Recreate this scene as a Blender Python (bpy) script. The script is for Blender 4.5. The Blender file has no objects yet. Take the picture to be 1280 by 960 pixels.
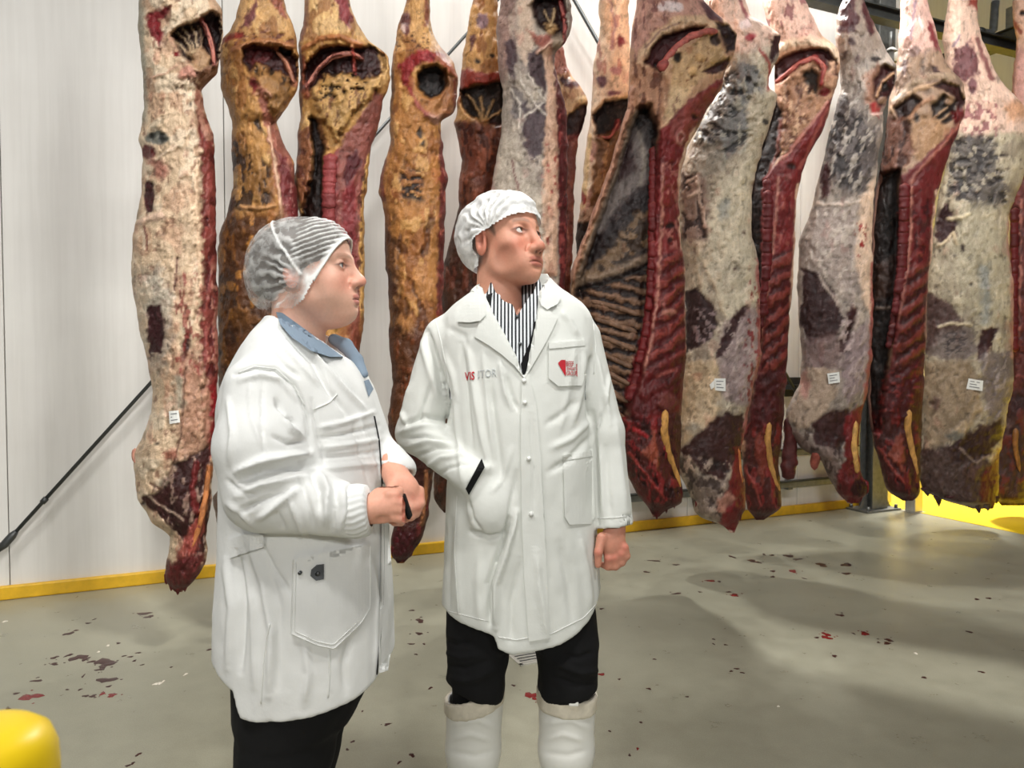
import bpy, bmesh, math, random
import numpy as np
from mathutils import Vector, Matrix
from mathutils.bvhtree import BVHTree

scene = bpy.context.scene
COL = scene.collection

# ------------------------------------------------------------------ camera, world, lights, exposure
CAM_H, PITCH, F = 1.32, math.radians(2.0), 960.0
cam_data = bpy.data.cameras.new('camera')
cam_data.sensor_width = 36.0
cam_data.lens = 36.0 * F / 1280.0
cam_data.clip_start = 0.05
cam = bpy.data.objects.new('camera', cam_data)
COL.objects.link(cam)
cam.location = (0, 0, CAM_H)
cam.rotation_euler = (math.pi / 2 - PITCH, 0, 0)
cam_data.dof.use_dof = True
cam_data.dof.focus_distance = 2.3
cam_data.dof.aperture_fstop = 27.0 / 3.8
scene.camera = cam

world = bpy.data.worlds.new('world')
scene.world = world
world.use_nodes = True
world.node_tree.nodes['Background'].inputs[0].default_value = (1.0, 0.99, 0.97, 1)
world.node_tree.nodes['Background'].inputs[1].default_value = 0.11

scene.view_settings.view_transform = 'Standard'
scene.view_settings.look = 'None'
scene.view_settings.gamma = 1.0
scene.view_settings.use_curve_mapping = False
scene.view_settings.exposure = 0.10

TH = math.radians(24.0)
UX, UY = math.cos(TH), math.sin(TH)          # along the back wall
NX, NY = math.sin(TH), -math.cos(TH)         # out of the back wall, towards the room
def wp(s, off, z):
    return Vector((UX * s + NX * off, 5.39 + UY * s + NY * off, z))

def area_light(name, loc, target, sx, sy, power, color=(1, 0.985, 0.95)):
    d = bpy.data.lights.new(name, 'AREA')
    d.shape = 'RECTANGLE'; d.size = sx; d.size_y = sy; d.energy = power; d.color = color
    o = bpy.data.objects.new(name, d); COL.objects.link(o)
    o.location = loc
    o.rotation_euler = (Vector(target) - Vector(loc)).to_track_quat('-Z', 'Y').to_euler()
    return o
# ceiling luminaires of the cold store and added fill lights (all out of view)
area_light('hall_lamp_or_fill', (1.3, 0.7, 4.5), (-1.1, 3.4, 1.2), 0.6, 0.3, 22).data.spread = math.radians(66)
area_light('hall_lamp_or_fill', (-1.5, 0.4, 4.5), (-0.8, 3.2, 1.0), 0.8, 0.3, 58)
area_light('hall_lamp_or_fill', (3.1, 2.7, 4.9), (3.0, 5.6, 2.9), 0.8, 0.3, 40).data.spread = math.radians(95)
area_light('front_fill', (2.6, -7.0, 4.3), (-0.4, 4.2, 1.6), 0.8, 0.4, 205)  # pair of fills added behind the camera to brighten coats and wall
area_light('front_fill', (-2.6, -7.0, 4.3), (-0.6, 4.2, 1.3), 0.8, 0.4, 120)
for s_, w_ in ((0.6, 58), (1.9, 52)):      # row of reflector lamps along the wall
    p_ = wp(s_, 0.3, 4.75)
    l_ = area_light('ceiling_luminaire_rear', p_, p_ + Vector((NX, NY, -0.95)), 0.14, 0.14, w_)
    l_.data.spread = math.radians(84)
for s_, w_ in ((-1.1, 14), (0.2, 12), (1.5, 9), (2.7, 9)):                                     # wall-wash fills added over the gap to brighten the wall behind the carcasses
    area_light('gap_fill', wp(s_, 0.75, 5.3), wp(s_, -0.05, 1.4), 0.6, 0.12, w_).data.spread = math.radians(80)
area_light('hall_lamp_or_fill', (-0.4, -0.6, 4.7), (-0.3, 1.6, 0.0), 0.8, 0.3, 11).data.spread = math.radians(90)  # added fill that brightens the near floor
p_ = wp(5.6, -0.4, 5.2)
area_light('ceiling_luminaire_passage', p_, p_ + Vector((0.1, 0, -1)), 0.8, 0.4, 300).data.spread = math.radians(70)

# ------------------------------------------------------------------ helpers
FWD = np.array([0, math.cos(PITCH), -math.sin(PITCH)])
UPV = np.array([0, math.sin(PITCH), math.cos(PITCH)])
def P(px, py, Y):
    """point of the place seen at (px, py) of the 1280x960 frame at depth Y (arrays allowed)"""
    px = np.asarray(px, float); py = np.asarray(py, float); Y = np.asarray(Y, float)
    px, py, Y = np.broadcast_arrays(px, py, Y)
    a = (px - 640.0) / F; b = (480.0 - py) / F
    ry = FWD[1] + b * UPV[1]; rz = FWD[2] + b * UPV[2]
    return np.stack([a / ry * Y, Y, CAM_H + rz / ry * Y], -1)
def PV(px, py, Y): return Vector(P(px, py, Y))
def proj(p):
    p = np.asarray(p, float)
    d = p - np.array([0, 0, CAM_H])
    dep = d @ FWD; up = d @ UPV
    return 640 + F * d[..., 0] / dep, 480 - F * up / dep

def srgb(r, g, b, k=1.0):
    c = np.array([r, g, b], float) / 255.0
    c = np.where(c <= 0.04045, c / 12.92, ((c + 0.055) / 1.055) ** 2.4) * k
    return np.clip(c, 0, 1)
def rgba(r, g, b, k=1.0):
    c = srgb(r, g, b, k); return (c[0], c[1], c[2], 1.0)

def tag(o, label=None, cat=None, group=None, kind=None):
    if label: o['label'] = label
    if cat: o['category'] = cat
    if group: o['group'] = group
    if kind: o['kind'] = kind
    return o
def link(name, me, mat=None, parent=None):
    o = bpy.data.objects.new(name, me); COL.objects.link(o)
    if mat is not None:
        me.materials.clear(); me.materials.append(mat)
    if parent is not None:
        o.parent = parent
        o.matrix_parent_inverse = parent.matrix_world.inverted()
    return o
def empty(name, loc, label, cat, group=None):
    o = bpy.data.objects.new(name, None); COL.objects.link(o)
    o.location = loc; o.empty_display_size = 0.1
    o.matrix_world = Matrix.Translation(loc)
    return tag(o, label, cat, group)
def smooth(me):
    me.polygons.foreach_set('use_smooth', np.ones(len(me.polygons), bool)); return me
def mesh_np(name, v, quads, smooth_it=True):
    me = bpy.data.meshes.new(name)
    v = np.asarray(v, np.float32); q = np.asarray(quads, np.int32)
    me.vertices.add(len(v)); me.vertices.foreach_set('co', v.ravel())
    k = q.shape[1]
    me.loops.add(q.size); me.loops.foreach_set('vertex_index', q.ravel())
    me.polygons.add(len(q))
    me.polygons.foreach_set('loop_start', np.arange(0, q.size, k, dtype=np.int32))
    me.update(calc_edges=True)
    if smooth_it: smooth(me)
    return me
def set_col(me, rgb, name='Col'):
    a = me.color_attributes.new(name, 'FLOAT_COLOR', 'POINT')
    c = np.ones((len(me.vertices), 4), np.float32); c[:, :3] = rgb
    a.data.foreach_set('color', c.ravel())
def add_box(bm, lo, hi, M=None):
    vs = []
    for z in (lo[2], hi[2]):
        for x, y in ((lo[0], lo[1]), (hi[0], lo[1]), (hi[0], hi[1]), (lo[0], hi[1])):
            p = Vector((x, y, z)); vs.append(bm.verts.new(M @ p if M else p))
    for f in ((3, 2, 1, 0), (4, 5, 6, 7), (0, 1, 5, 4), (1, 2, 6, 5), (2, 3, 7, 6), (3, 0, 4, 7)):
        bm.faces.new([vs[i] for i in f])
def add_tube(bm, pts, r, n=10, cap=True):
    pts = [Vector(p) for p in pts]; rs = r if isinstance(r, (list, tuple)) else [r] * len(pts)
    rings = []; ref = None
    for i, p in enumerate(pts):
        t = (pts[min(i + 1, len(pts) - 1)] - pts[max(i - 1, 0)]).normalized()
        if ref is None: ref = Vector((0, 0, 1)) if abs(t.z) < 0.9 else Vector((1, 0, 0))
        a = t.cross(ref)
        if a.length < 1e-5: a = t.cross(Vector((0, 1, 0)))
        a.normalize(); b = t.cross(a).normalized(); ref = -b if (-b).dot(ref) > 0 else b
        b2 = a.cross(t)
        rings.append([bm.verts.new(p + (a * math.cos(2 * math.pi * k / n) + b2 * math.sin(2 * math.pi * k / n)) * rs[i]) for k in range(n)])
    for i in range(len(rings) - 1):
        for k in range(n):
            bm.faces.new((rings[i][k], rings[i][(k + 1) % n], rings[i + 1][(k + 1) % n], rings[i + 1][k]))
    if cap:
        bm.faces.new(rings[0][::-1]); bm.faces.new(rings[-1])
def bm_obj(name, bm, mat, parent=None, sm=False, bevel=0.0, seg=2):
    bmesh.ops.recalc_face_normals(bm, faces=bm.faces)
    if bevel > 0:
        bmesh.ops.bevel(bm, geom=list(bm.edges), offset=bevel, segments=seg, affect='EDGES', profile=0.5, clamp_overlap=True)
    me = bpy.data.meshes.new(name); bm.to_mesh(me); bm.free()
    if sm: smooth(me)
    return link(name, me, mat, parent)
def box_obj(name, lo, hi, mat, parent=None, M=None, bevel=0.0):
    bm = bmesh.new(); add_box(bm, lo, hi, M); return bm_obj(name, bm, mat, parent, bevel=bevel)
def tube_obj(name, pts, r, mat, parent=None, n=10):
    bm = bmesh.new(); add_tube(bm, pts, r, n); return bm_obj(name, bm, mat, parent, sm=True)

# value noise ---------------------------------------------------------------
def _hash(i, j, k, seed):
    h = (i.astype(np.int64) * 374761393 + j.astype(np.int64) * 668265263 + k.astype(np.int64) * 2147483647 + seed * 1274126177) & 0xffffffff
    h = ((h ^ (h >> 13)) * 1274126177) & 0xffffffff
    h = ((h ^ (h >> 16)) * 2246822519) & 0xffffffff
    return ((h ^ (h >> 15)) & 0xffff) / 65535.0
def vnoise(x, y, z=0.0, seed=0):
    x, y, z = np.broadcast_arrays(np.asarray(x, float), np.asarray(y, float), np.asarray(z, float))
    i, j, k = np.floor(x), np.floor(y), np.floor(z)
    fx, fy, fz = x - i, y - j, z - k
    fx = fx * fx * (3 - 2 * fx); fy = fy * fy * (3 - 2 * fy); fz = fz * fz * (3 - 2 * fz)
    r = 0
    for a in (0, 1):
        for b in (0, 1):
            for c in (0, 1):
                if c == 1 and not fz.any(): continue
                w = (fx if a else 1 - fx) * (fy if b else 1 - fy) * (fz if c else 1 - fz)
                r = r + w * _hash(i + a, j + b, k + c, seed)
    return r * 2 - 1
def fbm(x, y, z=0.0, seed=0, octs=3):
    r = 0; a = 1.0; t = 0
    for o in range(octs):
        r = r + a * vnoise(x * 2 ** o, y * 2 ** o, np.asarray(z) * 2 ** o, seed + o * 17); t += a; a *= 0.5
    return r / t
def sstep(a, b, x):
    t = np.clip((x - a) / (b - a), 0, 1); return t * t * (3 - 2 * t)

# materials -------------------------------------------------------------------
class NT:
    def __init__(self, name):
        self.m = bpy.data.materials.new(name); self.m.use_nodes = True
        self.t = self.m.node_tree; self.b = self.t.nodes['Principled BSDF']; self.out = self.t.nodes['Material Output']
    def n(self, typ, **kw):
        nd = self.t.nodes.new(typ)
        for k, v in kw.items():
            if hasattr(nd, k): setattr(nd, k, v)
            else: nd.inputs[k.replace('_', ' ')].default_value = v
        return nd
    def l(self, a, b): self.t.links.new(a, b)
    def noise(self, scale, detail=4, rough=0.55, vec=None, dist=0.0):
        nd = self.n('ShaderNodeTexNoise'); nd.inputs['Scale'].default_value = scale
        nd.inputs['Detail'].default_value = detail; nd.inputs['Roughness'].default_value = rough; nd.inputs['Distortion'].default_value = dist
        if vec is not None: self.l(vec, nd.inputs['Vector'])
        return nd.outputs['Fac']
    def coords(self, scale=(1, 1, 1), kind='Object', rot=(0, 0, 0)):
        tc = self.n('ShaderNodeTexCoord'); mp = self.n('ShaderNodeMapping'); self.l(tc.outputs[kind], mp.inputs['Vector'])
        mp.inputs['Scale'].default_value = scale; mp.inputs['Rotation'].default_value = rot
        return mp.outputs['Vector']
    def ramp(self, fac, stops):
        r = self.n('ShaderNodeValToRGB'); e = r.color_ramp.elements
        while len(e) < len(stops): e.new(0.5)
        for el, (p, c) in zip(e, stops):
            el.position = p; el.color = c if len(c) == 4 else (*c, 1)
        self.l(fac, r.inputs['Fac']); return r.outputs['Color']
    def mix(self, fac, a, b, blend='MIX'):
        nd = self.n('ShaderNodeMix', data_type='RGBA', blend_type=blend)
        for src, sock in ((fac, nd.inputs[0]), (a, nd.inputs[6]), (b, nd.inputs[7])):
            if hasattr(src, 'is_linked'): self.l(src, sock)
            else: sock.default_value = src
        return nd.outputs[2]
    def math(self, op, a, b=0.0, clamp=False):
        nd = self.n('ShaderNodeMath', operation=op, use_clamp=clamp)
        for src, sock in ((a, nd.inputs[0]), (b, nd.inputs[1])):
            if hasattr(src, 'is_linked'): self.l(src, sock)
            else: sock.default_value = src
        return nd.outputs[0]
    def bump(self, h, strength=0.3, dist=0.005):
        b = self.n('ShaderNodeBump'); b.inputs['Strength'].default_value = strength; b.inputs['Distance'].default_value = dist
        self.l(h, b.inputs['Height']); self.l(b.outputs['Normal'], self.b.inputs['Normal'])
    def set(self, **kw):
        for k, v in kw.items(): self.b.inputs[k.replace('_', ' ')].default_value = v
        return self
def plain(name, col, rough=0.5, metal=0.0, var=0.12, scale=30.0, bump=0.0, spec=0.5, coords=(1, 1, 1)):
    t = NT(name); v = t.coords(coords)
    f = t.noise(scale, 4, 0.6, v)
    c = np.array(col[:3])
    t.l(t.ramp(f, [(0.25, tuple(np.clip(c * (1 - var), 0, 1))), (0.75, tuple(np.clip(c * (1 + var), 0, 1)))]), t.b.inputs['Base Color'])
    t.set(Roughness=rough, Metallic=metal); t.b.inputs['Specular IOR Level'].default_value = spec
    if bump: t.bump(f, bump, 0.004)
    return t.m
# ------------------------------------------------------------------ the setting
# floor: grey-green epoxy
t = NT('epoxy_floor'); v = t.coords()
f1 = t.noise(0.7, 5, 0.6, v); f2 = t.noise(9.0, 5, 0.65, v); f3 = t.noise(240.0, 2, 0.5, v)
c = t.ramp(f1, [(0.3, rgba(146, 144, 124)), (0.7, rgba(162, 159, 138))])
c = t.mix(0.22, c, t.ramp(f2, [(0.35, rgba(110, 108, 90)), (0.65, rgba(164, 161, 142))]))
c = t.mix(0.10, c, t.ramp(f3, [(0.3, rgba(100, 98, 86)), (0.7, rgba(210, 208, 196))]))
t.l(c, t.b.inputs['Base Color'])
t.l(t.ramp(f2, [(0.3, (0.26,) * 3), (0.7, (0.42,) * 3)]), t.b.inputs['Roughness'])
t.bump(f3, 0.12, 0.002)
FLOOR_M = t.m

# ribbed white sandwich panel: fine vertical ribs
t = NT('white_ribbed_panel'); v = t.coords()
w = t.n('ShaderNodeTexWave', wave_type='BANDS', bands_direction='X', wave_profile='SIN'); t.l(v, w.inputs['Vector'])
w.inputs['Scale'].default_value = 8.0; w.inputs['Distortion'].default_value = 0.0
f1 = t.noise(1.4, 4, 0.6, v); f2 = t.noise(3.0, 3, 0.6, t.coords((9, 9, 0.4)))
c = t.ramp(f1, [(0.3, rgba(222, 219, 214)), (0.7, rgba(232, 230, 225))])
c = t.mix(0.12, c, t.ramp(f2, [(0.4, rgba(196, 192, 186)), (0.6, rgba(236, 234, 230))]))
t.l(c, t.b.inputs['Base Color']); t.set(Roughness=0.42); t.bump(w.outputs['Fac'], 0.12, 0.002)
PANEL_M = t.m
SEAM_M = plain('dark_joint', srgb(150, 147, 142), 0.7)
KERB_M = plain('white_kerb', srgb(214, 212, 206), 0.5, scale=8)
YEL_M = plain('yellow_paint', srgb(226, 178, 36), 0.42, scale=14, var=0.16, bump=0.1)
YELF_M = plain('yellow_floor_paint', srgb(255, 214, 18), 0.4, scale=5, var=0.05)
STEEL_M = plain('galvanised_steel', srgb(128, 130, 128), 0.48, 0.75, scale=24, var=0.25)
DARK_M = plain('dark_steel', srgb(62, 64, 62), 0.5, 0.5, scale=20, var=0.25)
INOX_M = plain('stainless_steel', srgb(214, 212, 204), 0.3, 0.5, scale=40, var=0.1, coords=(1, 1, 0.05))
ROD_M = plain('rod_steel', srgb(78, 80, 80), 0.45, 0.6, scale=60, var=0.2)

WALL_Z = 6.6
floor = box_obj('floor', (-9, -4, -0.2), (14, 16, 0.0), FLOOR_M); tag(floor, kind='structure', label='grey-green epoxy floor spotted with blood')

wall = box_obj('wall_back', (-6.4, -0.12, 0.0), (3.66, -0.022, WALL_Z), SEAM_M, M=Matrix.Translation((0, 5.39, 0)) @ Matrix.Rotation(TH, 4, 'Z') @ Matrix.Scale(-1, 4, (0, 1, 0)))
# (local y points out of the wall after the mirror)
tag(wall, kind='structure', label='white ribbed cold-store panel wall')
WM = Matrix.Translation((0, 5.39, 0)) @ Matrix.Rotation(TH, 4, 'Z')   # local x along wall, -y into the room
seams = [-3.01 + 1.13 * k for k in range(-3, 7)]
edges = [-6.4] + seams + [3.66]
for a, b in zip(edges[:-1], edges[1:]):
    if b - a < 0.05: continue
    box_obj('wall_panel', (a + 0.0022, -0.0, 0.0), (b - 0.0022, 0.024, WALL_Z), PANEL_M, wall, WM, bevel=0.003)

def wall_box(name, s0, s1, o0, o1, z0, z1, mat, parent=None, bevel=0.0):
    return box_obj(name, (s0, -o1, z0), (s1, -o0, z1), mat, parent, WM, bevel)
b = wall_box('baseboard_back', -6.4, 3.62, 0.0, 0.035, 0.0, 0.075, YEL_M, bevel=0.008)
tag(b, kind='structure', label='yellow painted strip along the foot of the white wall')
# far wall and yellow floor beyond the end of the wall
fw = wall_box('wall_far', 3.66, 12.0, -2.6, -2.5, 0.0, WALL_Z, SEAM_M); tag(fw, kind='structure', label='white panel wall beyond the yellow floor')
for k in range(7):
    wall_box('wall_panel', 3.664 + 1.13 * k, 3.656 + 1.13 * (k + 1), -2.5, -2.476, 0.0, WALL_Z, PANEL_M, fw, 0.003)
rw = wall_box('wall_return', 3.58, 3.66, -2.5, -0.12, 0.0, WALL_Z, KERB_M); tag(rw, kind='structure', label='end of the white wall turning back')
yf = wall_box('floor_yellow', 3.60, 9.0, -2.47, 5.5, 0.0, 0.004, YELF_M); tag(yf, kind='structure', label='bright yellow painted floor zone')

# bumper rails on the wall behind the carcasses
for z0, nm, lb in ((0.235, 'bumper_rail', 'lower grey steel bumper rail on the white wall'), (0.50, 'bumper_rail', 'upper grey steel bumper rail on the white wall')):
    r = empty(nm, wp(2.3, 0, z0), lb, 'rail', 'bumper rails on the wall')
    wall_box('rail_bar', 0.2, 3.25, 0.045, 0.075, z0, z0 + 0.05, STEEL_M, r, 0.004)
    wall_box('rail_lip', 0.2, 3.25, 0.045, 0.095, z0 + 0.05, z0 + 0.062, DARK_M, r)
    for s in (0.5, 1.2, 1.9, 2.5, 3.1):
        wall_box('rail_bracket', s, s + 0.05, 0.0, 0.045, z0 - 0.02, z0 + 0.06, STEEL_M, r)

# galvanised column with base plate
s0 = 3.36; cx = 0.14
colm = empty('steel_column', wp(s0, cx, 0), 'galvanised steel column with bolted base plate against the white wall', 'column')
wall_box('base_plate', s0 - 0.2, s0 + 0.2, 0.04, 0.27, 0.0, 0.018, STEEL_M, colm, 0.003)
wall_box('flange', s0 - 0.09, s0 + 0.09, 0.21, 0.222, 0.018, 4.6, STEEL_M, colm)
wall_box('flange', s0 - 0.09, s0 + 0.09, 0.08, 0.092, 0.018, 4.6, STEEL_M, colm)
wall_box('web', s0 - 0.005, s0 + 0.005, 0.092, 0.21, 0.018, 4.6, STEEL_M, colm)
for sx in (-1, 1):
    bm = bmesh.new()
    pts = [(sx * 0.095, 0.018), (sx * 0.19, 0.018), (sx * 0.16, 0.06), (sx * 0.11, 0.17), (sx * 0.095, 0.25)]
    for o in (0.16, 0.172):
        vs = [bm.verts.new(wp(s0 + a, o, z)) for a, z in pts]; bm.faces.new(vs)
    bm.verts.ensure_lookup_table()
    for i in range(5): bm.faces.new([bm.verts[i], bm.verts[(i + 1) % 5], bm.verts[5 + (i + 1) % 5], bm.verts[5 + i]])
    bm_obj('gusset', bm, STEEL_M, colm)
    for o in (0.065, 0.245):
        tube_obj('anchor_bolt', [wp(s0 + sx * 0.165, o, 0.018), wp(s0 + sx * 0.165, o, 0.05)], 0.014, STEEL_M, colm, 6)

# stainless corner post
sp = 3.60
post = empty('corner_post', wp(sp, 0.36, 0), 'short stainless post at the corner of the yellow floor', 'post')
wall_box('post_tube', sp - 0.05, sp + 0.05, 0.31, 0.41, 0.006, 1.05, INOX_M, post, 0.006)
wall_box('foot_plate', sp - 0.07, sp + 0.06, 0.29, 0.43, 0.0, 0.006, INOX_M, post)

# overhead steelwork (upper right): two I-beams along the wall, cross members, pipe and cable
def ibeam(name, s_a, s_b, off, z, h, w, mat, label):
    e = empty(name, wp((s_a + s_b) / 2, off, z), label, 'beam', 'overhead steel beams')
    wall_box('flange', s_a, s_b, off - w / 2, off + w / 2, z, z + 0.012, mat, e)
    wall_box('flange', s_a, s_b, off - w / 2, off + w / 2, z + h - 0.012, z + h, mat, e)
    wall_box('web', s_a, s_b, off - 0.006, off + 0.006, z + 0.012, z + h - 0.012, mat, e)
    return e
ibeam('steel_beam', 1.2, 7.2, 0.55, 3.93, 0.10, 0.10, DARK_M, 'dark steel beam running over the rightmost carcass legs')
def cross(s, z, o0, o1, h, mat, label, nm='cross_beam'):
    e = empty(nm, wp(s, o0, z), label, 'beam', 'overhead cross beams')
    wall_box('beam_web', s - 0.004, s + 0.004, o0, o1, z, z + h, mat, e)
    wall_box('beam_flange', s - 0.04, s + 0.04, o0, o1, z - 0.008, z, mat, e)
    wall_box('beam_flange', s - 0.04, s + 0.04, o0, o1, z + h, z + h + 0.008, mat, e)
    return e
cross(3.15, 3.70, 0.03, 0.46, 0.08, STEEL_M, 'grey cross beam above the grey carcass with folded flank')
cross(4.75, 4.12, -2.4, 0.46, 0.14, DARK_M, 'dark cross beam right of the second leg from the right')
jb = empty('junction_box', wp(5.0, 0.3, 4.2), 'grey junction box on the steelwork in the upper right corner', 'box')
wall_box('box_body', 4.86, 5.1, 0.22, 0.42, 4.30, 4.52, STEEL_M, jb, 0.01)
wall_box('box_lid', 4.87, 5.09, 0.42, 0.43, 4.31, 4.51, KERB_M, jb)
pipe = empty('overhead_pipe', wp(4.9, 0.4, 4.1), 'galvanised pipe bent down beside the upper right beam', 'pipe')
tube_obj('pipe_run', [wp(4.45, 0.15, 4.28), wp(4.75, 0.15, 4.3), wp(4.8, 0.15, 4.34), wp(4.82, 0.15, 4.6)], 0.035, STEEL_M, pipe, 12)
tube_obj('pipe_clamp', [wp(4.6, 0.15, 4.287), wp(4.64, 0.15, 4.289)], 0.045, DARK_M, pipe, 12)
tag(tube_obj('hanging_cable', [wp(5.05 + 0.04 * math.sin(k * 0.9), 0.6 + 0.02 * math.cos(k), 4.6 - 0.17 * k) for k in range(10)], 0.006, STEEL_M), 'thin grey cable hanging down beside the rightmost leg', 'cable')
lamp = empty('bulkhead_lamp', PV(1113, 68, 6.4), 'small white bulkhead lamp under the cross beam', 'lamp')
bm = bmesh.new(); bmesh.ops.create_uvsphere(bm, u_segments=16, v_segments=10, radius=0.055, matrix=Matrix.Translation(PV(1114, 70, 6.4)) @ Matrix.Scale(1.3, 4, (0, 0, 1)))
bm_obj('lamp_globe', bm, KERB_M, lamp, True)
tube_obj('lamp_stem', [PV(1114, 63, 6.4), PV(1114, 40, 6.4)], 0.016, STEEL_M, lamp)

# tie rods of the wall bracing
def tie(pa, pb, r, label, ends):
    e = empty('tie_rod', pa, label, 'rod')
    a, b = Vector(pa), Vector(pb)
    tube_obj('rod', [a, b], r, ROD_M, e)
    d = (b - a).normalized()
    if ends:
        tube_obj('turnbuckle', [a + d * 0.02, a + d * 0.05, a + d * 0.11, a + d * 0.14], [r * 1.2, r * 2.1, r * 2.1, r * 1.2], ROD_M, e)
        tube_obj('lock_nut', [a + d * 0.33, a + d * 0.36], r * 1.7, ROD_M, e, 6)
    return e
def on_wall(px, py, off):     # point at wall offset seen at a pixel
    k = (px - 640) / F
    A = 5.39 - off / math.cos(TH)
    Y = A / (1 - math.tan(TH) * k)
    return PV(px, py, Y)
tie(on_wall(-4, 691, 0.12), on_wall(640, -20, 0.12), 0.0105, 'long dark diagonal tie rod across the white wall at left', True)
br = tie(on_wall(702, -28, 0.12), on_wall(996, 492, 0.12), 0.014, 'dark diagonal tie rod behind the middle carcasses', False)
q = on_wall(992, 484, 0.06); ss = (q.x - NX * 0.06) / UX
wall_box('end_bracket', ss - 0.05, ss + 0.2, 0.004, 0.14, q.z - 0.02, q.z + 0.02, DARK_M, br)
wall_box('end_bracket', ss - 0.05, ss + 0.2, 0.004, 0.014, q.z - 0.08, q.z + 0.08, DARK_M, br)

# floor drain between the boots
dr = empty('floor_drain', PV(657, 814, 1.0), 'small stainless floor drain between the white boots', 'drain')
def floor_pt(px, py):
    a = (px - 640) / F; b = (480 - py) / F
    ry = FWD[1] + b * UPV[1]; rz = FWD[2] + b * UPV[2]
    k = -CAM_H / rz
    return Vector((a * k, ry * k, 0))
c0 = floor_pt(664, 818)
dr.location = c0; dr.matrix_world = Matrix.Translation(c0)
MR = Matrix.Translation(c0) @ Matrix.Rotation(TH, 4, 'Z')
for i in range(4):
    R4 = MR @ Matrix.Rotation(math.pi / 2 * i, 4, 'Z')
    box_obj('drain_frame', (-0.1, 0.085, 0.0), (0.1, 0.1, 0.006), INOX_M, dr, R4)
for k in range(6):
    box_obj('drain_bar', (-0.085, -0.078 + k * 0.028, 0.0), (0.085, -0.066 + k * 0.028, 0.005), INOX_M, dr, MR)
box_obj('drain_well', (-0.085, -0.085, 0.0), (0.085, 0.085, 0.002), DARK_M, dr, MR)

# yellow bollard top close to the lens, lower left
bo = empty('bollard', (0, 0, 0), 'yellow rounded plastic bollard in the near left corner', 'bollard')
bc = PV(-22, 990, 0.62)
bx, by, bz = bc
bm = bmesh.new()
prof = [(0.062, 0.0), (0.062, 0.02), (0.056, 0.03), (0.056, bz + 0.012), (0.055, bz + 0.03), (0.050, bz + 0.043), (0.04, bz + 0.0505), (0.026, bz + 0.054), (0.010, bz + 0.055)]
rings = [[bm.verts.new((bx + r * math.cos(a * math.pi / 16), by + r * math.sin(a * math.pi / 16), z)) for a in range(32)] for r, z in prof]
for i in range(len(rings) - 1):
    for k in range(32): bm.faces.new((rings[i][k], rings[i][(k + 1) % 32], rings[i + 1][(k + 1) % 32], rings[i + 1][k]))
bm.faces.new(rings[0][::-1]); bm.faces.new(rings[-1])
bo.location = (bx, by, 0); bo.matrix_world = Matrix.Translation((bx, by, 0))
bm_obj('bollard_body', bm, YELF_M, bo, True)
tube_obj('bollard_band', [(bx, by, bz - 0.12), (bx, by, bz - 0.08)], 0.0575, KERB_M, bo, 32)
# ------------------------------------------------------------------ beef sides
t = NT('beef'); at = t.n('ShaderNodeVertexColor', layer_name='Col')
v = t.coords((1, 1, 0.35)); v2 = t.coords()
f1 = t.noise(26.0, 5, 0.65, v, 0.6); f2 = t.noise(120.0, 4, 0.6, v2, 0.3); f3 = t.noise(9.0, 4, 0.6, v, 0.8)
c = t.mix(0.40, at.outputs['Color'], t.ramp(f1, [(0.30, (0.40, 0.33, 0.31)), (0.5, (0.97, 0.97, 0.97)), (0.72, (1.3, 1.24, 1.18))]), 'MULTIPLY')
c = t.mix(0.32, c, t.ramp(f2, [(0.32, (0.55, 0.45, 0.43)), (0.55, (1.05, 1.05, 1.05)), (0.8, (1.35, 1.3, 1.25))]), 'MULTIPLY')
t.l(c, t.b.inputs['Base Color'])
t.l(t.ramp(f3, [(0.3, (0.36,) * 3), (0.7, (0.58,) * 3)]), t.b.inputs['Roughness'])
h = t.math('ADD', t.math('MULTIPLY', f1, 0.7), t.math('MULTIPLY', f2, 0.35))
t.bump(h, 0.7, 0.014); t.b.inputs['Specular IOR Level'].default_value = 0.36
BEEF_M = t.m
PAPER_M = plain('white_tag_paper', srgb(232, 232, 228), 0.6, var=0.03)
PRINT_M = plain('tag_print', srgb(120, 120, 122), 0.6)

def seg_dist(px, py, pts, closed=False):
    d = np.full(px.shape, 1e9); tt = np.zeros(px.shape); n = len(pts)
    tot = 0.0
    for i in range(n if closed else n - 1):
        ax, ay = pts[i]; bx, by = pts[(i + 1) % n]
        vx, vy = bx - ax, by - ay; L2 = vx * vx + vy * vy + 1e-9
        u = np.clip(((px - ax) * vx + (py - ay) * vy) / L2, 0, 1)
        dd = np.hypot(px - ax - u * vx, py - ay - u * vy)
        m = dd < d; d = np.where(m, dd, d); tt = np.where(m, tot + u * math.sqrt(L2), tt); tot += math.sqrt(L2)
    return d, tt / max(tot, 1e-6)
def inside(px, py, pts):
    r = np.zeros(px.shape, bool); n = len(pts)
    for i in range(n):
        ax, ay = pts[i]; bx, by = pts[(i + 1) % n]
        if ay == by: continue
        r ^= ((ay > py) != (by > py)) & (px < (bx - ax) * (py - ay) / (by - ay) + ax)
    return r
def poly_sd(px, py, pts):
    d, _ = seg_dist(px, py, pts, True); return np.where(inside(px, py, pts), -d, d)

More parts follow.
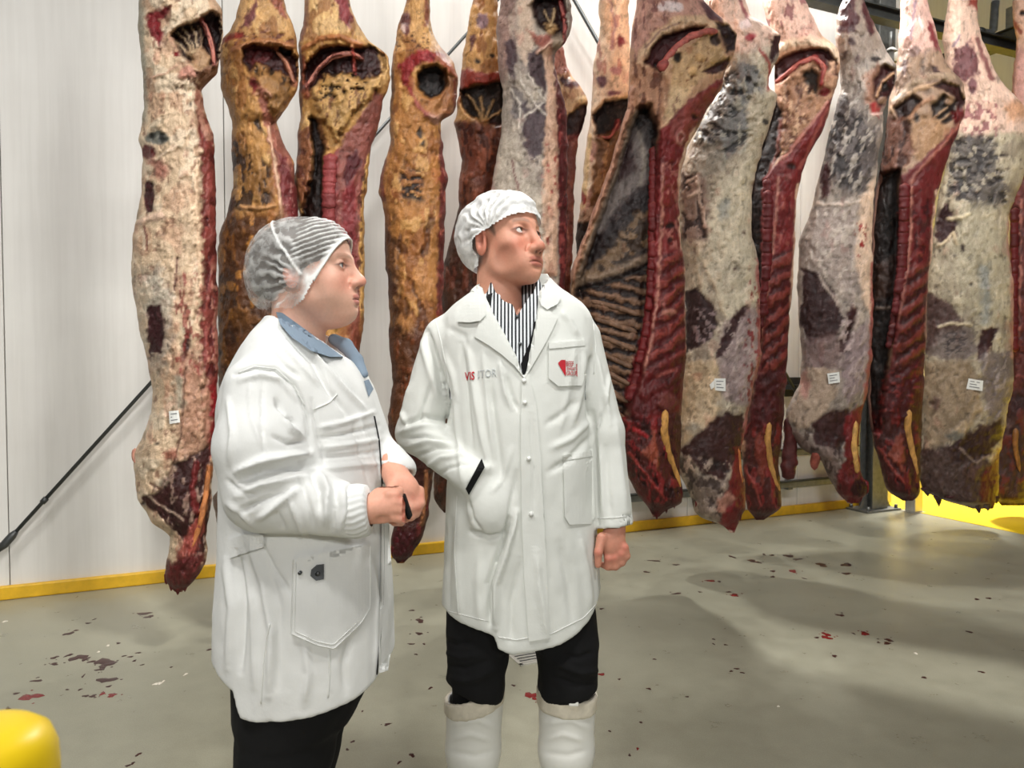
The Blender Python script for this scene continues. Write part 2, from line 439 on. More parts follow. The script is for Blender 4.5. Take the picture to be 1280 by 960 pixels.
# features: each changes colour and relief of the front of a side, measured on the carcass itself
def poly(pts, col, dep=0.0, soft=2.5, warp=3.0, a=1.0, var=0.25): return ('poly', pts, col, dep, soft, warp, a, var)
def ell(x, y, rx, ry, col, dep=0.0, soft=2.0, warp=2.0, a=1.0, var=0.2):
    return poly([(x + rx * math.cos(k * math.pi / 6), y + ry * math.sin(k * math.pi / 6)) for k in range(12)], col, dep, soft, warp, a, var)
def line(pts, w, col, dep=0.0, soft=1.5, warp=1.5, a=1.0, w2=None): return ('line', pts, w, col, dep, soft, warp, a, w2 if w2 else w)
def blot(region, col, scale, thr, dep=0.0, a=1.0, stretch=1.0, ang=0.0): return ('blot', region, col, scale, thr, dep, a, stretch, ang)
def stripes(region, ang, period, ca, cb, dep=0.0, a=1.0): return ('stripes', region, ang, period, ca, cb, dep, a)

class Side: pass
BODY = {}
def side(name, Y0, rows, base, feats, thick=0.12, back=None, edge=2.0, bulge=0.5, seed=1, rim=None, tilt=0.0):
    """surface of one hanging beef side: traced outline at its own depth, bulging front, rounded back"""
    rows = sorted(rows)
    py0, L0, R0 = rows[0]
    ztop = 3.72 if Y0 < 5.6 else 3.95
    pt = proj(np.array([0, Y0, ztop]))[1]
    if pt < py0 - 5:
        c0 = (L0 + R0) / 2; w0 = (R0 - L0) / 2; we = 0.045 * F / Y0
        rows = [(pt, c0 - we, c0 + we), (pt * .85 + py0 * .15, c0 - we * 1.1, c0 + we * 1.1), (pt * .5 + py0 * .5, c0 - max(we, w0 * .62), c0 + max(we, w0 * .62))] + rows
    ry, rl, rr = (np.array(q, float) for q in zip(*rows))
    n = int((ry[-1] - ry[0]) / 1.75)
    y = np.linspace(ry[0], ry[-1], n)
    L = np.interp(y, ry, rl); R = np.interp(y, ry, rr)
    k = np.array([1, 2, 3, 2, 1.]) / 9
    L = np.convolve(np.pad(L, 2, 'edge'), k, 'valid'); R = np.convolve(np.pad(R, 2, 'edge'), k, 'valid')
    L = L + edge * fbm(y / 16.0, 3.3 + 0 * y, 0, seed) * 1.2; R = R + edge * fbm(y / 14.0, 9.1 + 0 * y, 0, seed + 5) * 1.2
    wmax = float((R - L).max())
    m = int(max(36, min(110, wmax * 0.62))); mb = 14
    s = np.sin(np.linspace(-1, 1, m) * math.pi / 2 * 0.86) / math.sin(math.pi / 2 * 0.86)
    S, Yg = np.meshgrid(s, y)
    C = ((L + R) / 2)[:, None]; Wd = ((R - L) / 2)[:, None]
    X = C + S * Wd
    prof = np.power(np.clip(1 - S * S, 0, 1), bulge)
    wm = Wd * Y0 / F                                   # half width in metres
    T = np.minimum(thick, wm * 0.95)
    fade = sstep(0, 10, y[-1] - Yg) * 0.85 + 0.15
    D = T * prof * fade
    ms = F / Y0
    col = np.zeros(X.shape + (3,)); col[:] = srgb(*base)
    nz = fbm(X / 22, Yg / 34, 0, seed + 20, 4); nz2 = fbm(X / 6, Yg / 9, 0, seed + 30, 3)
    col *= (1 + 0.22 * nz + 0.20 * nz2)[..., None]
    D = D + prof ** 0.5 * (0.020 * fbm(X / 30, Yg / 45, 0, seed + 40, 2) + 0.009 * nz2 + 0.006 * fbm(X / 3.2, Yg / 5, 0, seed + 50, 2))
    wx = fbm(X / 7, Yg / 7, 0, seed + 60, 3); wy = fbm(X / 7, Yg / 7, 5.5, seed + 70, 3)
    for f in feats:
        if f[0] in ('poly', 'line'):
            pts = f[1]
            xs = [p[0] for p in pts]; ys = [p[1] for p in pts]
            r0 = np.searchsorted(y, min(ys) - 25); r1 = np.searchsorted(y, max(ys) + 25)
            if r1 <= r0: continue
            sl = slice(r0, r1)
            gx = X[sl]; gy = Yg[sl]
        if f[0] == 'poly':
            _, pts, cc, dep, soft, warp, a, var = f
            d = poly_sd(gx + warp * 1.6 * wx[sl], gy + warp * 1.6 * wy[sl], pts)
            mk = sstep(soft, -soft, d)
            dm = sstep(max(soft, 3), -max(soft, 3) * 1.2, d)
            D[sl] += dep * dm
            if cc is not None:
                cv = srgb(*cc) * (1 + var * (nz[sl] + nz2[sl]))[..., None]
                col[sl] = col[sl] + (cv - col[sl]) * (mk * a)[..., None]
        elif f[0] == 'line':
            _, pts, w, cc, dep, soft, warp, a, w2 = f
            d, u = seg_dist(gx + warp * 1.6 * wx[sl], gy + warp * 1.6 * wy[sl], pts)
            ww = (w + (w2 - w) * u) / 2
            mk = sstep(soft, -soft, d - ww)
            D[sl] += dep * sstep(1.0, 0.0, d / (ww + soft))
            if cc is not None:
                cv = srgb(*cc) * (1 + 0.25 * nz2[sl])[..., None]
                col[sl] = col[sl] + (cv - col[sl]) * (mk * a)[..., None]
        elif f[0] == 'blot':
            _, reg, cc, sc, thr, dep, a, st, ang = f
            ca, sa = math.cos(ang), math.sin(ang)
            gx = X * ca + Yg * sa; gy = -X * sa + Yg * ca
            q = fbm(gx / sc, gy / (sc * st), 0, seed + int(thr * 1000) + int(sc), 3)
            mk = sstep(thr, thr + 0.12, q)
            if reg is not None: mk = mk * sstep(4, -4, poly_sd(X, Yg, reg))
            D += dep * mk
            col += (srgb(*cc) * (1 + 0.2 * nz2)[..., None] - col) * (mk * a)[..., None]
        elif f[0] == 'stripes':
            _, reg, ang, per, ca_, cb_, dep, a = f
            ph = (X * math.cos(ang) + Yg * math.sin(ang) + 4 * wx + 5 * nz) / per * 2 * math.pi
            q = 0.5 + 0.5 * np.sin(ph)
            mk = sstep(3, -3, poly_sd(X + 2 * wx, Yg + 2 * wy, reg))
            D += dep * q * mk
            cc = srgb(*ca_) + (srgb(*cb_) - srgb(*ca_)) * sstep(0.3, 0.7, q)[..., None]
            col += (cc * (1 + 0.3 * nz2)[..., None] - col) * (mk * a)[..., None]
    # fascia strands, pits and clots over everything
    r1 = 1 - np.abs(fbm(X / 11 + 0.5 * wx, Yg / 26 + 0.4 * wy, 3.0, seed + 200, 3)); r2 = 1 - np.abs(fbm(X / 7 + 0.6 * wy, Yg / 7, 7.0, seed + 210, 3))
    st_ = sstep(.90, .985, r1) * (0.5 + 0.5 * nz); s2_ = sstep(.93, .99, r2) * sstep(-.1, .35, -nz)
    mk = np.clip(st_ + .7 * s2_, 0, 1)
    lum = col.mean(-1, keepdims=True)
    col += (np.clip(col * 1.15 + np.array([.17, .13, .115]) * (.35 + lum), 0, 1) - col) * (mk * .75)[..., None]
    D += .0045 * mk * prof ** .3
    pit = sstep(.34, .52, fbm(X / 4.2, Yg / 7.0, 11.0, seed + 220, 3))
    col *= (1 - .38 * pit)[..., None] * np.array([1, 1, 1]); D -= .005 * pit * prof ** .3
    red = sstep(.42, .62, fbm(X / 13, Yg / 24, 13.0, seed + 230, 3)) * .35
    col += (col * np.array([.95, .55, .55]) - col) * red[..., None]
    # deep cut meat reads darker and less orange than raw paint values
    sat = sstep(.25, .7, (col[..., 0] - col[..., 1]) / (col[..., 0] + 1e-4))[..., None] * sstep(.0, .3, col[..., 2:3] / (col[..., 1:2] + 1e-4))
    col = col * (1 - .42 * sat)
    D[:, 0] = 0; D[:, -1] = 0
    V = P(X, Yg, Y0 - D)
    # back
    sb = np.linspace(1, -1, mb + 2)[1:-1]
    SB, YB = np.meshgrid(sb, y)
    DB = np.minimum(thick * 0.9, wm * 0.9) * np.power(1 - SB * SB, 0.5) * (sstep(0, 14, y[-1] - YB) * 0.85 + 0.15)
    VB = P(C + SB * Wd, YB, Y0 + DB)
    cb = np.zeros(VB.shape); cb[:] = srgb(*(back or base)); cb *= (1 + 0.3 * fbm(SB * 3, YB / 25, 0, seed + 90, 3))[..., None]
    V = np.concatenate([V, VB], 1); CC = np.concatenate([np.clip(col, 0.002, 1), np.clip(cb, 0.002, 1)], 1)
    nc = m + mb
    idx = np.arange(n * nc).reshape(n, nc)
    a_ = idx[:-1]; b_ = idx[1:]
    q = np.stack([a_, np.roll(a_, -1, 1), np.roll(b_, -1, 1), b_], -1).reshape(-1, 4)
    q = q[:, ::-1]
    verts = V.reshape(-1, 3); cols = CC.reshape(-1, 3)
    verts = np.concatenate([verts, [V[0].mean(0), V[-1].mean(0)]]); cols = np.concatenate([cols, [CC[0].mean(0), CC[-1].mean(0)]])
    it, ib = len(verts) - 2, len(verts) - 1
    e0 = idx[0]; e1 = idx[-1]
    q2 = np.stack([e0, np.roll(e0, -1), np.full(nc, it), np.full(nc, it)], -1); q3 = np.stack([np.roll(e1, -1), e1, np.full(nc, ib), np.full(nc, ib)], -1)
    me = mesh_np(name, verts, q)
    bm = bmesh.new(); bm.from_mesh(me)
    bm.verts.ensure_lookup_table()
    for r in q2[:, [1, 0, 2]]: bm.faces.new([bm.verts[int(i)] for i in r])
    for r in q3[:, [1, 0, 2]]: bm.faces.new([bm.verts[int(i)] for i in r])
    bmesh.ops.recalc_face_normals(bm, faces=bm.faces)
    bm.to_mesh(me); bm.free(); smooth(me)
    set_col(me, cols)
    o = Side(); o.me = me; o.Y0 = Y0; o.X = X; o.Yg = Yg; o.D = D; o.top = V[0].mean(0); o.name = name; o.s = s; o.y = y; o.L = L; o.R = R
    return o
def surf_depth(o, px, py):
    i = int(np.clip(np.searchsorted(o.y, py), 0, len(o.y) - 1))
    j = int(np.argmin(abs(o.X[i] - px)))
    i0, i1, j0, j1 = max(i - 2, 0), i + 3, max(j - 2, 0), j + 3
    return float(o.Y0 - o.D[i0:i1, j0:j1].mean())

def patch(o, pts, lift, name, mat, parent, n=5):
    """small sheet (paper tag) lying on a side"""
    (x0, y0), (x1, y1), (x2, y2), (x3, y3) = pts
    cy = (y0 + y1 + y2 + y3) / 4; cx = (x0 + x1 + x2 + x3) / 4
    bm = bmesh.new(); g = []
    dep = [[0] * n for _ in range(n)]
    base = min(surf_depth(o, x, y) for x, y in list(pts) + [(cx, cy)])
    for i in range(n):
        r = []
        for j in range(n):
            u, w = i / (n - 1), j / (n - 1)
            x = (x0 * (1 - w) + x1 * w) * (1 - u) + (x3 * (1 - w) + x2 * w) * u
            y = (y0 * (1 - w) + y1 * w) * (1 - u) + (y3 * (1 - w) + y2 * w) * u
            r.append(bm.verts.new(PV(x, y, base - lift - 0.004 * math.sin(3 * w))))
        g.append(r)
    for i in range(n - 1):
        for j in range(n - 1): bm.faces.new((g[i][j], g[i][j + 1], g[i + 1][j + 1], g[i + 1][j]))
    ret = bmesh.ops.extrude_face_region(bm, geom=list(bm.faces))
    bmesh.ops.translate(bm, verts=[e for e in ret['geom'] if isinstance(e, bmesh.types.BMVert)], vec=(0, 0.0015, 0))
    return bm_obj(name, bm, mat, parent)
def paper_tag(o, pts, parent):
    tg = patch(o, pts, 0.006, 'paper_tag', PAPER_M, parent); tg['label'] = 'small white paper tag'
    (x0, y0), (x1, y1), (x2, y2), (x3, y3) = pts
    for k in range(3):
        u0 = 0.2 + k * 0.25; u1 = u0 + 0.07
        f = lambda u, w: ((x0 * (1 - w) + x1 * w) * (1 - u) + (x3 * (1 - w) + x2 * w) * u, (y0 * (1 - w) + y1 * w) * (1 - u) + (y3 * (1 - w) + y2 * w) * u)
        patch(o, [f(u0, .15), f(u0, .8 - .2 * (k % 2)), f(u1, .8 - .2 * (k % 2)), f(u1, .15)], 0.0115, 'tag_print', PRINT_M, tg, 2)
    return tg
def beef_tube(o, pts, w0, w1, col, name, parent, lift=0.006, flat=0.7, seed=3, n=10, var=0.2):
    """round strand or knob (ligament, bone, flap) lying on a side; w in frame pixels at the side's depth"""
    pts = np.array(pts, float); m = max(8, int(np.hypot(*np.diff(pts, axis=0).T).sum() / 3))
    u = np.linspace(0, 1, m); uu = np.linspace(0, 1, len(pts))
    px = np.interp(u, uu, pts[:, 0]); py = np.interp(u, uu, pts[:, 1])
    k = np.array([1, 2, 1.]) / 4
    for _ in range(2):
        px[1:-1] = np.convolve(px, k, 'valid'); py[1:-1] = np.convolve(py, k, 'valid')
    dep = np.array([surf_depth(o, a, b) for a, b in zip(px, py)])
    dep = np.convolve(np.pad(dep, 3, 'edge'), np.ones(7) / 7, 'valid')
    w = (w0 + (w1 - w0) * u) / 2 * o.Y0 / F * (.94 * np.sqrt(np.clip(1 - np.abs(2 * u - 1) ** (2.2 if m < 14 else 6.0), 0.0, 1)) + .06)
    cen = P(px, py, dep - lift)
    tx = np.gradient(px); ty = np.gradient(py); l = np.hypot(tx, ty) + 1e-6
    nx, nz_ = -ty / l, -tx / l                       # screen-plane normal (x right, z up)
    ang = np.linspace(0, 2 * math.pi, n, endpoint=False)
    rad = 1 + (var + .25) * 0.8 * fbm(np.arange(m)[:, None] / 2.5, np.cos(ang)[None] * 1.3, np.sin(ang)[None], seed, 2)
    V = cen[:, None, :] + (w[:, None] * rad)[..., None] * (np.cos(ang)[None, :, None] * np.stack([nx, 0 * nx, -nz_ * -1], -1)[:, None, :] + np.sin(ang)[None, :, None] * np.array([0, flat, 0])[None, None])
    idx = np.arange(m * n).reshape(m, n); a_, b_ = idx[:-1], idx[1:]
    q = np.stack([a_, np.roll(a_, -1, 1), np.roll(b_, -1, 1), b_], -1).reshape(-1, 4)
    me = mesh_np(name, V.reshape(-1, 3), q)
    bm = bmesh.new(); bm.from_mesh(me); bm.verts.ensure_lookup_table()
    bm.faces.new([bm.verts[i] for i in idx[0]]); bm.faces.new([bm.verts[i] for i in idx[-1]])
    bmesh.ops.recalc_face_normals(bm, faces=bm.faces); bm.to_mesh(me); bm.free(); smooth(me)
    c = srgb(*col)[None] * (.86 + (var + .35) * fbm(V.reshape(-1, 3)[:, 0] * 70, V.reshape(-1, 3)[:, 2] * 35, 0, seed, 3))[:, None]
    c = c * (1 + .25 * fbm(V.reshape(-1, 3)[:, 0] * 200, V.reshape(-1, 3)[:, 2] * 60, 5, seed, 2))[:, None]
    set_col(me, np.clip(c, 0, 1))
    return link(name, me, BEEF_M, parent)
def vertebrae(o, path, w, step, parent, seed=0, col=(126, 32, 34)):
    """row of sawn vertebra bodies along the spine"""
    path = np.array(path, float); ln = np.r_[0, np.cumsum(np.hypot(*np.diff(path, axis=0).T))]
    rnd = random.Random(seed); d = 0.0
    while d + step < ln[-1]:
        st = step * (0.9 + 0.25 * rnd.random())
        x0, x1 = np.interp([d + 0.8, d + st - 0.8], ln, path[:, 0]); y0, y1 = np.interp([d + 0.8, d + st - 0.8], ln, path[:, 1])
        mx, my = (x0 + x1) / 2, (y0 + y1) / 2; dep = surf_depth(o, mx, my)
        hw = w / 2 * (0.92 + 0.2 * rnd.random())
        bm = bmesh.new()
        th = 0.02 * Y0_SCALE(o)
        ring = []
        for (a, f) in ((x0, y0), (mx, my), (x1, y1)):
            k = 1.08 if (a, f) != (mx, my) else 0.9
            ring.append([bm.verts.new(PV(a - hw * k, f, dep + 0.004)), bm.verts.new(PV(a - hw * 0.62 * k, f, dep - th * (1.15 if k > 1 else 0.85))),
                         bm.verts.new(PV(a + hw * 0.62 * k, f, dep - th * (1.15 if k > 1 else 0.85))), bm.verts.new(PV(a + hw * k, f, dep + 0.004))])
        for i in range(2):
            for j in range(3): bm.faces.new((ring[i][j], ring[i][j + 1], ring[i + 1][j + 1], ring[i + 1][j]))
        bm.faces.new(ring[0][::-1]); bm.faces.new(ring[2])
        bm.faces.new((ring[0][0], ring[1][0], ring[2][0], ring[2][3], ring[1][3], ring[0][3]))
        bmesh.ops.recalc_face_normals(bm, faces=bm.faces)
        bmesh.ops.subdivide_edges(bm, edges=list(bm.edges), cuts=1, smooth=0.6, use_grid_fill=True)
        me = bpy.data.meshes.new('vertebra'); bm.to_mesh(me); bm.free(); smooth(me)
        b = 0.8 + 0.5 * rnd.random()
        vy = np.array([v.co.z for v in me.vertices]); e = np.abs((vy - vy.mean()) / (np.ptp(vy) / 2 + 1e-6))
        cc = srgb(*col)[None] * b * .62 + (srgb(170, 100, 90)[None] - srgb(*col)[None]) * sstep(0.75, 1.0, e)[:, None] * 0.5
        set_col(me, np.clip(cc, 0, 1))
        link('vertebra', me, BEEF_M, parent)
        d += st
def Y0_SCALE(o): return 1.0
def hook(o, parent):
    x, y, z = o.top
    tube_obj('meat_hook', [(x, y, z - 0.12), (x + 0.04, y, z - 0.14), (x + 0.05, y, z - 0.05), (x + 0.02, y, z + 0.08), (x, y, z + 0.16), (x, y, 4.262)], 0.008, INOX_M, parent, 8)
def carcass(o, label):
    bz = float(min(v.co.z for v in o.me.vertices))
    e = empty('beef_side', (float(o.top[0]), o.Y0, bz), label, 'beef carcass', 'sides of beef hanging from the overhead rail')
    link('meat', o.me, BEEF_M, e); hook(o, e); HOOKS.append((float(o.top[0]), float(o.top[1])))
    return e
HOOKS = []
# --- 1: pale cream side at far left
o = side('meat', 3.30, [(-10,172,266),(0,173,270),(8,173,276),(20,173,279),(45,173,279),(60,175,276),(80,177,274),(95,178,271),(104,178,260),(114,179,252),(135,180,255),(160,176,264),(175,172,267),(190,178,269),(230,178,270),(255,173,270),(300,166,271),(340,164,271),(380,168,272),(420,176,272),(460,186,272),(490,190,272),(515,188,271),(535,182,269),(552,176,268),(567,167,268),(585,166,266),(605,169,265),(625,173,264),(642,183,262),(655,190,261),(662,203,260),(670,213,259),(690,211,258),(705,207,256),(716,206,251),(728,208,241),(736,214,232),(740,220,228)],
 (208,182,152), [
 blot(None,(186,146,118),26,.12,0,.6,1.6), blot(None,(222,204,178),18,.18,.003,.7,1.4), blot(None,(150,112,90),6,.36,-.003,.8,1.8),
 line([(175,0),(177,60),(180,110),(178,150)],9,(142,140,124),0,4,2,.8),  # grey-green shading of the left edge, painted into the colour
 poly([(184,16),(215,7),(212,14),(200,25),(204,40),(199,60),(190,48),(183,32)],(150,40,46),-.01),
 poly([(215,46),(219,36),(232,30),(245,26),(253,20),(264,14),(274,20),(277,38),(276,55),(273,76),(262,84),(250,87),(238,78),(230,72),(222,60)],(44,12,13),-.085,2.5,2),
 poly([(232,64),(245,58),(258,62),(264,72),(262,86),(252,93),(245,84)],(168,134,100),.045),
 line([(240,66),(230,48),(222,42)],2,(196,172,138),.01),line([(242,64),(236,44),(230,36)],2,(196,172,138),.01),line([(246,62),(244,44),(238,33)],2,(196,172,138),.01),line([(250,60),(252,44),(248,34)],2,(180,150,120),.01),line([(238,70),(226,58),(219,52)],2,(196,172,138),.01),
 line([(252,24),(260,42),(266,62),(268,82)],6,(166,88,80),.05),
 poly([(245,90),(262,84),(273,80),(270,96),(257,107),(252,116),(247,102)],(150,108,84),-.01),
 poly([(216,66),(224,64),(225,70),(218,71)],(170,30,36),0,1,1),
 line([(190,97),(205,92),(220,82)],2.5,(214,170,144),.008),
 poly([(222,88),(236,82),(246,88),(247,98),(238,96),(230,100),(222,98)],(210,150,130),.012),
 ell(231,118,2,2,(60,50,44),-.005),ell(237,130,2,2,(60,50,44),-.005),ell(222,110,2,2,(70,54,46),-.005),
 ell(197,172,15,9,(108,108,100),-.012),ell(190,170,4,4,(44,44,42),-.01),ell(203,172,4,6,(60,60,58),-.01),
 ell(186,190,9,9,(120,48,44),-.008),poly([(186,196),(205,200),(210,215),(200,224),(190,214)],(188,116,100),0,5,4,.8),
 line([(195,200),(208,190),(222,182)],2.5,(220,196,170),.006),
 poly([(182,226),(190,226),(193,242),(191,264),(184,266),(180,250)],(82,30,32),-.012,1.5,1.5),
 line([(175,278),(190,272),(201,270)],9,(216,184,160),.014),line([(181,284),(183,312)],2.5,(140,50,46)),
 line([(220,322),(221,340),(218,362)],2.5,(112,52,46),-.004),
 poly([(176,340),(200,330),(214,370),(214,430),(196,470),(184,430)],(158,158,150),0,10,8,.55),
 poly([(185,383),(200,379),(207,400),(205,425),(200,440),(192,442),(190,452),(187,440),(183,410)],(72,28,32),-.008,1.5,3),
 poly([(232,411),(239,414),(236,432),(229,458),(226,444)],(76,36,36),-.006),
 poly([(222,440),(250,430),(248,470),(225,478)],(200,122,100),0,8,6,.45),
 blot([(220,340),(250,340),(252,480),(215,480)],(180,70,62),5,.3,0,.7,3.0),
 poly([(243,102),(250,112),(256,140),(268,168),(272,200),(276,300),(276,470),(268,570),(262,580),(256,540),(256,470),(250,420),(252,380),(255,330),(252,280),(253,210),(250,170),(245,140)],(158,66,60),-.012,3,4,.95,.35),
 line([(247,115),(252,150),(262,172)],8,(196,140,118),.006),line([(247,200),(246,255),(249,300),(251,360)],6,(222,190,158),.01),
 blot([(254,190),(276,190),(276,560),(256,560)],(96,22,26),6,.05,-.006,.85,2.2),blot([(246,330),(275,330),(274,540),(246,520)],(206,140,120),5,.22,.005,.8,2.0),
 poly([(262,480),(273,470),(271,560),(262,575)],(166,28,38),0,3,3,.9),
 line([(232,460),(229,500),(226,540),(220,570),(210,598),(199,612),(188,604)],3,(120,86,70),-.012),
 poly([(233,470),(262,470),(264,560),(240,572),(224,572),(229,520)],(190,142,116),-.006,3,4,.8),
 poly([(218,470),(228,468),(228,510),(222,512)],(150,150,134),0,3,2,.7),
 ell(196,555,2.5,2.5,(60,50,40),-.006),ell(214,568,8,7,(190,92,74),0,4,3,.7),ell(205,604,8,7,(96,92,80),0,5,4,.7),
 poly([(222,577),(240,568),(263,556),(264,640),(257,690),(238,694),(222,668),(205,652),(195,642),(178,630),(174,622),(192,618),(208,606)],(74,34,32),-.014,2.5,3),
 blot([(205,575),(262,560),(258,690),(225,690),(180,632)],(168,140,124),5,.3,.004,.7,2.5),
 line([(178,612),(195,628),(215,640),(230,650)],2,(196,170,150),.004),
 line([(246,580),(240,610),(246,640)],8,(140,46,46),.012),line([(262,585),(257,625),(250,660)],7,(206,128,74),.02),
 poly([(232,670),(252,640),(257,660),(245,690),(226,712),(212,712)],(200,96,84),.004,3,4,.85),
 poly([(204,706),(228,696),(256,690),(256,712),(232,742),(204,742)],(112,16,24),0,4,4,.95),
 ], .13, (180,150,125), seed=11)
e = carcass(o, 'pale cream side of beef hanging leftmost, in front of the bare wall')
paper_tag(o, [(211,514),(223,513),(225,528),(212,530)], e)
beef_tube(o, [(261,586),(257,620),(250,655),(240,684)], 7, 6, (206,132,80), 'neck_ligament', e, .0)
beef_tube(o, [(254,27),(261,44),(266,62),(268,80)], 6, 5, (181,113,99), 'pelvic_bone', e, .012)
for k,(x,y) in enumerate([(208,728),(214,736),(222,741),(231,737)]): beef_tube(o, [(x,y-12),(x,y+3)], 8, 4, (104,14,22), 'neck_shred', e, -.014, seed=k)
beef_tube(o, [(169,560),(167,571),(170,580)], 8, 6, (198,140,118), 'fat_knob', e, 0)

# --- 2: yellow side behind the woman
o = side('meat', 3.56, [(0,300,355),(20,296,362),(38,288,368),(48,277,371),(60,273,372),(90,275,373),(110,276,371),(125,281,366),(140,287,354),(151,290,346),(165,290,350),(185,290,358),(205,290,367),(235,291,371),(255,287,371),(272,282,372),(290,275,374),(310,272,376),(400,272,378),(480,274,376),(525,279,372),(560,284,368),(600,282,362),(622,266,350),(640,268,345),(660,272,340),(690,275,325),(715,275,312),(728,277,300)],
 (198,146,84), [
 poly([(280,-60),(380,-60),(372,50),(350,40),(320,45),(280,45)],(214,170,116),0,6,5,.8),
 blot(None,(160,96,46),20,.1,-.003,.6,2.0),blot(None,(226,184,120),14,.25,.003,.6,1.6),
 poly([(313,10),(324,-4),(320,20),(309,36),(300,34)],(142,82,80)),poly([(338,0),(352,0),(360,22),(352,20)],(190,96,86),0,2,2,.8),
 blot([(285,40),(368,35),(370,60),(280,62)],(120,60,56),6,.2,-.004,.8,.6),
 line([(277,52),(290,46),(302,43)],7,(172,52,42),0,2,2,.9),line([(292,62),(320,52),(345,52),(366,58)],6,(206,140,92),.015),
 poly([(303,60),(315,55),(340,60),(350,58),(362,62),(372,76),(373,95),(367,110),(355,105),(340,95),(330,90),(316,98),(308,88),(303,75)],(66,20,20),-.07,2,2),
 poly([(306,58),(340,60),(338,74),(318,84),(308,78)],(110,34,36),0,3,3,.8),
 poly([(308,92),(322,78),(345,90),(362,96),(367,110),(356,130),(346,152),(338,132),(328,116),(318,104)],(168,122,72),.035,3,4),
 blot([(310,80),(362,85),(360,108),(325,104)],(34,20,14),5,.1,-.015,.9,2.0),
 ell(353,66,10,7,(24,9,9),-.03),line([(345,62),(358,78),(369,106)],5,(184,116,86),.03),
 poly([(311,100),(318,98),(323,110),(316,118)],(150,40,50),.004),
 line([(320,118),(332,112),(338,122)],4,(206,150,120),.012),
 poly([(320,150),(326,150),(330,165),(322,163)],(60,44,34),-.006),
 poly([(292,172),(303,172),(312,195),(322,205),(334,212),(340,245),(334,262),(310,240),(294,220)],(150,104,52),0,5,5,.9),
 blot([(288,170),(312,180),(338,210),(340,270),(290,260)],(48,28,22),8,-.02,-.006,.9,1.8),
 poly([(280,250),(292,244),(292,270),(282,292),(274,300)],(84,26,22),0,3,3,.9),
 poly([(322,102),(331,115),(338,140),(350,165),(367,203),(380,235),(382,340),(352,340),(350,258),(340,200),(333,160),(324,126)],(188,116,98),-.004,2,2.5,.95),
 poly([(347,190),(358,196),(372,240),(378,340),(354,340),(352,250)],(132,44,50),-.006,2,3,.9,.4),
 line([(336,160),(343,200),(351,250),(352,330)],3.5,(218,180,150),.008),
 blot([(352,200),(372,220),(378,330),(352,330)],(214,150,140),4,.3,.003,.7,2),
 line([(300,258),(320,260),(342,258)],5,(200,150,100),.014),
 poly([(270,270),(352,262),(356,340),(340,600),(276,600)],(158,98,44),0,8,6,.75),
 blot([(272,270),(352,270),(350,600),(275,600)],(76,40,20),16,.02,-.006,.8,2.5),blot([(272,270),(352,270),(350,600),(275,600)],(206,140,60),9,.25,.004,.7,2),
 poly([(268,395),(360,380),(360,730),(262,730)],(78,44,22),0,30,8,.75),
 poly([(262,615),(300,615),(300,730),(262,730)],(140,98,56),0,6,4,.7),
 ], .12, (150,100,50), seed=23)
e = carcass(o, 'yellow-fatted side of beef second from the left, behind the woman')
beef_tube(o, [(345,63),(358,78),(368,104)], 5, 5, (189,126,101), 'pelvic_bone', e, .004)

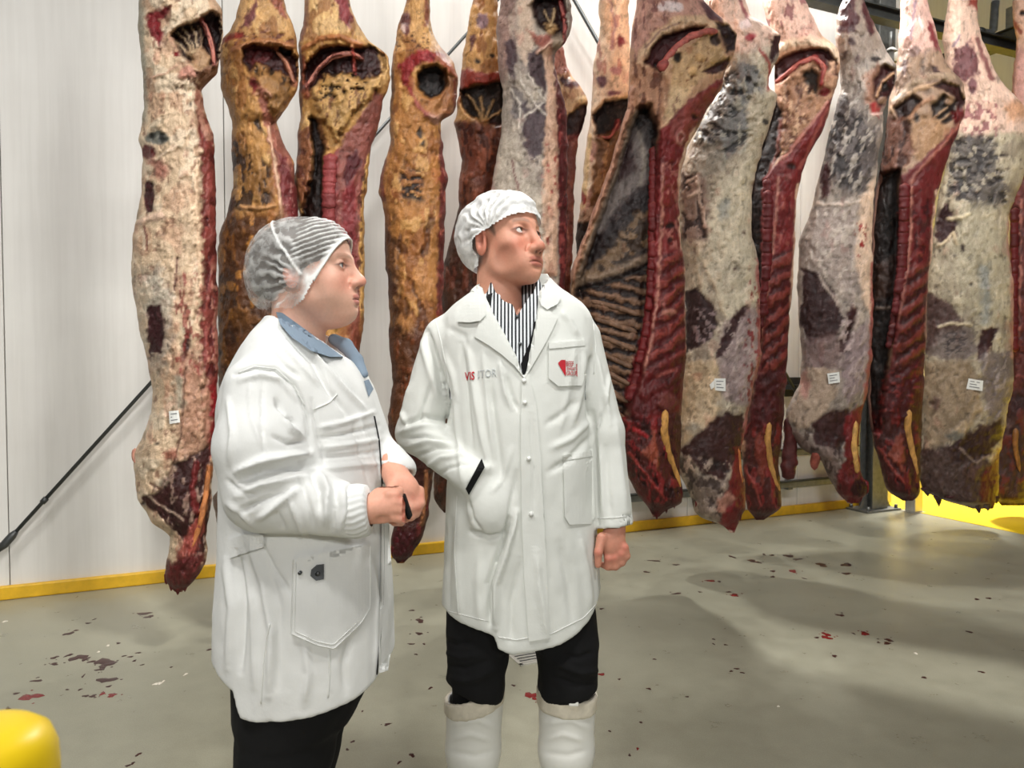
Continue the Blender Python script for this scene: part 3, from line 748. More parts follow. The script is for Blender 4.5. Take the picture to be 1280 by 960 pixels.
# --- 3: yellow side with the spine towards the camera
o = side('meat', 3.64, [(0,381,437),(20,380,443),(40,376,453),(55,374,464),(62,374,477),(70,374,485),(85,374,488),(100,375,488),(113,373,485),(125,374,480),(150,376,474),(165,372,470),(185,372,463),(205,370,461),(225,368,460),(245,369,457),(265,374,456),(300,376,455),(350,378,456),(400,380,455),(440,384,450),(520,390,446),(600,396,440),(660,404,434),(700,412,428),(715,416,424)],
 (200,150,86), [
 poly([(370,-80),(460,-80),(456,45),(420,40),(376,50)],(220,182,130),0,6,5,.8),
 blot(None,(150,86,44),16,.15,-.003,.6,2),blot(None,(228,190,130),12,.25,.003,.6,1.6),
 poly([(417,-4),(432,-4),(441,25),(437,38),(426,22)],(172,82,86)),line([(384,0),(380,30),(376,50)],5,(150,90,80),0,2,2,.7),
 line([(378,62),(400,48),(425,46),(450,56)],7,(204,130,76),.014),
 line([(376,75),(380,100),(384,118)],12,(146,58,42),0,3,3,.8),
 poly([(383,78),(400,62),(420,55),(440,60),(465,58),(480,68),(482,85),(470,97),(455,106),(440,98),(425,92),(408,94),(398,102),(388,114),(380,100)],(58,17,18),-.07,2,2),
 line([(384,108),(398,86),(415,71),(438,66),(452,73)],7,(168,100,88),.05),line([(441,60),(443,92)],4,(196,84,72),.04),
 poly([(393,118),(405,96),(430,92),(455,100),(476,92),(478,106),(458,126),(442,142),(432,160),(420,178),(412,162),(400,146),(393,134)],(192,150,90),.04,3,4),
 blot([(395,90),(480,90),(470,110),(430,120),(400,130)],(36,24,16),5,.15,-.02,.9,1.0),blot([(395,115),(470,100),(430,175),(408,160)],(120,70,38),4,.2,-.004,.8,3),
 poly([(474,62),(486,80),(487,100),(478,112),(468,108),(478,92)],(214,170,110),.01),
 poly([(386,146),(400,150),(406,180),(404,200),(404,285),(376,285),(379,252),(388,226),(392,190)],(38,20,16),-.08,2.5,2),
 poly([(371,165),(388,158),(391,190),(388,222),(380,262),(367,240)],(164,104,68),.006,2.5,3),blot([(368,160),(390,160),(388,260),(368,255)],(96,44,32),5,.15,-.004,.8,2),
 line([(398,150),(404,175),(410,185)],4,(170,120,80),.02),
 poly([(470,113),(482,124),(464,190),(457,240),(456,300),(458,450),(440,450),(430,330),(424,290),(402,290),(404,240),(408,202),(425,182),(446,150)],(168,96,88),.005,2.5,3,.95,.3),
 poly([(406,205),(422,185),(424,240),(422,300),(402,300)],(150,62,62),.004,2,2,.9,.35),
 poly([(432,197),(445,186),(453,200),(442,225),(436,245),(431,222)],(96,22,30),-.006),
 poly([(426,240),(444,225),(446,300),(440,360),(428,330)],(146,44,50),0,3,3,.9,.4),
 line([(462,196),(456,240),(453,300),(454,430)],8,(206,158,92),.01),blot([(446,200),(460,200),(458,440),(444,440)],(90,50,36),4,.2,-.004,.8,2),
 poly([(425,400),(460,395),(455,450),(440,720),(380,720)],(170,90,60),0,6,4,.6),
 ], .12, (110,64,40), seed=37)
e = carcass(o, 'yellow-fatted side of beef behind the woman\'s face, split spine showing')
vertebrae(o, [(413,196),(411,240),(411,300),(412,340)], 16, 15, e, 5, (160,70,70))
beef_tube(o, [(384,106),(398,86),(415,71),(438,66),(452,73)], 6, 6, (183,119,103), 'pelvic_bone', e, .004)

# --- 4: orange side left of the man
o = side('meat', 3.72, [(0,510,537),(20,502,538),(40,496,542),(53,494,548),(65,491,557),(80,489,569),(95,488,573),(130,488,571),(143,487,567),(150,487,553),(170,487,551),(190,486,554),(205,480,557),(220,475,559),(240,474,558),(255,478,557),(272,481,556),(300,480,556),(340,483,554),(385,487,553),(430,487,553),(448,488,553),(465,491,554),(482,492,556),(500,488,558),(520,485,560),(560,487,556),(590,494,541),(620,500,538),(645,496,535),(662,491,531),(675,489,526),(688,489,517),(697,491,511),(704,497,504)],
 (196,134,72), [
 poly([(480,-100),(560,-100),(552,60),(520,58),(490,66)],(216,168,108),0,6,5,.8),blot(None,(150,84,40),15,.12,-.003,.6,2),blot(None,(224,176,110),11,.25,.003,.6,1.6),
 ell(507,30,7,16,(132,78,72)),ell(504,36,3,6,(196,170,160)),line([(534,0),(532,30)],5,(150,60,60),0,2,2,.7),
 blot([(495,40),(545,40),(560,64),(492,64)],(90,46,30),5,.25,-.005,.8,.5),
 poly([(499,80),(515,66),(535,62),(554,68),(548,76),(525,80),(512,92),(514,112),(522,132),(511,118),(503,98)],(172,46,50),.004),
 line([(548,72),(562,84),(570,98)],7,(196,110,80),.012),
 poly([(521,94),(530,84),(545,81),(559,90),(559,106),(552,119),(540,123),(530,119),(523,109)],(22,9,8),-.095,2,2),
 poly([(552,84),(566,93),(573,110),(571,146),(556,153),(546,138),(558,112)],(172,114,72),-.02,3,3),line([(568,100),(570,140)],4,(120,40,34),0,1.5,1.5,.8),
 poly([(524,122),(540,124),(552,120),(552,148),(540,146),(530,136)],(190,130,78),.0),
 line([(520,128),(532,142),(548,149)],6,(194,106,94),.012),poly([(538,142),(551,143),(550,156),(540,153)],(200,150,130),.01),
 ell(525,166,4,8,(54,40,30),-.008),ell(530,180,3,5,(60,44,32),-.006),
 blot([(500,212),(530,212),(528,252),(500,248)],(34,22,18),6,-.05,-.008,.95,.7),
 poly([(549,152),(556,190),(562,215),(562,260),(560,300),(557,395),(545,395),(548,300),(550,240),(549,200)],(122,34,36),-.006,1.5,2,.95,.4),blot([(548,190),(562,200),(560,390),(546,390)],(206,110,90),4,.25,.004,.7,2),
 line([(482,200),(476,225),(480,250)],6,(140,40,36),0,2,2,.8),
 poly([(476,280),(500,300),(498,420),(486,420),(480,330)],(76,40,26),0,5,5,.8),blot([(478,270),(550,270),(548,420),(484,420)],(90,44,24),12,.08,-.005,.7,2.5),blot([(490,270),(550,270),(548,420),(490,420)],(214,150,90),9,.25,.004,.6,2.5),
 poly([(478,415),(562,405),(562,560),(478,560)],(84,40,24),0,12,6,.85),blot([(484,420),(556,420),(550,560),(484,560)],(156,84,46),7,.2,.003,.7,3),
 poly([(480,560),(545,560),(542,710),(484,710)],(72,22,24),0,10,4,.95),blot([(488,560),(540,560),(538,700),(488,700)],(140,50,48),6,.22,.005,.75,2.5),
 line([(533,590),(532,620),(527,655)],6,(156,100,64),.012),
 poly([(486,665),(520,660),(518,706),(488,706)],(80,12,22),0,3,3,.95),
 ], .12, (140,84,44), seed=41)
e = carcass(o, 'orange-fatted side of beef in the gap between the woman and the man')
beef_tube(o, [(533,588),(532,620),(527,652)], 6, 5, (160,104,66), 'neck_ligament', e, 0)
for k,(x,y) in enumerate([(493,690),(502,694),(512,688),(498,678)]): beef_tube(o, [(x,y-10),(x,y+9)], 11, 7, (88,14,26), 'neck_shred', e, -.014, seed=k+20)

# --- 5: orange side half hidden behind the man's cap
o = side('meat', 4.30, [(0,591,622),(40,583,625),(70,578,628),(95,575,630),(110,574,632),(145,570,632),(153,566,632),(170,572,630),(200,577,628),(240,572,620),(258,574,618),(300,563,612),(340,554,610),(360,552,610),(420,552,612),(500,548,612),(560,542,610),(598,541,600),(622,543,580),(634,549,570),(641,556,562)],
 (220,164,98), [
 blot(None,(176,100,50),14,.12,-.003,.6,2),ell(602,26,8,10,(160,124,128)),poly([(588,44),(594,42),(592,58),(586,64)],(110,50,44)),
 ell(597,76,4,3,(40,26,20),-.005),ell(615,70,4,3,(40,26,20),-.005),
 poly([(570,92),(585,86),(610,92),(640,86),(640,102),(600,106),(576,112)],(178,62,42),.01,2,3),
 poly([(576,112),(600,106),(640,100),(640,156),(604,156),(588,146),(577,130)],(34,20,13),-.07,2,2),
 line([(604,150),(590,125),(584,118)],2,(190,150,100),.02),line([(605,150),(600,122)],2.5,(190,150,100),.02),line([(606,150),(616,126)],2.5,(190,150,100),.02),line([(606,152),(626,138)],2.5,(190,150,100),.02),
 poly([(586,148),(612,148),(604,166),(594,166)],(196,146,90),.02),
 poly([(566,152),(634,156),(632,260),(566,260)],(140,64,50),0,5,5,.85),blot([(570,155),(630,155),(625,260),(572,260)],(196,110,76),7,.1,.004,.75,2.5),blot([(570,155),(630,155),(625,260),(572,260)],(70,28,24),7,.15,-.004,.75,2.5),
 poly([(545,258),(626,250),(620,660),(536,660)],(70,26,20),0,8,4,.92),blot([(552,258),(612,258),(606,640),(542,640)],(150,76,50),7,.25,.003,.7,3),
 ], .11, (90,44,30), seed=53)
carcass(o, 'orange side of beef half hidden behind the man\'s hair cap')

# --- 6: grey side above the man's cap
o = side('meat', 3.98, [(0,625,713),(10,624,715),(25,622,715),(40,621,712),(50,621,709),(57,621,705),(63,621,696),(70,622,691),(94,624,697),(110,627,701),(125,628,705),(140,628,709),(165,627,709),(190,622,709),(240,614,709),(300,612,709),(360,610,706),(440,612,704),(540,616,700),(600,624,690),(640,640,676)],
 (160,148,136), [
 blot(None,(120,106,100),16,.08,-.003,.6,1.8),blot(None,(196,182,164),10,.2,.003,.7,1.8),
 poly([(616,-60),(646,-60),(640,70),(628,110),(618,90)],(152,116,106),0,6,4,.8),poly([(646,-60),(664,-60),(668,50),(656,82),(646,60)],(204,178,156),0,5,4,.85),
 poly([(630,52),(642,47),(647,70),(641,102),(633,86)],(78,56,60)),poly([(661,66),(682,58),(684,90),(682,118),(670,106),(660,86)],(70,52,56)),
 poly([(649,130),(658,125),(663,138),(655,144)],(66,52,56)),poly([(668,128),(684,128),(684,166),(672,202),(660,192),(651,162)],(80,64,68),0,2,4),poly([(640,110),(655,112),(650,150),(640,145)],(104,96,96),0,4,4,.8),
 line([(650,100),(668,128),(684,146)],2,(206,196,184),.004),line([(660,92),(676,118),(684,128)],1.6,(206,196,184),.004),line([(648,150),(664,140),(680,128)],2,(206,196,184),.004),line([(638,110),(650,130),(648,160)],2,(200,190,178),.004),
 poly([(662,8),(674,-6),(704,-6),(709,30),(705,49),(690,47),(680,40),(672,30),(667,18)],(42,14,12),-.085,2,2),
 line([(699,-4),(706,25),(706,56)],5,(142,40,46),.03),poly([(680,30),(690,26),(698,38),(690,46),(682,42)],(192,152,104),.05),line([(688,34),(682,14)],2,(190,160,120),.02),line([(690,32),(692,12)],2,(190,160,120),.02),
 poly([(688,46),(706,42),(704,58),(692,62)],(170,150,130),.02),
 poly([(659,36),(672,45),(687,44),(691,60),(682,66),(672,56)],(196,116,100),.01),line([(672,66),(690,52)],4,(224,180,160),.015),
 poly([(677,62),(688,58),(693,90),(697,130),(698,240),(696,345),(680,345),(677,240),(682,165),(685,110)],(208,168,142),.01,2,2),
 poly([(691,70),(700,108),(712,140),(713,370),(699,370),(698,240),(696,130)],(112,28,34),-.006,1.5,2,.95,.4),blot([(695,120),(712,140),(712,360),(698,360)],(190,90,84),4,.25,.003,.7,2),
 poly([(612,190),(640,160),(660,210),(680,240),(676,380),(606,380)],(184,172,156),0,8,6,.75),line([(640,200),(648,240),(652,250)],2.5,(120,60,60),0,1,2,.8),poly([(610,200),(622,200),(616,260),(606,260)],(150,116,108),0,4,3,.7),
 blot([(678,180),(698,180),(696,340),(680,340)],(210,90,76),5,.35,0,.8,2),
 ], .12, (140,110,96), seed=67)
e = carcass(o, 'grey-marbled side of beef directly above the man\'s hair cap')
beef_tube(o, [(699,0),(706,25),(706,54)], 5, 5, (170,89,82), 'pelvic_bone', e, .004)

# --- 7: narrow side peeping out right of the grey one
o = side('meat', 4.50, [(55,688,702),(80,688,708),(95,690,715),(108,692,726),(118,694,732),(130,696,735),(145,696,733),(160,696,728),(172,696,722),(200,697,720),(240,697,718),(300,696,716),(360,694,714),(440,690,712),(520,688,708),(600,690,702)],
 (214,174,132), [
 blot(None,(170,110,80),10,.1,0,.6,2),poly([(688,55),(706,55),(712,90),(690,95)],(206,130,120),0,2,2,.8),ell(716,106,10,4,(110,50,58)),ell(706,100,6,4,(90,40,46)),
 ell(728,124,7,6,(224,190,140),.01),poly([(708,144),(730,130),(738,138),(730,166),(714,176),(704,168)],(48,16,15),-.04,2,2),
 poly([(690,172),(726,166),(726,610),(684,610)],(136,56,50),0,3,3,.9),blot([(690,170),(724,170),(720,600),(688,600)],(196,120,100),5,.2,.003,.7,2),
 ], .09, (120,60,50), seed=71)
carcass(o, 'narrow side of beef just right of the grey one, mostly hidden')

# --- 8: pale side behind the open one
o = side('meat', 4.72, [(0,748,786),(30,750,786),(50,748,788),(80,743,790),(110,740,792),(140,738,792),(160,736,790),(180,733,785),(200,731,778),(240,727,766),(262,724,756),(280,721,750),(300,720,742),(320,721,737),(334,724,732)],
 (228,200,170), [
 blot(None,(200,120,110),9,.15,0,.6,3),poly([(748,-60),(770,-60),(764,60),(752,40)],(226,180,140),0,4,3,.6),line([(762,0),(770,30),(764,60)],3,(170,120,130),0,1.5,2,.7),
 poly([(770,50),(776,42),(784,56),(774,60)],(150,40,52)),ell(752,102,6,7,(126,90,98)),ell(768,118,9,5,(150,90,100)),ell(770,88,8,6,(206,150,150)),
 line([(740,140),(755,125),(785,118)],6,(228,190,150),.012),
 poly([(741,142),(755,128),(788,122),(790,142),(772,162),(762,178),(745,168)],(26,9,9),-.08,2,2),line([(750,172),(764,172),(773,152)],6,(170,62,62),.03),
 poly([(744,172),(780,160),(776,210),(758,262),(738,262),(742,210)],(142,96,56),-.02,3,3),blot([(740,170),(776,170),(756,260),(738,260)],(206,150,90),6,.2,.004,.7,3),
 line([(737,170),(734,210),(730,250),(727,268)],6,(224,190,140),.008),ell(729,248,3,8,(190,50,44)),
 poly([(718,262),(756,256),(752,276),(716,282)],(190,150,120),.01),poly([(714,278),(760,274),(752,340),(714,340)],(30,17,15),0,3,3,.95),
 ], .10, (120,80,60), seed=79)
e = carcass(o, 'pale cream side of beef behind the opened one, dark hollow at its hip')
beef_tube(o, [(750,172),(764,172),(774,150)], 5, 4, (183,100,90), 'pelvic_bone', e, .004)
# --- 9: opened side right of the man: chest hollow, ribs, split spine
SP9 = [(905,96),(900,112),(884,137),(866,165),(855,190),(849,250),(852,300),(862,345),(862,445),(856,487),(845,535),(795,535),(778,500),(796,440),(806,400),(812,330),(812,250),(820,200),(824,165),(846,140),(880,110)]
o9 = o = side('meat', 4.24, [(0,795,880),(15,795,893),(30,791,913),(42,789,921),(58,789,921),(72,788,915),(90,787,906),(110,786,902),(137,783,884),(150,779,878),(162,776,872),(183,769,859),(215,760,852),(250,746,848),(300,728,851),(325,719,855),(345,712,857),(365,713,857),(400,716,857),(445,726,858),(463,734,857),(487,745,853),(520,760,852),(560,772,850),(590,782,850),(604,790,853),(618,796,855),(630,807,850),(638,812,832),(646,816,824)],
 (196,152,118), [
 blot(None,(150,104,80),12,.1,-.003,.6,2),blot(None,(226,190,156),9,.25,.003,.6,2),
 poly([(785,-80),(890,-80),(880,20),(850,20),(820,35),(790,80)],(214,160,146),0,5,5,.8),ell(838,8,18,7,(226,206,204)),poly([(874,4),(890,0),(912,8),(902,28),(884,20)],(108,56,66)),blot([(790,0),(840,0),(820,60),(792,80)],(140,80,80),5,.2,0,.7,2.5),
 line([(796,92),(804,68),(822,44),(850,25),(880,26),(906,40)],11,(222,186,150),.022,3,2),line([(806,60),(826,38),(850,28)],2,(150,110,100),-.006),
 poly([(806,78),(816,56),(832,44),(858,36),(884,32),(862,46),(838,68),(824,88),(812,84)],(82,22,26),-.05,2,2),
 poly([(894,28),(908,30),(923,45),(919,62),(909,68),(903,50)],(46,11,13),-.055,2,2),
 poly([(842,76),(862,56),(884,46),(892,40),(904,58),(908,74),(892,86),(882,96),(862,112),(846,132),(836,122),(838,92)],(198,162,120),-.01,3,4),
 ell(894,50,6,8,(78,60,54),-.03),ell(847,72,5,7,(40,28,24),-.02),poly([(878,90),(894,79),(912,72),(909,86),(890,93)],(72,18,18),-.025,1.5,1.5),blot([(850,60),(890,60),(880,95),(850,110)],(150,96,60),5,.2,-.006,.75,1),
 ell(820,82,3,4,(30,14,12),-.02),ell(866,88,6,6,(222,180,128),.012),ell(874,72,6,5,(218,174,120),.012),ell(862,62,5,5,(206,150,110),.01),
 poly([(838,110),(866,108),(850,136),(838,160),(828,168)],(212,180,140),.0,3,3),blot([(830,105),(866,105),(838,165)],(130,80,70),4,.3,-.003,.7,3),
 poly([(788,78),(820,86),(832,100),(828,150),(820,170),(806,140),(788,140)],(196,144,112),-.015,3,3),blot([(788,78),(830,90),(822,170),(785,150)],(120,66,50),5,.1,-.005,.75,3),
 # chest hollow
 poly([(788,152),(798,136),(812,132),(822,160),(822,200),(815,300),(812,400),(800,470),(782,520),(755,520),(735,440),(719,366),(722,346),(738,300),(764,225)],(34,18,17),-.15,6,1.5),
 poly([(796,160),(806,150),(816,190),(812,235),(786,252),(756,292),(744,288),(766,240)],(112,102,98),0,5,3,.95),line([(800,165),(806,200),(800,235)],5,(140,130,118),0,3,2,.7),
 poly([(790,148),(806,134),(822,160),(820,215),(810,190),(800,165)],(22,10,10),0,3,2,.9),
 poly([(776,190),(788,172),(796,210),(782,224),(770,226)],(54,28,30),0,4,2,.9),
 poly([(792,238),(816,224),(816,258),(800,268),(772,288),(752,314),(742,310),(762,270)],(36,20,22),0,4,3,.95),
 poly([(796,266),(816,262),(816,306),(792,318),(772,330),(752,346),(732,354),(728,344),(760,312),(772,298)],(128,102,76),0,4,4,.95),blot([(770,280),(816,270),(812,330),(740,350)],(44,30,24),8,.0,0,.85,1),
 line([(722,352),(748,346),(780,334),(816,318)],9,(140,118,98),.012,3,2,.9),line([(720,362),(750,358),(785,344),(814,330)],4,(20,12,11),-.01,2,2,.9),
 line([(790,112),(781,150),(774,178),(762,215),(744,262),(722,318),(715,350)],9,(208,152,124),.035,2,1.5),line([(796,140),(786,165),(772,212),(756,255),(736,305),(724,345)],4,(150,132,116),.02,2,1,.8),
 stripes([(716,366),(750,360),(812,336),(810,400),(800,452),(784,510),(756,520),(732,440)],1.82,15,(40,22,18),(134,100,76),.014),
 # spine
 poly(SP9,(146,44,46),.012,2,2,1,.35),
 poly([(850,140),(880,112),(900,104),(884,135),(866,163),(850,185),(838,170),(838,152)],(176,82,74),.0,2,3,.95,.3),ell(868,146,4,4,(60,14,18),-.012),line([(846,172),(852,164),(856,170),(852,180),(847,178),(846,172)],2.5,(216,150,138),.006),
 line([(868,160),(858,182),(850,210),(849,250),(852,300),(857,345),(857,440)],4,(222,186,160),.008),
 line([(829,205),(828,260),(826,300),(823,360),(816,420),(800,490)],3.5,(222,150,132),.004),
 poly([(830,210),(846,205),(846,300),(852,330),(828,330)],(150,52,52),0,3,3,.9,.4),blot([(828,190),(848,190),(850,310),(828,310)],(214,130,118),5,.22,.004,.75,1.6),ell(838,282,6,4,(40,14,18),-.01),ell(838,300,5,3,(60,18,22),-.008),
 stripes([(828,318),(855,312),(858,440),(850,480),(800,505),(814,440),(824,380)],.95,17,(96,22,26),(168,72,64),.014),blot([(826,320),(856,320),(854,470),(806,480)],(110,24,28),6,.1,-.004,.7,1),
 ell(836,390,9,4,(214,140,120),.006),ell(828,380,3,6,(206,120,110),.006),
 poly([(796,470),(858,440),(856,490),(846,520),(790,520),(780,500)],(108,28,30),0,6,4,.9,.4),ell(834,502,12,11,(140,66,60),.016),line([(820,470),(846,462)],4,(170,84,76),.004),
 # neck
 poly([(776,515),(812,525),(852,515),(856,560),(858,625),(820,655),(796,625),(772,560)],(92,16,22),.0,3,3,.95,.45),blot([(778,520),(852,520),(852,630),(800,630)],(170,44,46),7,.18,.006,.8,1.8),blot([(778,520),(852,520),(852,630),(800,630)],(40,8,12),7,.2,-.008,.8,1.8),
 poly([(800,566),(812,556),(818,536),(822,566),(826,592),(814,578)],(184,90,66),.006,2,2,.95),
 poly([(832,520),(850,514),(852,560),(844,590),(840,560)],(96,40,36),0,2,3,.9),
 line([(786,566),(808,594),(830,622)],3,(190,70,64),.006),line([(790,600),(806,622),(812,640)],5,(120,18,26),0,2,2,.9),
 line([(808,545),(800,540),(792,536)],5,(206,50,56),.004),
 ], .16, (190,150,125), seed=83, edge=1.6)
e = carcass(o, 'opened side of beef right of the man\'s shoulder, dark chest hollow and ribs showing')
vertebrae(o, [(818,186),(817,250),(817,310),(814,370),(808,420),(796,470),(788,500)], 13, 16, e, 9, (132,36,38))
beef_tube(o, [(832,512),(830,540),(836,568),(846,594),(851,610)], 12, 4, (214,158,86), 'neck_ligament', e, .004, var=.1)
beef_tube(o, [(828,84),(834,72),(845,60),(862,46),(884,39),(898,40)], 9, 8, (183,98,89), 'pelvic_bone', e, .012)
beef_tube(o, [(824,88),(829,82),(834,74)], 17, 13, (175,87,81), 'pelvic_bone', e, .012)
for k,(x,y) in enumerate([(806,618),(813,632),(820,642),(832,634),(842,628),(824,626),(849,618)]): beef_tube(o, [(x,y-14),(x+1,y+8)], 9, 3, (92,12,20), 'neck_shred', e, -.014, seed=k+40)
for k, y in enumerate(range(384, 520, 22)):
    beef_tube(o, [(738 + (y - 384) * .22, y - 8), (770, y), (800 - (y - 384) * .12, y + 10)], 7, 7, (128,96,74), 'rib', e, .004, seed=k)

# --- 10: large grey side beside the opened one
o = side('meat', 4.64, [(0,880,931),(20,885,937),(30,890,958),(44,895,976),(60,898,975),(72,900,972),(95,900,962),(110,898,962),(117,895,973),(126,890,971),(140,882,967),(160,872,961),(180,862,955),(206,852,948),(225,849,944),(245,847,940),(297,849,940),(328,854,948),(360,856,951),(445,856,951),(463,854,946),(487,850,941),(529,847,934),(555,845,927),(580,841,926),(592,850,928),(610,859,931),(640,868,931),(648,878,927),(656,903,922),(666,914,918)],
 (178,164,144), [
 blot(None,(140,126,112),18,.1,-.003,.6,1.7),blot(None,(206,194,170),10,.22,.003,.7,1.7),blot(None,(110,84,72),4,.42,-.002,.7,1.8),
 poly([(870,-90),(990,-90),(980,40),(950,60),(930,66),(890,60)],(220,184,166),0,8,5,.85),line([(925,0),(934,22)],5,(184,80,92),0,2,2,.8),ell(938,46,7,6,(196,74,84)),ell(932,30,8,6,(236,210,206)),
 poly([(964,44),(978,42),(974,72),(964,78),(961,60)],(58,14,15),-.03),line([(950,62),(962,80),(960,112)],4,(190,90,80),.006),
 poly([(905,96),(928,76),(946,84),(958,116),(955,150),(940,172),(905,202),(880,196),(868,176),(884,132)],(112,112,112),0,5,5,.9),
 blot([(890,90),(950,90),(955,160),(900,205),(866,180)],(46,44,46),9,.05,-.012,.9,.8),blot([(880,90),(958,90),(955,170),(900,215),(862,190)],(170,164,150),7,.25,.004,.8,1.6),
 poly([(936,118),(968,112),(962,150),(950,190),(942,220),(934,200)],(192,178,154),.004,4,4,.9),ell(956,152,4,4,(50,46,44),-.006),
 poly([(868,180),(900,178),(908,210),(884,222),(860,215)],(150,140,126),0,4,4,.8),
 poly([(902,222),(940,200),(938,300),(946,380),(912,402),(880,335),(886,260)],(204,192,168),.004,8,6,.8),ell(905,262,8,14,(150,152,148),0,5,4,.7),
 poly([(852,215),(880,220),(886,290),(872,320),(854,300)],(146,116,104),0,4,4,.85),blot([(852,215),(884,220),(884,300),(854,300)],(48,28,28),7,.05,-.012,.9,1.6),line([(858,228),(870,222),(876,240)],3.5,(206,176,156),.014),line([(862,246),(872,240),(878,262),(882,284)],3.5,(206,176,156),.014),
 line([(870,310),(885,340),(900,372),(906,392)],4,(206,190,164),.006),blot([(858,300),(900,300),(905,390),(862,370)],(196,176,150),6,.15,.006,.7,1.8),
 poly([(856,362),(870,360),(888,376),(897,390),(896,410),(886,426),(871,434),(856,442)],(58,25,30),-.008,2,3,.97),blot([(868,385),(896,390),(890,430),(864,430)],(160,140,140),4,.1,.003,.7,1.4),
 poly([(900,408),(936,384),(952,390),(952,470),(940,510),(905,500),(898,450)],(146,126,128),0,6,4,.85),poly([(922,388),(936,381),(930,398),(916,424),(904,448),(894,448),(904,416)],(76,44,46),-.005,2,3),blot([(905,400),(945,395),(942,500),(905,500)],(190,172,166),4,.2,.003,.7,3,.5),
 poly([(857,452),(894,448),(900,470),(897,520),(850,558),(850,500)],(196,172,140),.006,3,4,.95),ell(872,470,6,4,(190,130,100),0,3,3,.6),ell(864,535,10,8,(120,124,122),0,5,4,.6),
 poly([(850,560),(880,535),(906,514),(932,518),(930,560),(904,602),(880,592),(864,576)],(72,32,32),-.006,3,4,.97),
 poly([(858,588),(906,600),(922,600),(922,640),(900,652),(868,644)],(122,104,94),0,5,4,.9),blot([(842,570),(915,575),(905,650),(866,645)],(50,34,32),8,.08,-.006,.8,1.4),blot([(842,570),(915,575),(905,650),(866,645)],(180,160,144),6,.28,.004,.7,1.4),
 line([(949,325),(952,370),(951,440),(944,482),(934,530),(927,575)],8,(210,128,120),.004,2,2,.95),blot([(938,330),(952,330),(950,450),(930,560),(922,560)],(170,50,54),4,.2,0,.8,2),
 poly([(919,560),(928,558),(934,640),(916,668),(900,655),(906,620),(914,600)],(150,32,36),.0,2,3,.95,.4),poly([(896,626),(912,612),(918,624),(908,640),(898,640)],(200,140,120),.004),
 ell(930,290,2,2,(90,60,50)),ell(918,336,2,2,(90,60,50)),
 ], .14, (190,160,140), seed=97)
e = carcass(o, 'broad grey-and-cream side of beef immediately right of the opened one')
paper_tag(o, [(893,473),(907,473),(907,489),(894,488)], e)
patch(o, [(887,481),(893,475),(893,484),(889,487)], .006, 'torn_corner', PAPER_M, e, 3)
beef_tube(o, [(923,560),(925,585),(928,604)], 5, 4, (214,130,74), 'neck_ligament', e, .002)
for k,(x,y) in enumerate([(872,636),(890,646),(904,650),(916,658),(924,644)]): beef_tube(o, [(x,y-12),(x+1,y+8)], 9, 3, (112,22,28), 'neck_shred', e, -.014, seed=k+60)

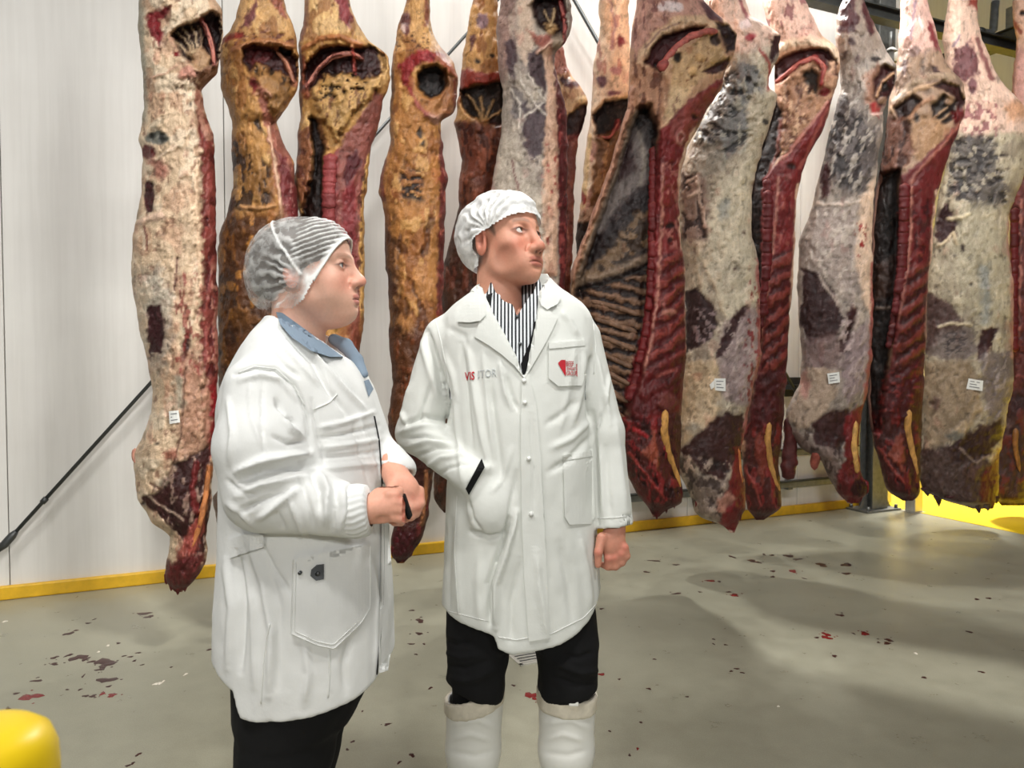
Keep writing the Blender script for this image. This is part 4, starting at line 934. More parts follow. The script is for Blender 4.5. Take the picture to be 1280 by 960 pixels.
# --- 11: side with split spine, right of the broad grey one
o = side('meat', 5.02, [(0,953,1006),(25,958,1018),(45,965,1026),(52,968,1040),(62,968,1048),(85,968,1050),(105,968,1047),(122,968,1040),(157,958,1031),(190,948,1013),(211,942,1003),(250,936,995),(313,936,993),(384,942,988),(445,946,985),(498,936,981),(534,932,979),(557,926,977),(580,928,974),(616,931,976),(636,934,976),(643,940,966),(650,946,954)],
 (196,150,118), [
 poly([(940,-90),(1030,-90),(1026,50),(990,50),(960,60)],(224,186,170),0,6,5,.85),blot([(950,-20),(1020,-20),(1022,45),(958,45)],(160,80,90),6,.18,0,.7,2.5),
 line([(966,68),(985,54),(1010,50),(1035,58),(1047,72)],11,(228,200,172),.016,3,2),
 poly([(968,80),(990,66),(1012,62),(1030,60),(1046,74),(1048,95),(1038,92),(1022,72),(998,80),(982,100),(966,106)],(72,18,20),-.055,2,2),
 line([(966,104),(984,92),(998,80),(1018,72),(1030,84),(1026,106)],6,(180,66,64),.035),
 poly([(1001,96),(1014,84),(1023,95),(1021,116),(1007,119)],(50,42,38),-.05,2,2),poly([(1034,78),(1044,76),(1046,90),(1038,94)],(214,170,140),.03),
 poly([(980,106),(1003,92),(1008,120),(1026,116),(1042,112),(1022,150),(1002,180),(978,205),(972,170)],(176,130,100),-.015,3,4),blot([(975,100),(1030,110),(1000,185),(974,200)],(120,70,52),5,.12,-.006,.75,2),blot([(975,100),(1030,110),(1000,185),(974,200)],(214,176,140),4,.28,.004,.7,2),
 ell(1030,114,7,6,(120,24,26),-.01),
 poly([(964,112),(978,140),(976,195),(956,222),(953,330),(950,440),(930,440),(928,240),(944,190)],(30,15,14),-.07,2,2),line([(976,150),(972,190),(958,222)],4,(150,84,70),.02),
 poly([(1042,120),(1032,157),(1006,211),(998,250),(998,313),(990,445),(984,535),(936,535),(950,440),(952,320),(953,222),(975,202),(1000,170)],(138,40,42),.01,2,2,1,.35),
 line([(1036,126),(1010,160),(980,198)],3,(214,140,124),.006),line([(1034,136),(1014,180),(1000,210)],4,(190,100,90),0),ell(990,208,7,5,(60,16,18),-.008),ell(985,222,4,4,(170,90,84)),
 line([(973,222),(969,280),(965,330),(957,385),(950,430)],3,(214,146,128),.004),line([(999,232),(996,270),(994,320),(989,390),(986,440)],7,(212,174,148),.008),
 blot([(968,230),(992,230),(988,330),(966,330)],(196,104,94),5,.2,.004,.7,1.4),stripes([(966,318),(990,312),(986,445),(980,490),(950,490),(956,400)],.95,16,(90,20,24),(156,66,58),.014),
 poly([(942,470),(984,460),(982,520),(934,520)],(90,20,24),0,5,4,.9,.4),
 poly([(930,520),(982,515),(978,640),(945,655),(928,640)],(92,18,22),0,3,3,.95,.45),blot([(928,530),(978,530),(976,640),(932,640)],(164,50,46),6,.15,.006,.8,2),
 poly([(944,545),(958,535),(958,580),(954,610),(946,590)],(160,70,54),.005,2,3,.9),line([(932,585),(944,612),(952,632)],2.5,(196,90,80),.005),
 ], .13, (170,130,110), seed=101, edge=1.6)
e = carcass(o, 'side of beef with red split spine between the two grey sides with paper tags')
vertebrae(o, [(960,226),(960,280),(958,340),(953,400),(948,440)], 12, 15, e, 21, (112,28,32))
beef_tube(o, [(962,528),(959,550),(963,580),(969,602),(975,614)], 10, 4, (214,160,90), 'neck_ligament', e, .004, var=.1)
beef_tube(o, [(968,104),(984,92),(998,80),(1018,72),(1030,84),(1026,106)], 6, 6, (187,101,90), 'pelvic_bone', e, .008)
for k,(x,y) in enumerate([(938,634),(946,640),(956,640),(968,632)]): beef_tube(o, [(x,y-12),(x+1,y+7)], 9, 4, (92,14,20), 'neck_shred', e, -.014, seed=k+80)

# --- 12: grey side with hip hollow and flank fold
o = side('meat', 5.14, [(0,1053,1081),(25,1046,1090),(50,1043,1101),(70,1044,1113),(80,1047,1120),(95,1050,1121),(110,1050,1117),(128,1047,1108),(145,1042,1104),(170,1036,1102),(200,1030,1098),(220,1024,1095),(274,1010,1092),(302,999,1091),(361,996,1091),(407,1000,1091),(445,1002,1090),(475,1000,1087),(496,992,1083),(515,982,1077),(530,982,1075),(545,990,1074),(562,1003,1074),(575,1026,1074),(595,1036,1078),(608,1042,1087),(618,1049,1084),(629,1060,1072)],
 (152,140,130), [
 blot(None,(116,104,98),16,.08,-.003,.6,1.8),blot(None,(186,172,160),10,.22,.003,.7,1.8),
 poly([(1030,-90),(1100,-90),(1100,60),(1080,78),(1036,78)],(134,116,102),0,6,4,.8),poly([(1053,4),(1068,-6),(1073,20),(1070,38),(1047,41)],(84,38,42)),poly([(1077,-6),(1084,-6),(1094,40),(1088,46),(1078,20)],(88,36,38)),ell(1064,52,5,6,(78,52,48)),ell(1057,68,3,5,(76,56,52)),ell(1095,74,7,4,(36,22,20),-.006),ell(1072,74,4,6,(96,72,66)),
 poly([(1080,96),(1100,78),(1110,90),(1104,134),(1090,142),(1082,130)],(166,116,92),0,5,4,.85),
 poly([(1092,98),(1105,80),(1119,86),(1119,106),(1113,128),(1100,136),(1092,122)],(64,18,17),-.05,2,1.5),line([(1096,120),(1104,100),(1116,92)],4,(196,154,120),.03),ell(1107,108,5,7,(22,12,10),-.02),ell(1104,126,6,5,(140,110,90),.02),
 poly([(1090,130),(1096,128),(1100,146),(1092,142)],(190,60,58),.006),line([(1090,144),(1103,141)],3,(226,190,180),.008),
 poly([(1036,130),(1056,120),(1076,146),(1096,165),(1096,205),(1078,246),(1052,236),(1026,210)],(80,72,72),0,5,5,.9),blot([(1034,130),(1095,150),(1090,240),(1026,225)],(40,35,36),7,.05,-.008,.85,2.2,.5),blot([(1034,100),(1095,130),(1090,245),(1024,230)],(170,160,150),5,.2,.004,.8,2.6,.5),
 poly([(1026,205),(1036,200),(1038,244),(1026,250)],(82,40,42)),line([(1022,254),(1040,256),(1058,254),(1076,252)],4,(214,196,182),.01),
 poly([(1012,262),(1070,256),(1076,330),(1068,380),(1040,350),(1004,330)],(170,154,146),0,6,5,.85),blot([(1008,262),(1070,258),(1070,380),(1004,335)],(206,192,180),6,.15,.006,.75,1.6),
 poly([(1002,334),(1020,340),(1040,360),(1056,395),(1046,422),(1010,432),(1001,400)],(60,28,31),-.006,2,3,.97),line([(1024,345),(1046,378),(1058,396)],3,(176,160,150),.005),
 poly([(1062,384),(1074,388),(1066,415),(1056,442),(1046,442)],(70,34,36),-.005),poly([(1002,425),(1050,415),(1050,460),(1004,462)],(118,94,92),0,6,4,.8),poly([(1056,430),(1084,400),(1092,420),(1088,470),(1060,510),(1052,470)],(146,126,128),0,5,4,.85),blot([(1050,400),(1090,400),(1080,505),(1050,500)],(190,170,166),4,.2,.003,.7,3,.4),
 poly([(1076,248),(1094,222),(1096,405),(1080,380),(1070,330)],(222,192,168),.004,4,3,.95),blot([(1070,280),(1084,280),(1080,320),(1070,320)],(196,40,42),3,.15,0,.95,1.6),
 line([(1092,330),(1091,400),(1089,450),(1080,512)],6,(206,112,106),.004,2,2,.95),
 poly([(1008,458),(1046,464),(1047,490),(1026,522),(1000,538),(982,522),(998,492)],(172,150,130),.006,3,4,.95),ell(1006,480,5,18,(200,140,130),0,4,3,.7),
 poly([(1014,530),(1035,514),(1062,512),(1060,552),(1040,562),(1018,556)],(70,29,30),-.006,3,3,.97),
 poly([(982,530),(1000,540),(1020,560),(1050,560),(1052,620),(1036,600),(1000,566)],(112,92,86),0,4,4,.85),blot([(990,530),(1055,545),(1050,610),(1030,590)],(60,40,38),6,.1,-.005,.8,1.4),
 poly([(1056,520),(1084,500),(1078,585),(1092,612),(1070,636),(1044,618),(1046,596),(1056,575)],(140,30,34),.0,2,3,.95,.4),poly([(1066,600),(1088,600),(1088,616),(1072,622),(1064,614)],(60,8,14),-.01),
 ], .13, (150,125,115), seed=113)
e = carcass(o, 'grey side of beef with a hollow hip beside the red split spines')
paper_tag(o, [(1034,467),(1049,465),(1050,478),(1036,480)], e)
beef_tube(o, [(1070,526),(1067,550),(1068,572),(1072,592)], 9, 8, (222,172,98), 'neck_ligament', e, .004, var=.1)
beef_tube(o, [(1022,564),(1019,576),(1018,588)], 15, 11, (176,96,84), 'fat_knob', e, .01)
beef_tube(o, [(984,522),(988,545),(987,575),(984,600)], 12, 22, (92,40,38), 'flank_flap', e, .0)
for k,(x,y) in enumerate([(1054,618),(1064,624),(1074,622),(1082,612)]): beef_tube(o, [(x,y-12),(x+1,y+6)], 10, 5, (112,18,26), 'neck_shred', e, -.014, seed=k+90)

# --- 13: brown-shaded side with split spine
o = side('meat', 5.46, [(0,1125,1158),(25,1126,1166),(50,1124,1172),(70,1122,1178),(85,1119,1187),(95,1116,1197),(105,1114,1205),(120,1112,1208),(140,1110,1206),(152,1108,1202),(170,1106,1195),(195,1103,1186),(220,1098,1178),(250,1092,1170),(290,1088,1166),(313,1088,1165),(360,1086,1160),(431,1084,1157),(498,1084,1154),(517,1086,1153),(548,1090,1153),(571,1097,1150),(599,1104,1151),(613,1109,1150),(620,1118,1148),(626,1130,1140)],
 (154,126,104), [
 poly([(1110,-90),(1180,-90),(1174,58),(1150,66),(1120,62)],(226,184,170),0,7,4,.9),line([(1144,0),(1142,30),(1138,50)],3,(120,100,130),0,1.5,2,.7),line([(1134,40),(1148,20),(1154,36)],2,(236,214,210),.004),poly([(1160,26),(1168,30),(1176,64),(1168,60)],(160,66,70)),
 blot([(1114,60),(1190,60),(1205,110),(1112,130)],(110,90,78),8,.05,-.003,.7,1.4),ell(1142,64,8,6,(136,108,100)),poly([(1160,82),(1172,84),(1182,94),(1166,92)],(62,30,28)),poly([(1128,76),(1136,72),(1134,88),(1126,96)],(92,62,56)),
 line([(1112,140),(1126,122),(1148,110),(1172,106),(1190,114)],7,(176,144,114),.014),line([(1118,128),(1140,104),(1165,94),(1190,96)],8,(150,128,106),.01),
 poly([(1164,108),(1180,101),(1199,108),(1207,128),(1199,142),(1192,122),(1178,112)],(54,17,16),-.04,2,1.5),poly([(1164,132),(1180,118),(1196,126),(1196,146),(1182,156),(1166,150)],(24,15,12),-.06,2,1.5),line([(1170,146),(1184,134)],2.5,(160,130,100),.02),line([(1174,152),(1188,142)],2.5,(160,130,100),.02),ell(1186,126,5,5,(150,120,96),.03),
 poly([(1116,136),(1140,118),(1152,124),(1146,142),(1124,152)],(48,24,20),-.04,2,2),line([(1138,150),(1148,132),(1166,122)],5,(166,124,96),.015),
 poly([(1142,152),(1162,144),(1190,160),(1174,192),(1150,204),(1136,180)],(160,124,92),-.005,3,4),poly([(1190,140),(1204,134),(1204,150),(1194,156)],(110,26,28),-.01),ell(1146,148,3,6,(34,24,20),-.01),
 poly([(1106,145),(1136,150),(1144,190),(1128,215),(1096,230)],(124,78,62),-.02,4,4,.9),blot([(1096,145),(1142,150),(1130,225),(1094,230)],(66,34,28),5,.1,-.006,.8,2.5),
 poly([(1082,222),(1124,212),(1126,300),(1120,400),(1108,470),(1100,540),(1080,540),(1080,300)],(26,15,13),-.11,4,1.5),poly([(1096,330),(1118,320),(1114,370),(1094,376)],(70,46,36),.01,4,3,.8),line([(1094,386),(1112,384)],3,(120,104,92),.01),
 poly([(1204,150),(1192,190),(1180,240),(1172,300),(1166,360),(1160,440),(1158,525),(1100,525),(1116,440),(1122,300),(1126,220),(1150,202),(1178,176)],(118,33,34),.01,2,2,1,.35),
 line([(1198,156),(1180,180),(1154,206),(1138,226)],3,(190,120,104),.006),line([(1140,226),(1139,280),(1134,340),(1124,400)],3,(206,136,118),.004),line([(1172,240),(1167,290),(1164,330),(1160,380),(1158,440)],6,(206,172,152),.008),
 ell(1148,300,5,4,(160,80,74),.004),ell(1149,318,5,4,(160,80,74),.004),blot([(1138,230),(1164,230),(1160,330),(1136,330)],(60,12,16),5,.15,-.004,.75,1.4),stripes([(1136,334),(1160,328),(1157,445),(1150,480),(1114,480),(1124,400)],.95,17,(76,18,20),(140,58,50),.014),
 poly([(1108,460),(1158,450),(1154,525),(1096,525)],(84,18,22),0,5,4,.9,.45),blot([(1104,460),(1156,455),(1150,525),(1096,525)],(150,50,46),6,.2,.004,.75,.8),
 poly([(1088,515),(1156,515),(1152,628),(1120,632),(1092,570)],(78,14,19),0,3,3,.95,.45),blot([(1090,520),(1154,520),(1150,622),(1110,618)],(146,44,42),6,.18,.006,.8,2),
 poly([(1108,570),(1126,540),(1130,560),(1130,590),(1120,580)],(164,78,58),.006,2,3,.9),line([(1098,560),(1116,586),(1130,604)],3,(176,76,66),.006),
 ], .13, (140,100,84), seed=127, edge=1.6)
e = carcass(o, 'brownish side of beef with dark red split spine above the steel column foot')
vertebrae(o, [(1131,232),(1130,280),(1127,340),(1119,400),(1112,440)], 13, 14, e, 33, (104,26,29))
beef_tube(o, [(1137,512),(1134,535),(1139,560),(1144,580),(1147,594)], 11, 4, (212,158,88), 'neck_ligament', e, .004, var=.1)
for k,(x,y) in enumerate([(1114,612),(1124,618),(1134,620),(1144,614)]): beef_tube(o, [(x,y-12),(x+1,y+6)], 10, 4, (84,12,20), 'neck_shred', e, -.014, seed=k+100)

# --- 14: broad grey side at far right
o = side('meat', 5.80, [(0,1186,1222),(25,1182,1222),(50,1179,1228),(75,1180,1238),(100,1184,1250),(118,1188,1268),(130,1190,1279),(160,1190,1284),(200,1184,1284),(227,1178,1278),(250,1172,1268),(271,1168,1261),(314,1164,1261),(360,1159,1267),(445,1156,1266),(470,1155,1267),(491,1153,1265),(534,1151,1256),(566,1149,1250),(600,1150,1248),(613,1154,1250),(620,1166,1248),(628,1186,1246),(636,1218,1242)],
 (168,156,134), [
 blot(None,(130,118,104),18,.1,-.003,.6,1.7),blot(None,(196,184,158),10,.22,.003,.7,1.7),blot(None,(90,74,64),4,.42,-.003,.7,1.6),
 poly([(1170,-90),(1250,-90),(1250,100),(1290,120),(1290,165),(1240,165),(1210,170),(1190,160),(1175,60)],(230,194,174),0,8,5,.9),poly([(1194,62),(1212,50),(1224,74),(1224,94),(1206,102),(1190,92)],(136,86,88)),ell(1216,108,6,10,(150,100,104)),line([(1222,50),(1234,84),(1240,98)],6,(150,70,76),0,2,2,.8),line([(1192,58),(1200,44)],3,(110,90,130),0,1.5,1.5,.7),poly([(1208,-4),(1226,-4),(1222,12),(1212,6)],(200,90,76)),
 poly([(1252,132),(1290,120),(1290,150),(1262,150)],(226,166,124),0,5,4,.8),blot([(1200,130),(1250,125),(1245,175),(1205,172)],(170,90,100),5,.1,-.003,.75,1.4),
 poly([(1188,184),(1220,166),(1242,180),(1247,215),(1262,240),(1247,262),(1215,258),(1184,244)],(86,80,78),0,6,6,.9),blot([(1184,170),(1246,170),(1262,255),(1184,252)],(40,35,36),7,.05,-.01,.85,.8),blot([(1184,170),(1260,170),(1262,262),(1184,255)],(170,160,142),6,.22,.004,.8,1.4),ell(1254,194,5,3,(50,40,34),-.008),
 poly([(1196,260),(1240,255),(1255,300),(1260,400),(1235,410),(1210,390),(1190,320)],(182,172,148),.004,10,6,.8),poly([(1224,330),(1236,330),(1238,405),(1228,405)],(140,146,146),0,5,3,.7),
 poly([(1172,272),(1184,252),(1194,276),(1197,296),(1182,306),(1170,302)],(64,28,30),-.012,2,3),line([(1186,274),(1200,272),(1212,268)],4,(206,192,160),.01),line([(1172,308),(1186,300),(1192,290),(1196,305)],4,(200,182,150),.012),
 ell(1193,319,2,2,(50,34,30),-.004),ell(1214,356,2.5,2.5,(60,44,38),-.004),ell(1204,310,3,5,(50,34,30),-.005),ell(1251,319,1.5,1.5,(60,40,36)),
 poly([(1156,362),(1190,380),(1203,400),(1201,416),(1180,422),(1156,444)],(84,58,56),-.005,3,3,.95),line([(1174,408),(1186,404),(1214,406)],3,(196,180,150),.008),poly([(1156,444),(1178,412),(1216,408),(1222,440),(1200,452)],(110,96,92),0,3,3,.9),blot([(1180,415),(1216,412),(1216,440),(1180,445)],(50,40,40),5,.15,-.004,.8,.7),
 poly([(1228,412),(1248,408),(1240,430),(1228,450),(1218,450)],(70,38,38),-.005,2,3),
 poly([(1156,452),(1214,450),(1223,480),(1227,520),(1190,552),(1156,565)],(146,126,102),.004,4,4,.95),ell(1170,504,8,8,(90,54,50),0,3,4,.7),poly([(1186,542),(1213,520),(1224,486),(1225,510),(1206,548)],(180,156,124),.008,3,3,.95),ell(1196,545,14,7,(90,98,98),0,5,4,.7),
 poly([(1224,440),(1270,438),(1266,490),(1250,525),(1232,520),(1228,490)],(114,102,100),0,5,4,.9),blot([(1224,440),(1266,440),(1256,520),(1230,520)],(170,156,150),4,.2,.003,.7,3,.4),
 poly([(1180,562),(1220,535),(1250,522),(1256,545),(1234,572),(1190,582)],(60,26,27),-.005,3,4,.97),
 poly([(1148,560),(1185,560),(1240,575),(1250,600),(1244,640),(1150,625)],(72,46,43),0,5,4,.92),line([(1200,560),(1220,580),(1236,568)],2,(150,130,116),.006),ell(1214,590,12,12,(96,68,60),.008),line([(1212,578),(1206,596)],2,(34,20,18),-.004),
 line([(1262,272),(1262,314),(1267,360),(1266,445)],6,(200,150,136),.004,2,2,.9),poly([(1226,600),(1250,560),(1256,600),(1246,640),(1224,632)],(120,34,34),0,3,3,.9,.4),
 ], .15, (170,140,125), seed=131)
e = carcass(o, 'broad grey side of beef above the yellow floor, paper tag low on it')
paper_tag(o, [(1211,473),(1229,476),(1228,489),(1208,486)], e)
for k,(x,y,h,w) in enumerate([(1158,612,9,20),(1172,622,12,14),(1188,622,4,22),(1209,628,7,18),(1222,633,9,12),(1233,632,7,16),(1244,624,6,12)]): beef_tube(o, [(x,y-4),(x+1,y),(x+2,y+h)], w, 3, (66,26,28), 'neck_shred', e, -.014, seed=k+110)

# --- 15: last side, cut by the right edge of the frame
o = side('meat', 6.25, [(0,1266,1312),(25,1265,1306),(50,1270,1312),(75,1269,1318),(100,1266,1330),(130,1264,1340),(200,1262,1340),(270,1262,1330),(320,1262,1325),(440,1264,1320),(500,1256,1315),(560,1241,1308),(600,1238,1300),(622,1242,1290),(632,1252,1280)],
 (222,178,154), [
 ell(1278,16,5,4,(30,16,16),-.02),poly([(1260,60),(1300,60),(1300,130),(1260,130)],(206,150,144),0,6,4,.7),line([(1266,26),(1276,40)],4,(210,120,100)),
 poly([(1250,140),(1345,140),(1345,520),(1240,520)],(110,30,32),0,6,3,.95,.4),line([(1276,250),(1276,340),(1274,420)],3,(200,130,116),.004),blot([(1262,250),(1300,250),(1300,500),(1262,500)],(60,14,17),7,.1,-.004,.7,1.5),line([(1272,470),(1300,474)],3,(160,80,74),.004),
 poly([(1236,490),(1312,490),(1300,640),(1236,640)],(52,18,19),0,5,4,.95,.5),blot([(1238,500),(1300,500),(1296,630),(1240,630)],(130,50,44),6,.2,.005,.7,2),
 ], .12, (120,60,50), seed=139)
e = carcass(o, 'side of beef cut off by the right edge of the frame')
vertebrae(o, [(1269,262),(1269,330),(1268,400),(1270,450)], 11, 16, e, 43, (108,26,29))
beef_tube(o, [(1270,535),(1269,560),(1275,590)], 9, 4, (150,104,60), 'neck_ligament', e, .004)

# rails the hooks run on (above the picture)
def rail(idx, label):
    pts = sorted([HOOKS[i] for i in idx]); r = empty('overhead_rail', (pts[0][0], pts[0][1], 4.28), label, 'rail', 'overhead meat rails')
    p3 = [(pts[0][0] - 2, pts[0][1] - 0.9, 4.29)] + [(x, y, 4.295) for x, y in pts] + [(pts[-1][0] + 2, pts[-1][1] + 0.9, 4.295)]
    tube_obj('rail_tube', p3, 0.022, STEEL_M, r)
    for x, y, z in p3[::2]: tube_obj('rail_hanger', [(x, y, 4.3), (x, y, WALL_Z)], 0.012, STEEL_M, r)
rail([0, 1, 2, 3, 5, 8, 9, 10, 11, 12, 13, 14], 'front meat rail carrying most of the sides')
rail([4, 6, 7], 'rear meat rail carrying three hidden sides')
# ------------------------------------------------------------------ implicit-surface tools for people and clothes
def grid_pts(lo, hi, h):
    ax = [np.arange(l, u + h, h, dtype=np.float32) for l, u in zip(lo, hi)]
    return ax, np.meshgrid(*ax, indexing='ij')
def surface_nets(V, ax, h):
    S = V < 0
    nx, ny, nz = V.shape
    c = np.zeros((nx - 1, ny - 1, nz - 1), np.int8)
    for a in (0, 1):
        for b in (0, 1):
            for d in (0, 1): c += S[a:nx - 1 + a, b:ny - 1 + b, d:nz - 1 + d]
    I, J, K = np.nonzero((c > 0) & (c < 8))
    ids = np.full(c.shape, -1, np.int32); ids[I, J, K] = np.arange(len(I))
    acc = np.zeros((len(I), 3)); cnt = np.zeros(len(I))
    for axis in range(3):
        o1, o2 = [q for q in range(3) if q != axis]
        for b in (0, 1):
            for d in (0, 1):
                off = np.zeros(3, int); off[o1] = b; off[o2] = d
                v0 = V[I + off[0], J + off[1], K + off[2]]
                off2 = off.copy(); off2[axis] += 1
                v1 = V[I + off2[0], J + off2[1], K + off2[2]]
                m = (v0 < 0) != (v1 < 0)
                t_ = np.where(m, v0 / np.where(m, v0 - v1, 1), 0)
                p = np.tile(off.astype(float), (len(I), 1)); p[:, axis] += t_
                acc[m] += p[m]; cnt[m] += 1
    pos = acc / np.maximum(cnt, 1)[:, None] + np.stack([I, J, K], 1)
    verts = pos * h + np.array([a[0] for a in ax])
    Q = []
    for axis in range(3):
        o1, o2 = [(1, 2), (2, 0), (0, 1)][axis]
        sl0 = [slice(None)] * 3; sl1 = [slice(None)] * 3
        sl0[axis] = slice(0, -1); sl1[axis] = slice(1, None)
        A, B = S[tuple(sl0)], S[tuple(sl1)]
        e = np.argwhere(A != B)
        sh = c.shape
        e = e[(e[:, o1] > 0) & (e[:, o2] > 0) & (e[:, o1] < sh[o1]) & (e[:, o2] < sh[o2])]
        fl = A[tuple(e.T)]
        def cid(d1, d2):
            q = e.copy(); q[:, o1] -= d1; q[:, o2] -= d2
            return ids[tuple(q.T)]
        q = np.stack([cid(1, 1), cid(0, 1), cid(0, 0), cid(1, 0)], 1)
        q[~fl] = q[~fl][:, ::-1]
        Q.append(q)
    return verts, np.concatenate(Q)
def vnormals(v, q):
    n = np.zeros_like(v)
    fn = np.cross(v[q[:, 2]] - v[q[:, 0]], v[q[:, 3]] - v[q[:, 1]])
    for k in range(4): np.add.at(n, q[:, k], fn)
    return n / (np.linalg.norm(n, axis=1, keepdims=True) + 1e-12)
def relax(v, q, it=2, lam=0.5):
    for _ in range(it):
        s = np.zeros_like(v); c = np.zeros(len(v))
        for k in range(4):
            a, b = q[:, k], q[:, (k + 1) % 4]
            np.add.at(s, a, v[b]); np.add.at(c, a, 1); np.add.at(s, b, v[a]); np.add.at(c, b, 1)
        v = v + lam * (s / np.maximum(c, 1)[:, None] - v)
    return v
def sell(p, c, r):
    q = [(p[i] - np.float32(c[i])) for i in range(3)]
    k0 = np.sqrt(sum((q[i] / np.float32(r[i])) ** 2 for i in range(3)))
    k1 = np.sqrt(sum((q[i] / np.float32(r[i] ** 2)) ** 2 for i in range(3))) + 1e-6
    return k0 * (k0 - 1) / k1
def scap(p, a, b, ra, rb=None):
    rb = ra if rb is None else rb
    a = np.asarray(a, np.float32); b = np.asarray(b, np.float32); ba = b - a; L2 = float(ba @ ba) + 1e-9
    q = [p[i] - a[i] for i in range(3)]
    u = np.clip((q[0] * ba[0] + q[1] * ba[1] + q[2] * ba[2]) / L2, 0, 1)
    return np.sqrt(sum((q[i] - u * ba[i]) ** 2 for i in range(3))) - (ra + (rb - ra) * u)
def schain(p, pts, rs, k=0.01):
    d = scap(p, pts[0], pts[1], rs[0], rs[1])
    for i in range(1, len(pts) - 1): d = smin(d, scap(p, pts[i], pts[i + 1], rs[i], rs[i + 1]), k)
    return d
def smin(a, b, k):
    h = np.clip(0.5 + 0.5 * (b - a) / k, 0, 1); return b + (a - b) * h - k * h * (1 - h)
def smax(a, b, k): return -smin(-a, -b, k)
def plane(p, pt, n):
    n = np.asarray(n, float); n = n / np.linalg.norm(n)
    return (p[0] - pt[0]) * n[0] + (p[1] - pt[1]) * n[1] + (p[2] - pt[2]) * n[2]
def loft(p, rows, Y0, yc, n=2.4):
    """torso-like solid: rows (py, L, R, half depth)"""
    rows = sorted(rows, key=lambda r: -r[0])
    z = np.array([P(640, r[0], Y0)[2] for r in rows])
    L = np.array([P(r[1], r[0], Y0)[0] for r in rows]); R = np.array([P(r[2], r[0], Y0)[0] for r in rows]); b = np.array([r[3] for r in rows])
    yo = np.array([r[4] if len(r) > 4 else 0.0 for r in rows])
    zz = np.linspace(z[0], z[-1], 200); ker = np.ones(9) / 9
    def ev(a):
        w = np.interp(zz, z, a); w = np.convolve(np.pad(w, 4, 'edge'), ker, 'valid')
        return np.interp(p[2][0, 0, :], zz, w).astype(np.float32)[None, None, :]
    cx = ev((L + R) / 2); a = ev((R - L) / 2); bb = ev(b); oo = ev(yo)
    k = (np.abs((p[0] - cx) / a) ** n + np.abs((p[1] - yc - oo) / bb) ** n) ** (1.0 / n)
    d = (k - 1) * np.minimum(a, bb)
    return np.maximum(d, np.maximum(z[0] - p[2], p[2] - z[-1]))
def build_sdf(fn, lo, hi, h, it=1):
    ax, p = grid_pts(lo, hi, h)
    v, q = surface_nets(fn(p).astype(np.float32), ax, h)
    return relax(v, q, it), q
def fold(v, q, folds, noise=(), seed=0):
    """cloth folds: lines (pts in frame px on the garment, width px, height m)"""
    n = vnormals(v, q)
    px, py = proj(v)
    view = v - np.array([0, 0, CAM_H]); view /= np.linalg.norm(view, axis=1, keepdims=True)
    face = np.clip(-(n * view).sum(1) * 2.2 + 0.15, 0, 1)
    d = np.zeros(len(v))
    for f in folds:
        pts, w, amp = f[:3]
        xs = [a for a, _ in pts]; ys = [b for _, b in pts]
        m = (px > min(xs) - 4 * w) & (px < max(xs) + 4 * w) & (py > min(ys) - 4 * w) & (py < max(ys) + 4 * w) & (face > 0)
        if not m.any(): continue
        dd, u = seg_dist(px[m], py[m], pts)
        taper = np.sqrt(np.clip(np.sin(np.pi * np.clip(u, 0.02, 0.98)) * 1.8, 0.0, 1)) if len(f) < 4 else 1.0
        d[m] += amp * np.exp(-(dd / w) ** 2) * taper * face[m]
    for sc, amp in noise:
        d += amp * fbm(v[:, 0] / sc, v[:, 1] / sc, v[:, 2] / (sc * 1.8), seed, 2)
    return v + n * d[:, None]
def drop(v, q, keep):
    q = q[keep[q].all(1)]
    u = np.unique(q); m = np.full(len(v), -1, np.int64); m[u] = np.arange(len(u))
    return v[u], m[q]
def tree_of(v, q): return BVHTree.FromPolygons([tuple(a) for a in v], [tuple(int(i) for i in b) for b in q])
def cast(tree, px, py):
    d = (PV(px, py, 1.0) - Vector((0, 0, CAM_H))).normalized()
    return tree.ray_cast(Vector((0, 0, CAM_H)), d, 20.0)
def decal_bm(bm, tree, lift, thick, step=5.0):
    """lay a flat shape (drawn in frame px) onto a garment as a thin sewn-on layer"""
    xs = [v.co.x for v in bm.verts]; ys = [v.co.y for v in bm.verts]
    for axis, a0, a1 in ((0, min(xs), max(xs)), (1, min(ys), max(ys))):
        k = a0 + step
        while k < a1 - 0.3:
            no = (1, 0, 0) if axis == 0 else (0, 1, 0); co = (k, 0, 0) if axis == 0 else (0, k, 0)
            bmesh.ops.bisect_plane(bm, geom=list(bm.verts) + list(bm.edges) + list(bm.faces), plane_co=co, plane_no=no)
            k += step
    bad = []; back = {}; lastN = Vector((0, -1, 0)); lastD = None
    vs = list(bm.verts)
    for v in vs:
        x, y = v.co.x, v.co.y
        loc, nor, _, _ = cast(tree, x, y)
        if loc is None: bad.append((v, x, y)); continue
        if nor.y > 0: nor = -nor
        r = (loc - Vector((0, 0, CAM_H))).normalized()
        v.co = loc - r * lift
        back[v] = v.co + r * thick; lastD = loc.y
    for v, x, y in bad:
        near = min((w for w in vs if w in back), key=lambda w: (proj(np.array(w.co))[0] - x) ** 2 + (proj(np.array(w.co))[1] - y) ** 2, default=None)
        v.co = PV(x, y, near.co.y if near else 2.0); back[v] = v.co + Vector((0, thick, 0))
    ret = bmesh.ops.extrude_face_region(bm, geom=list(bm.faces))
    ev = [e for e in ret['geom'] if isinstance(e, bmesh.types.BMVert)]
    r0 = Vector((0, 0, CAM_H))
    for v in ev: v.co = v.co + (v.co - r0).normalized() * thick
    bmesh.ops.recalc_face_normals(bm, faces=bm.faces)
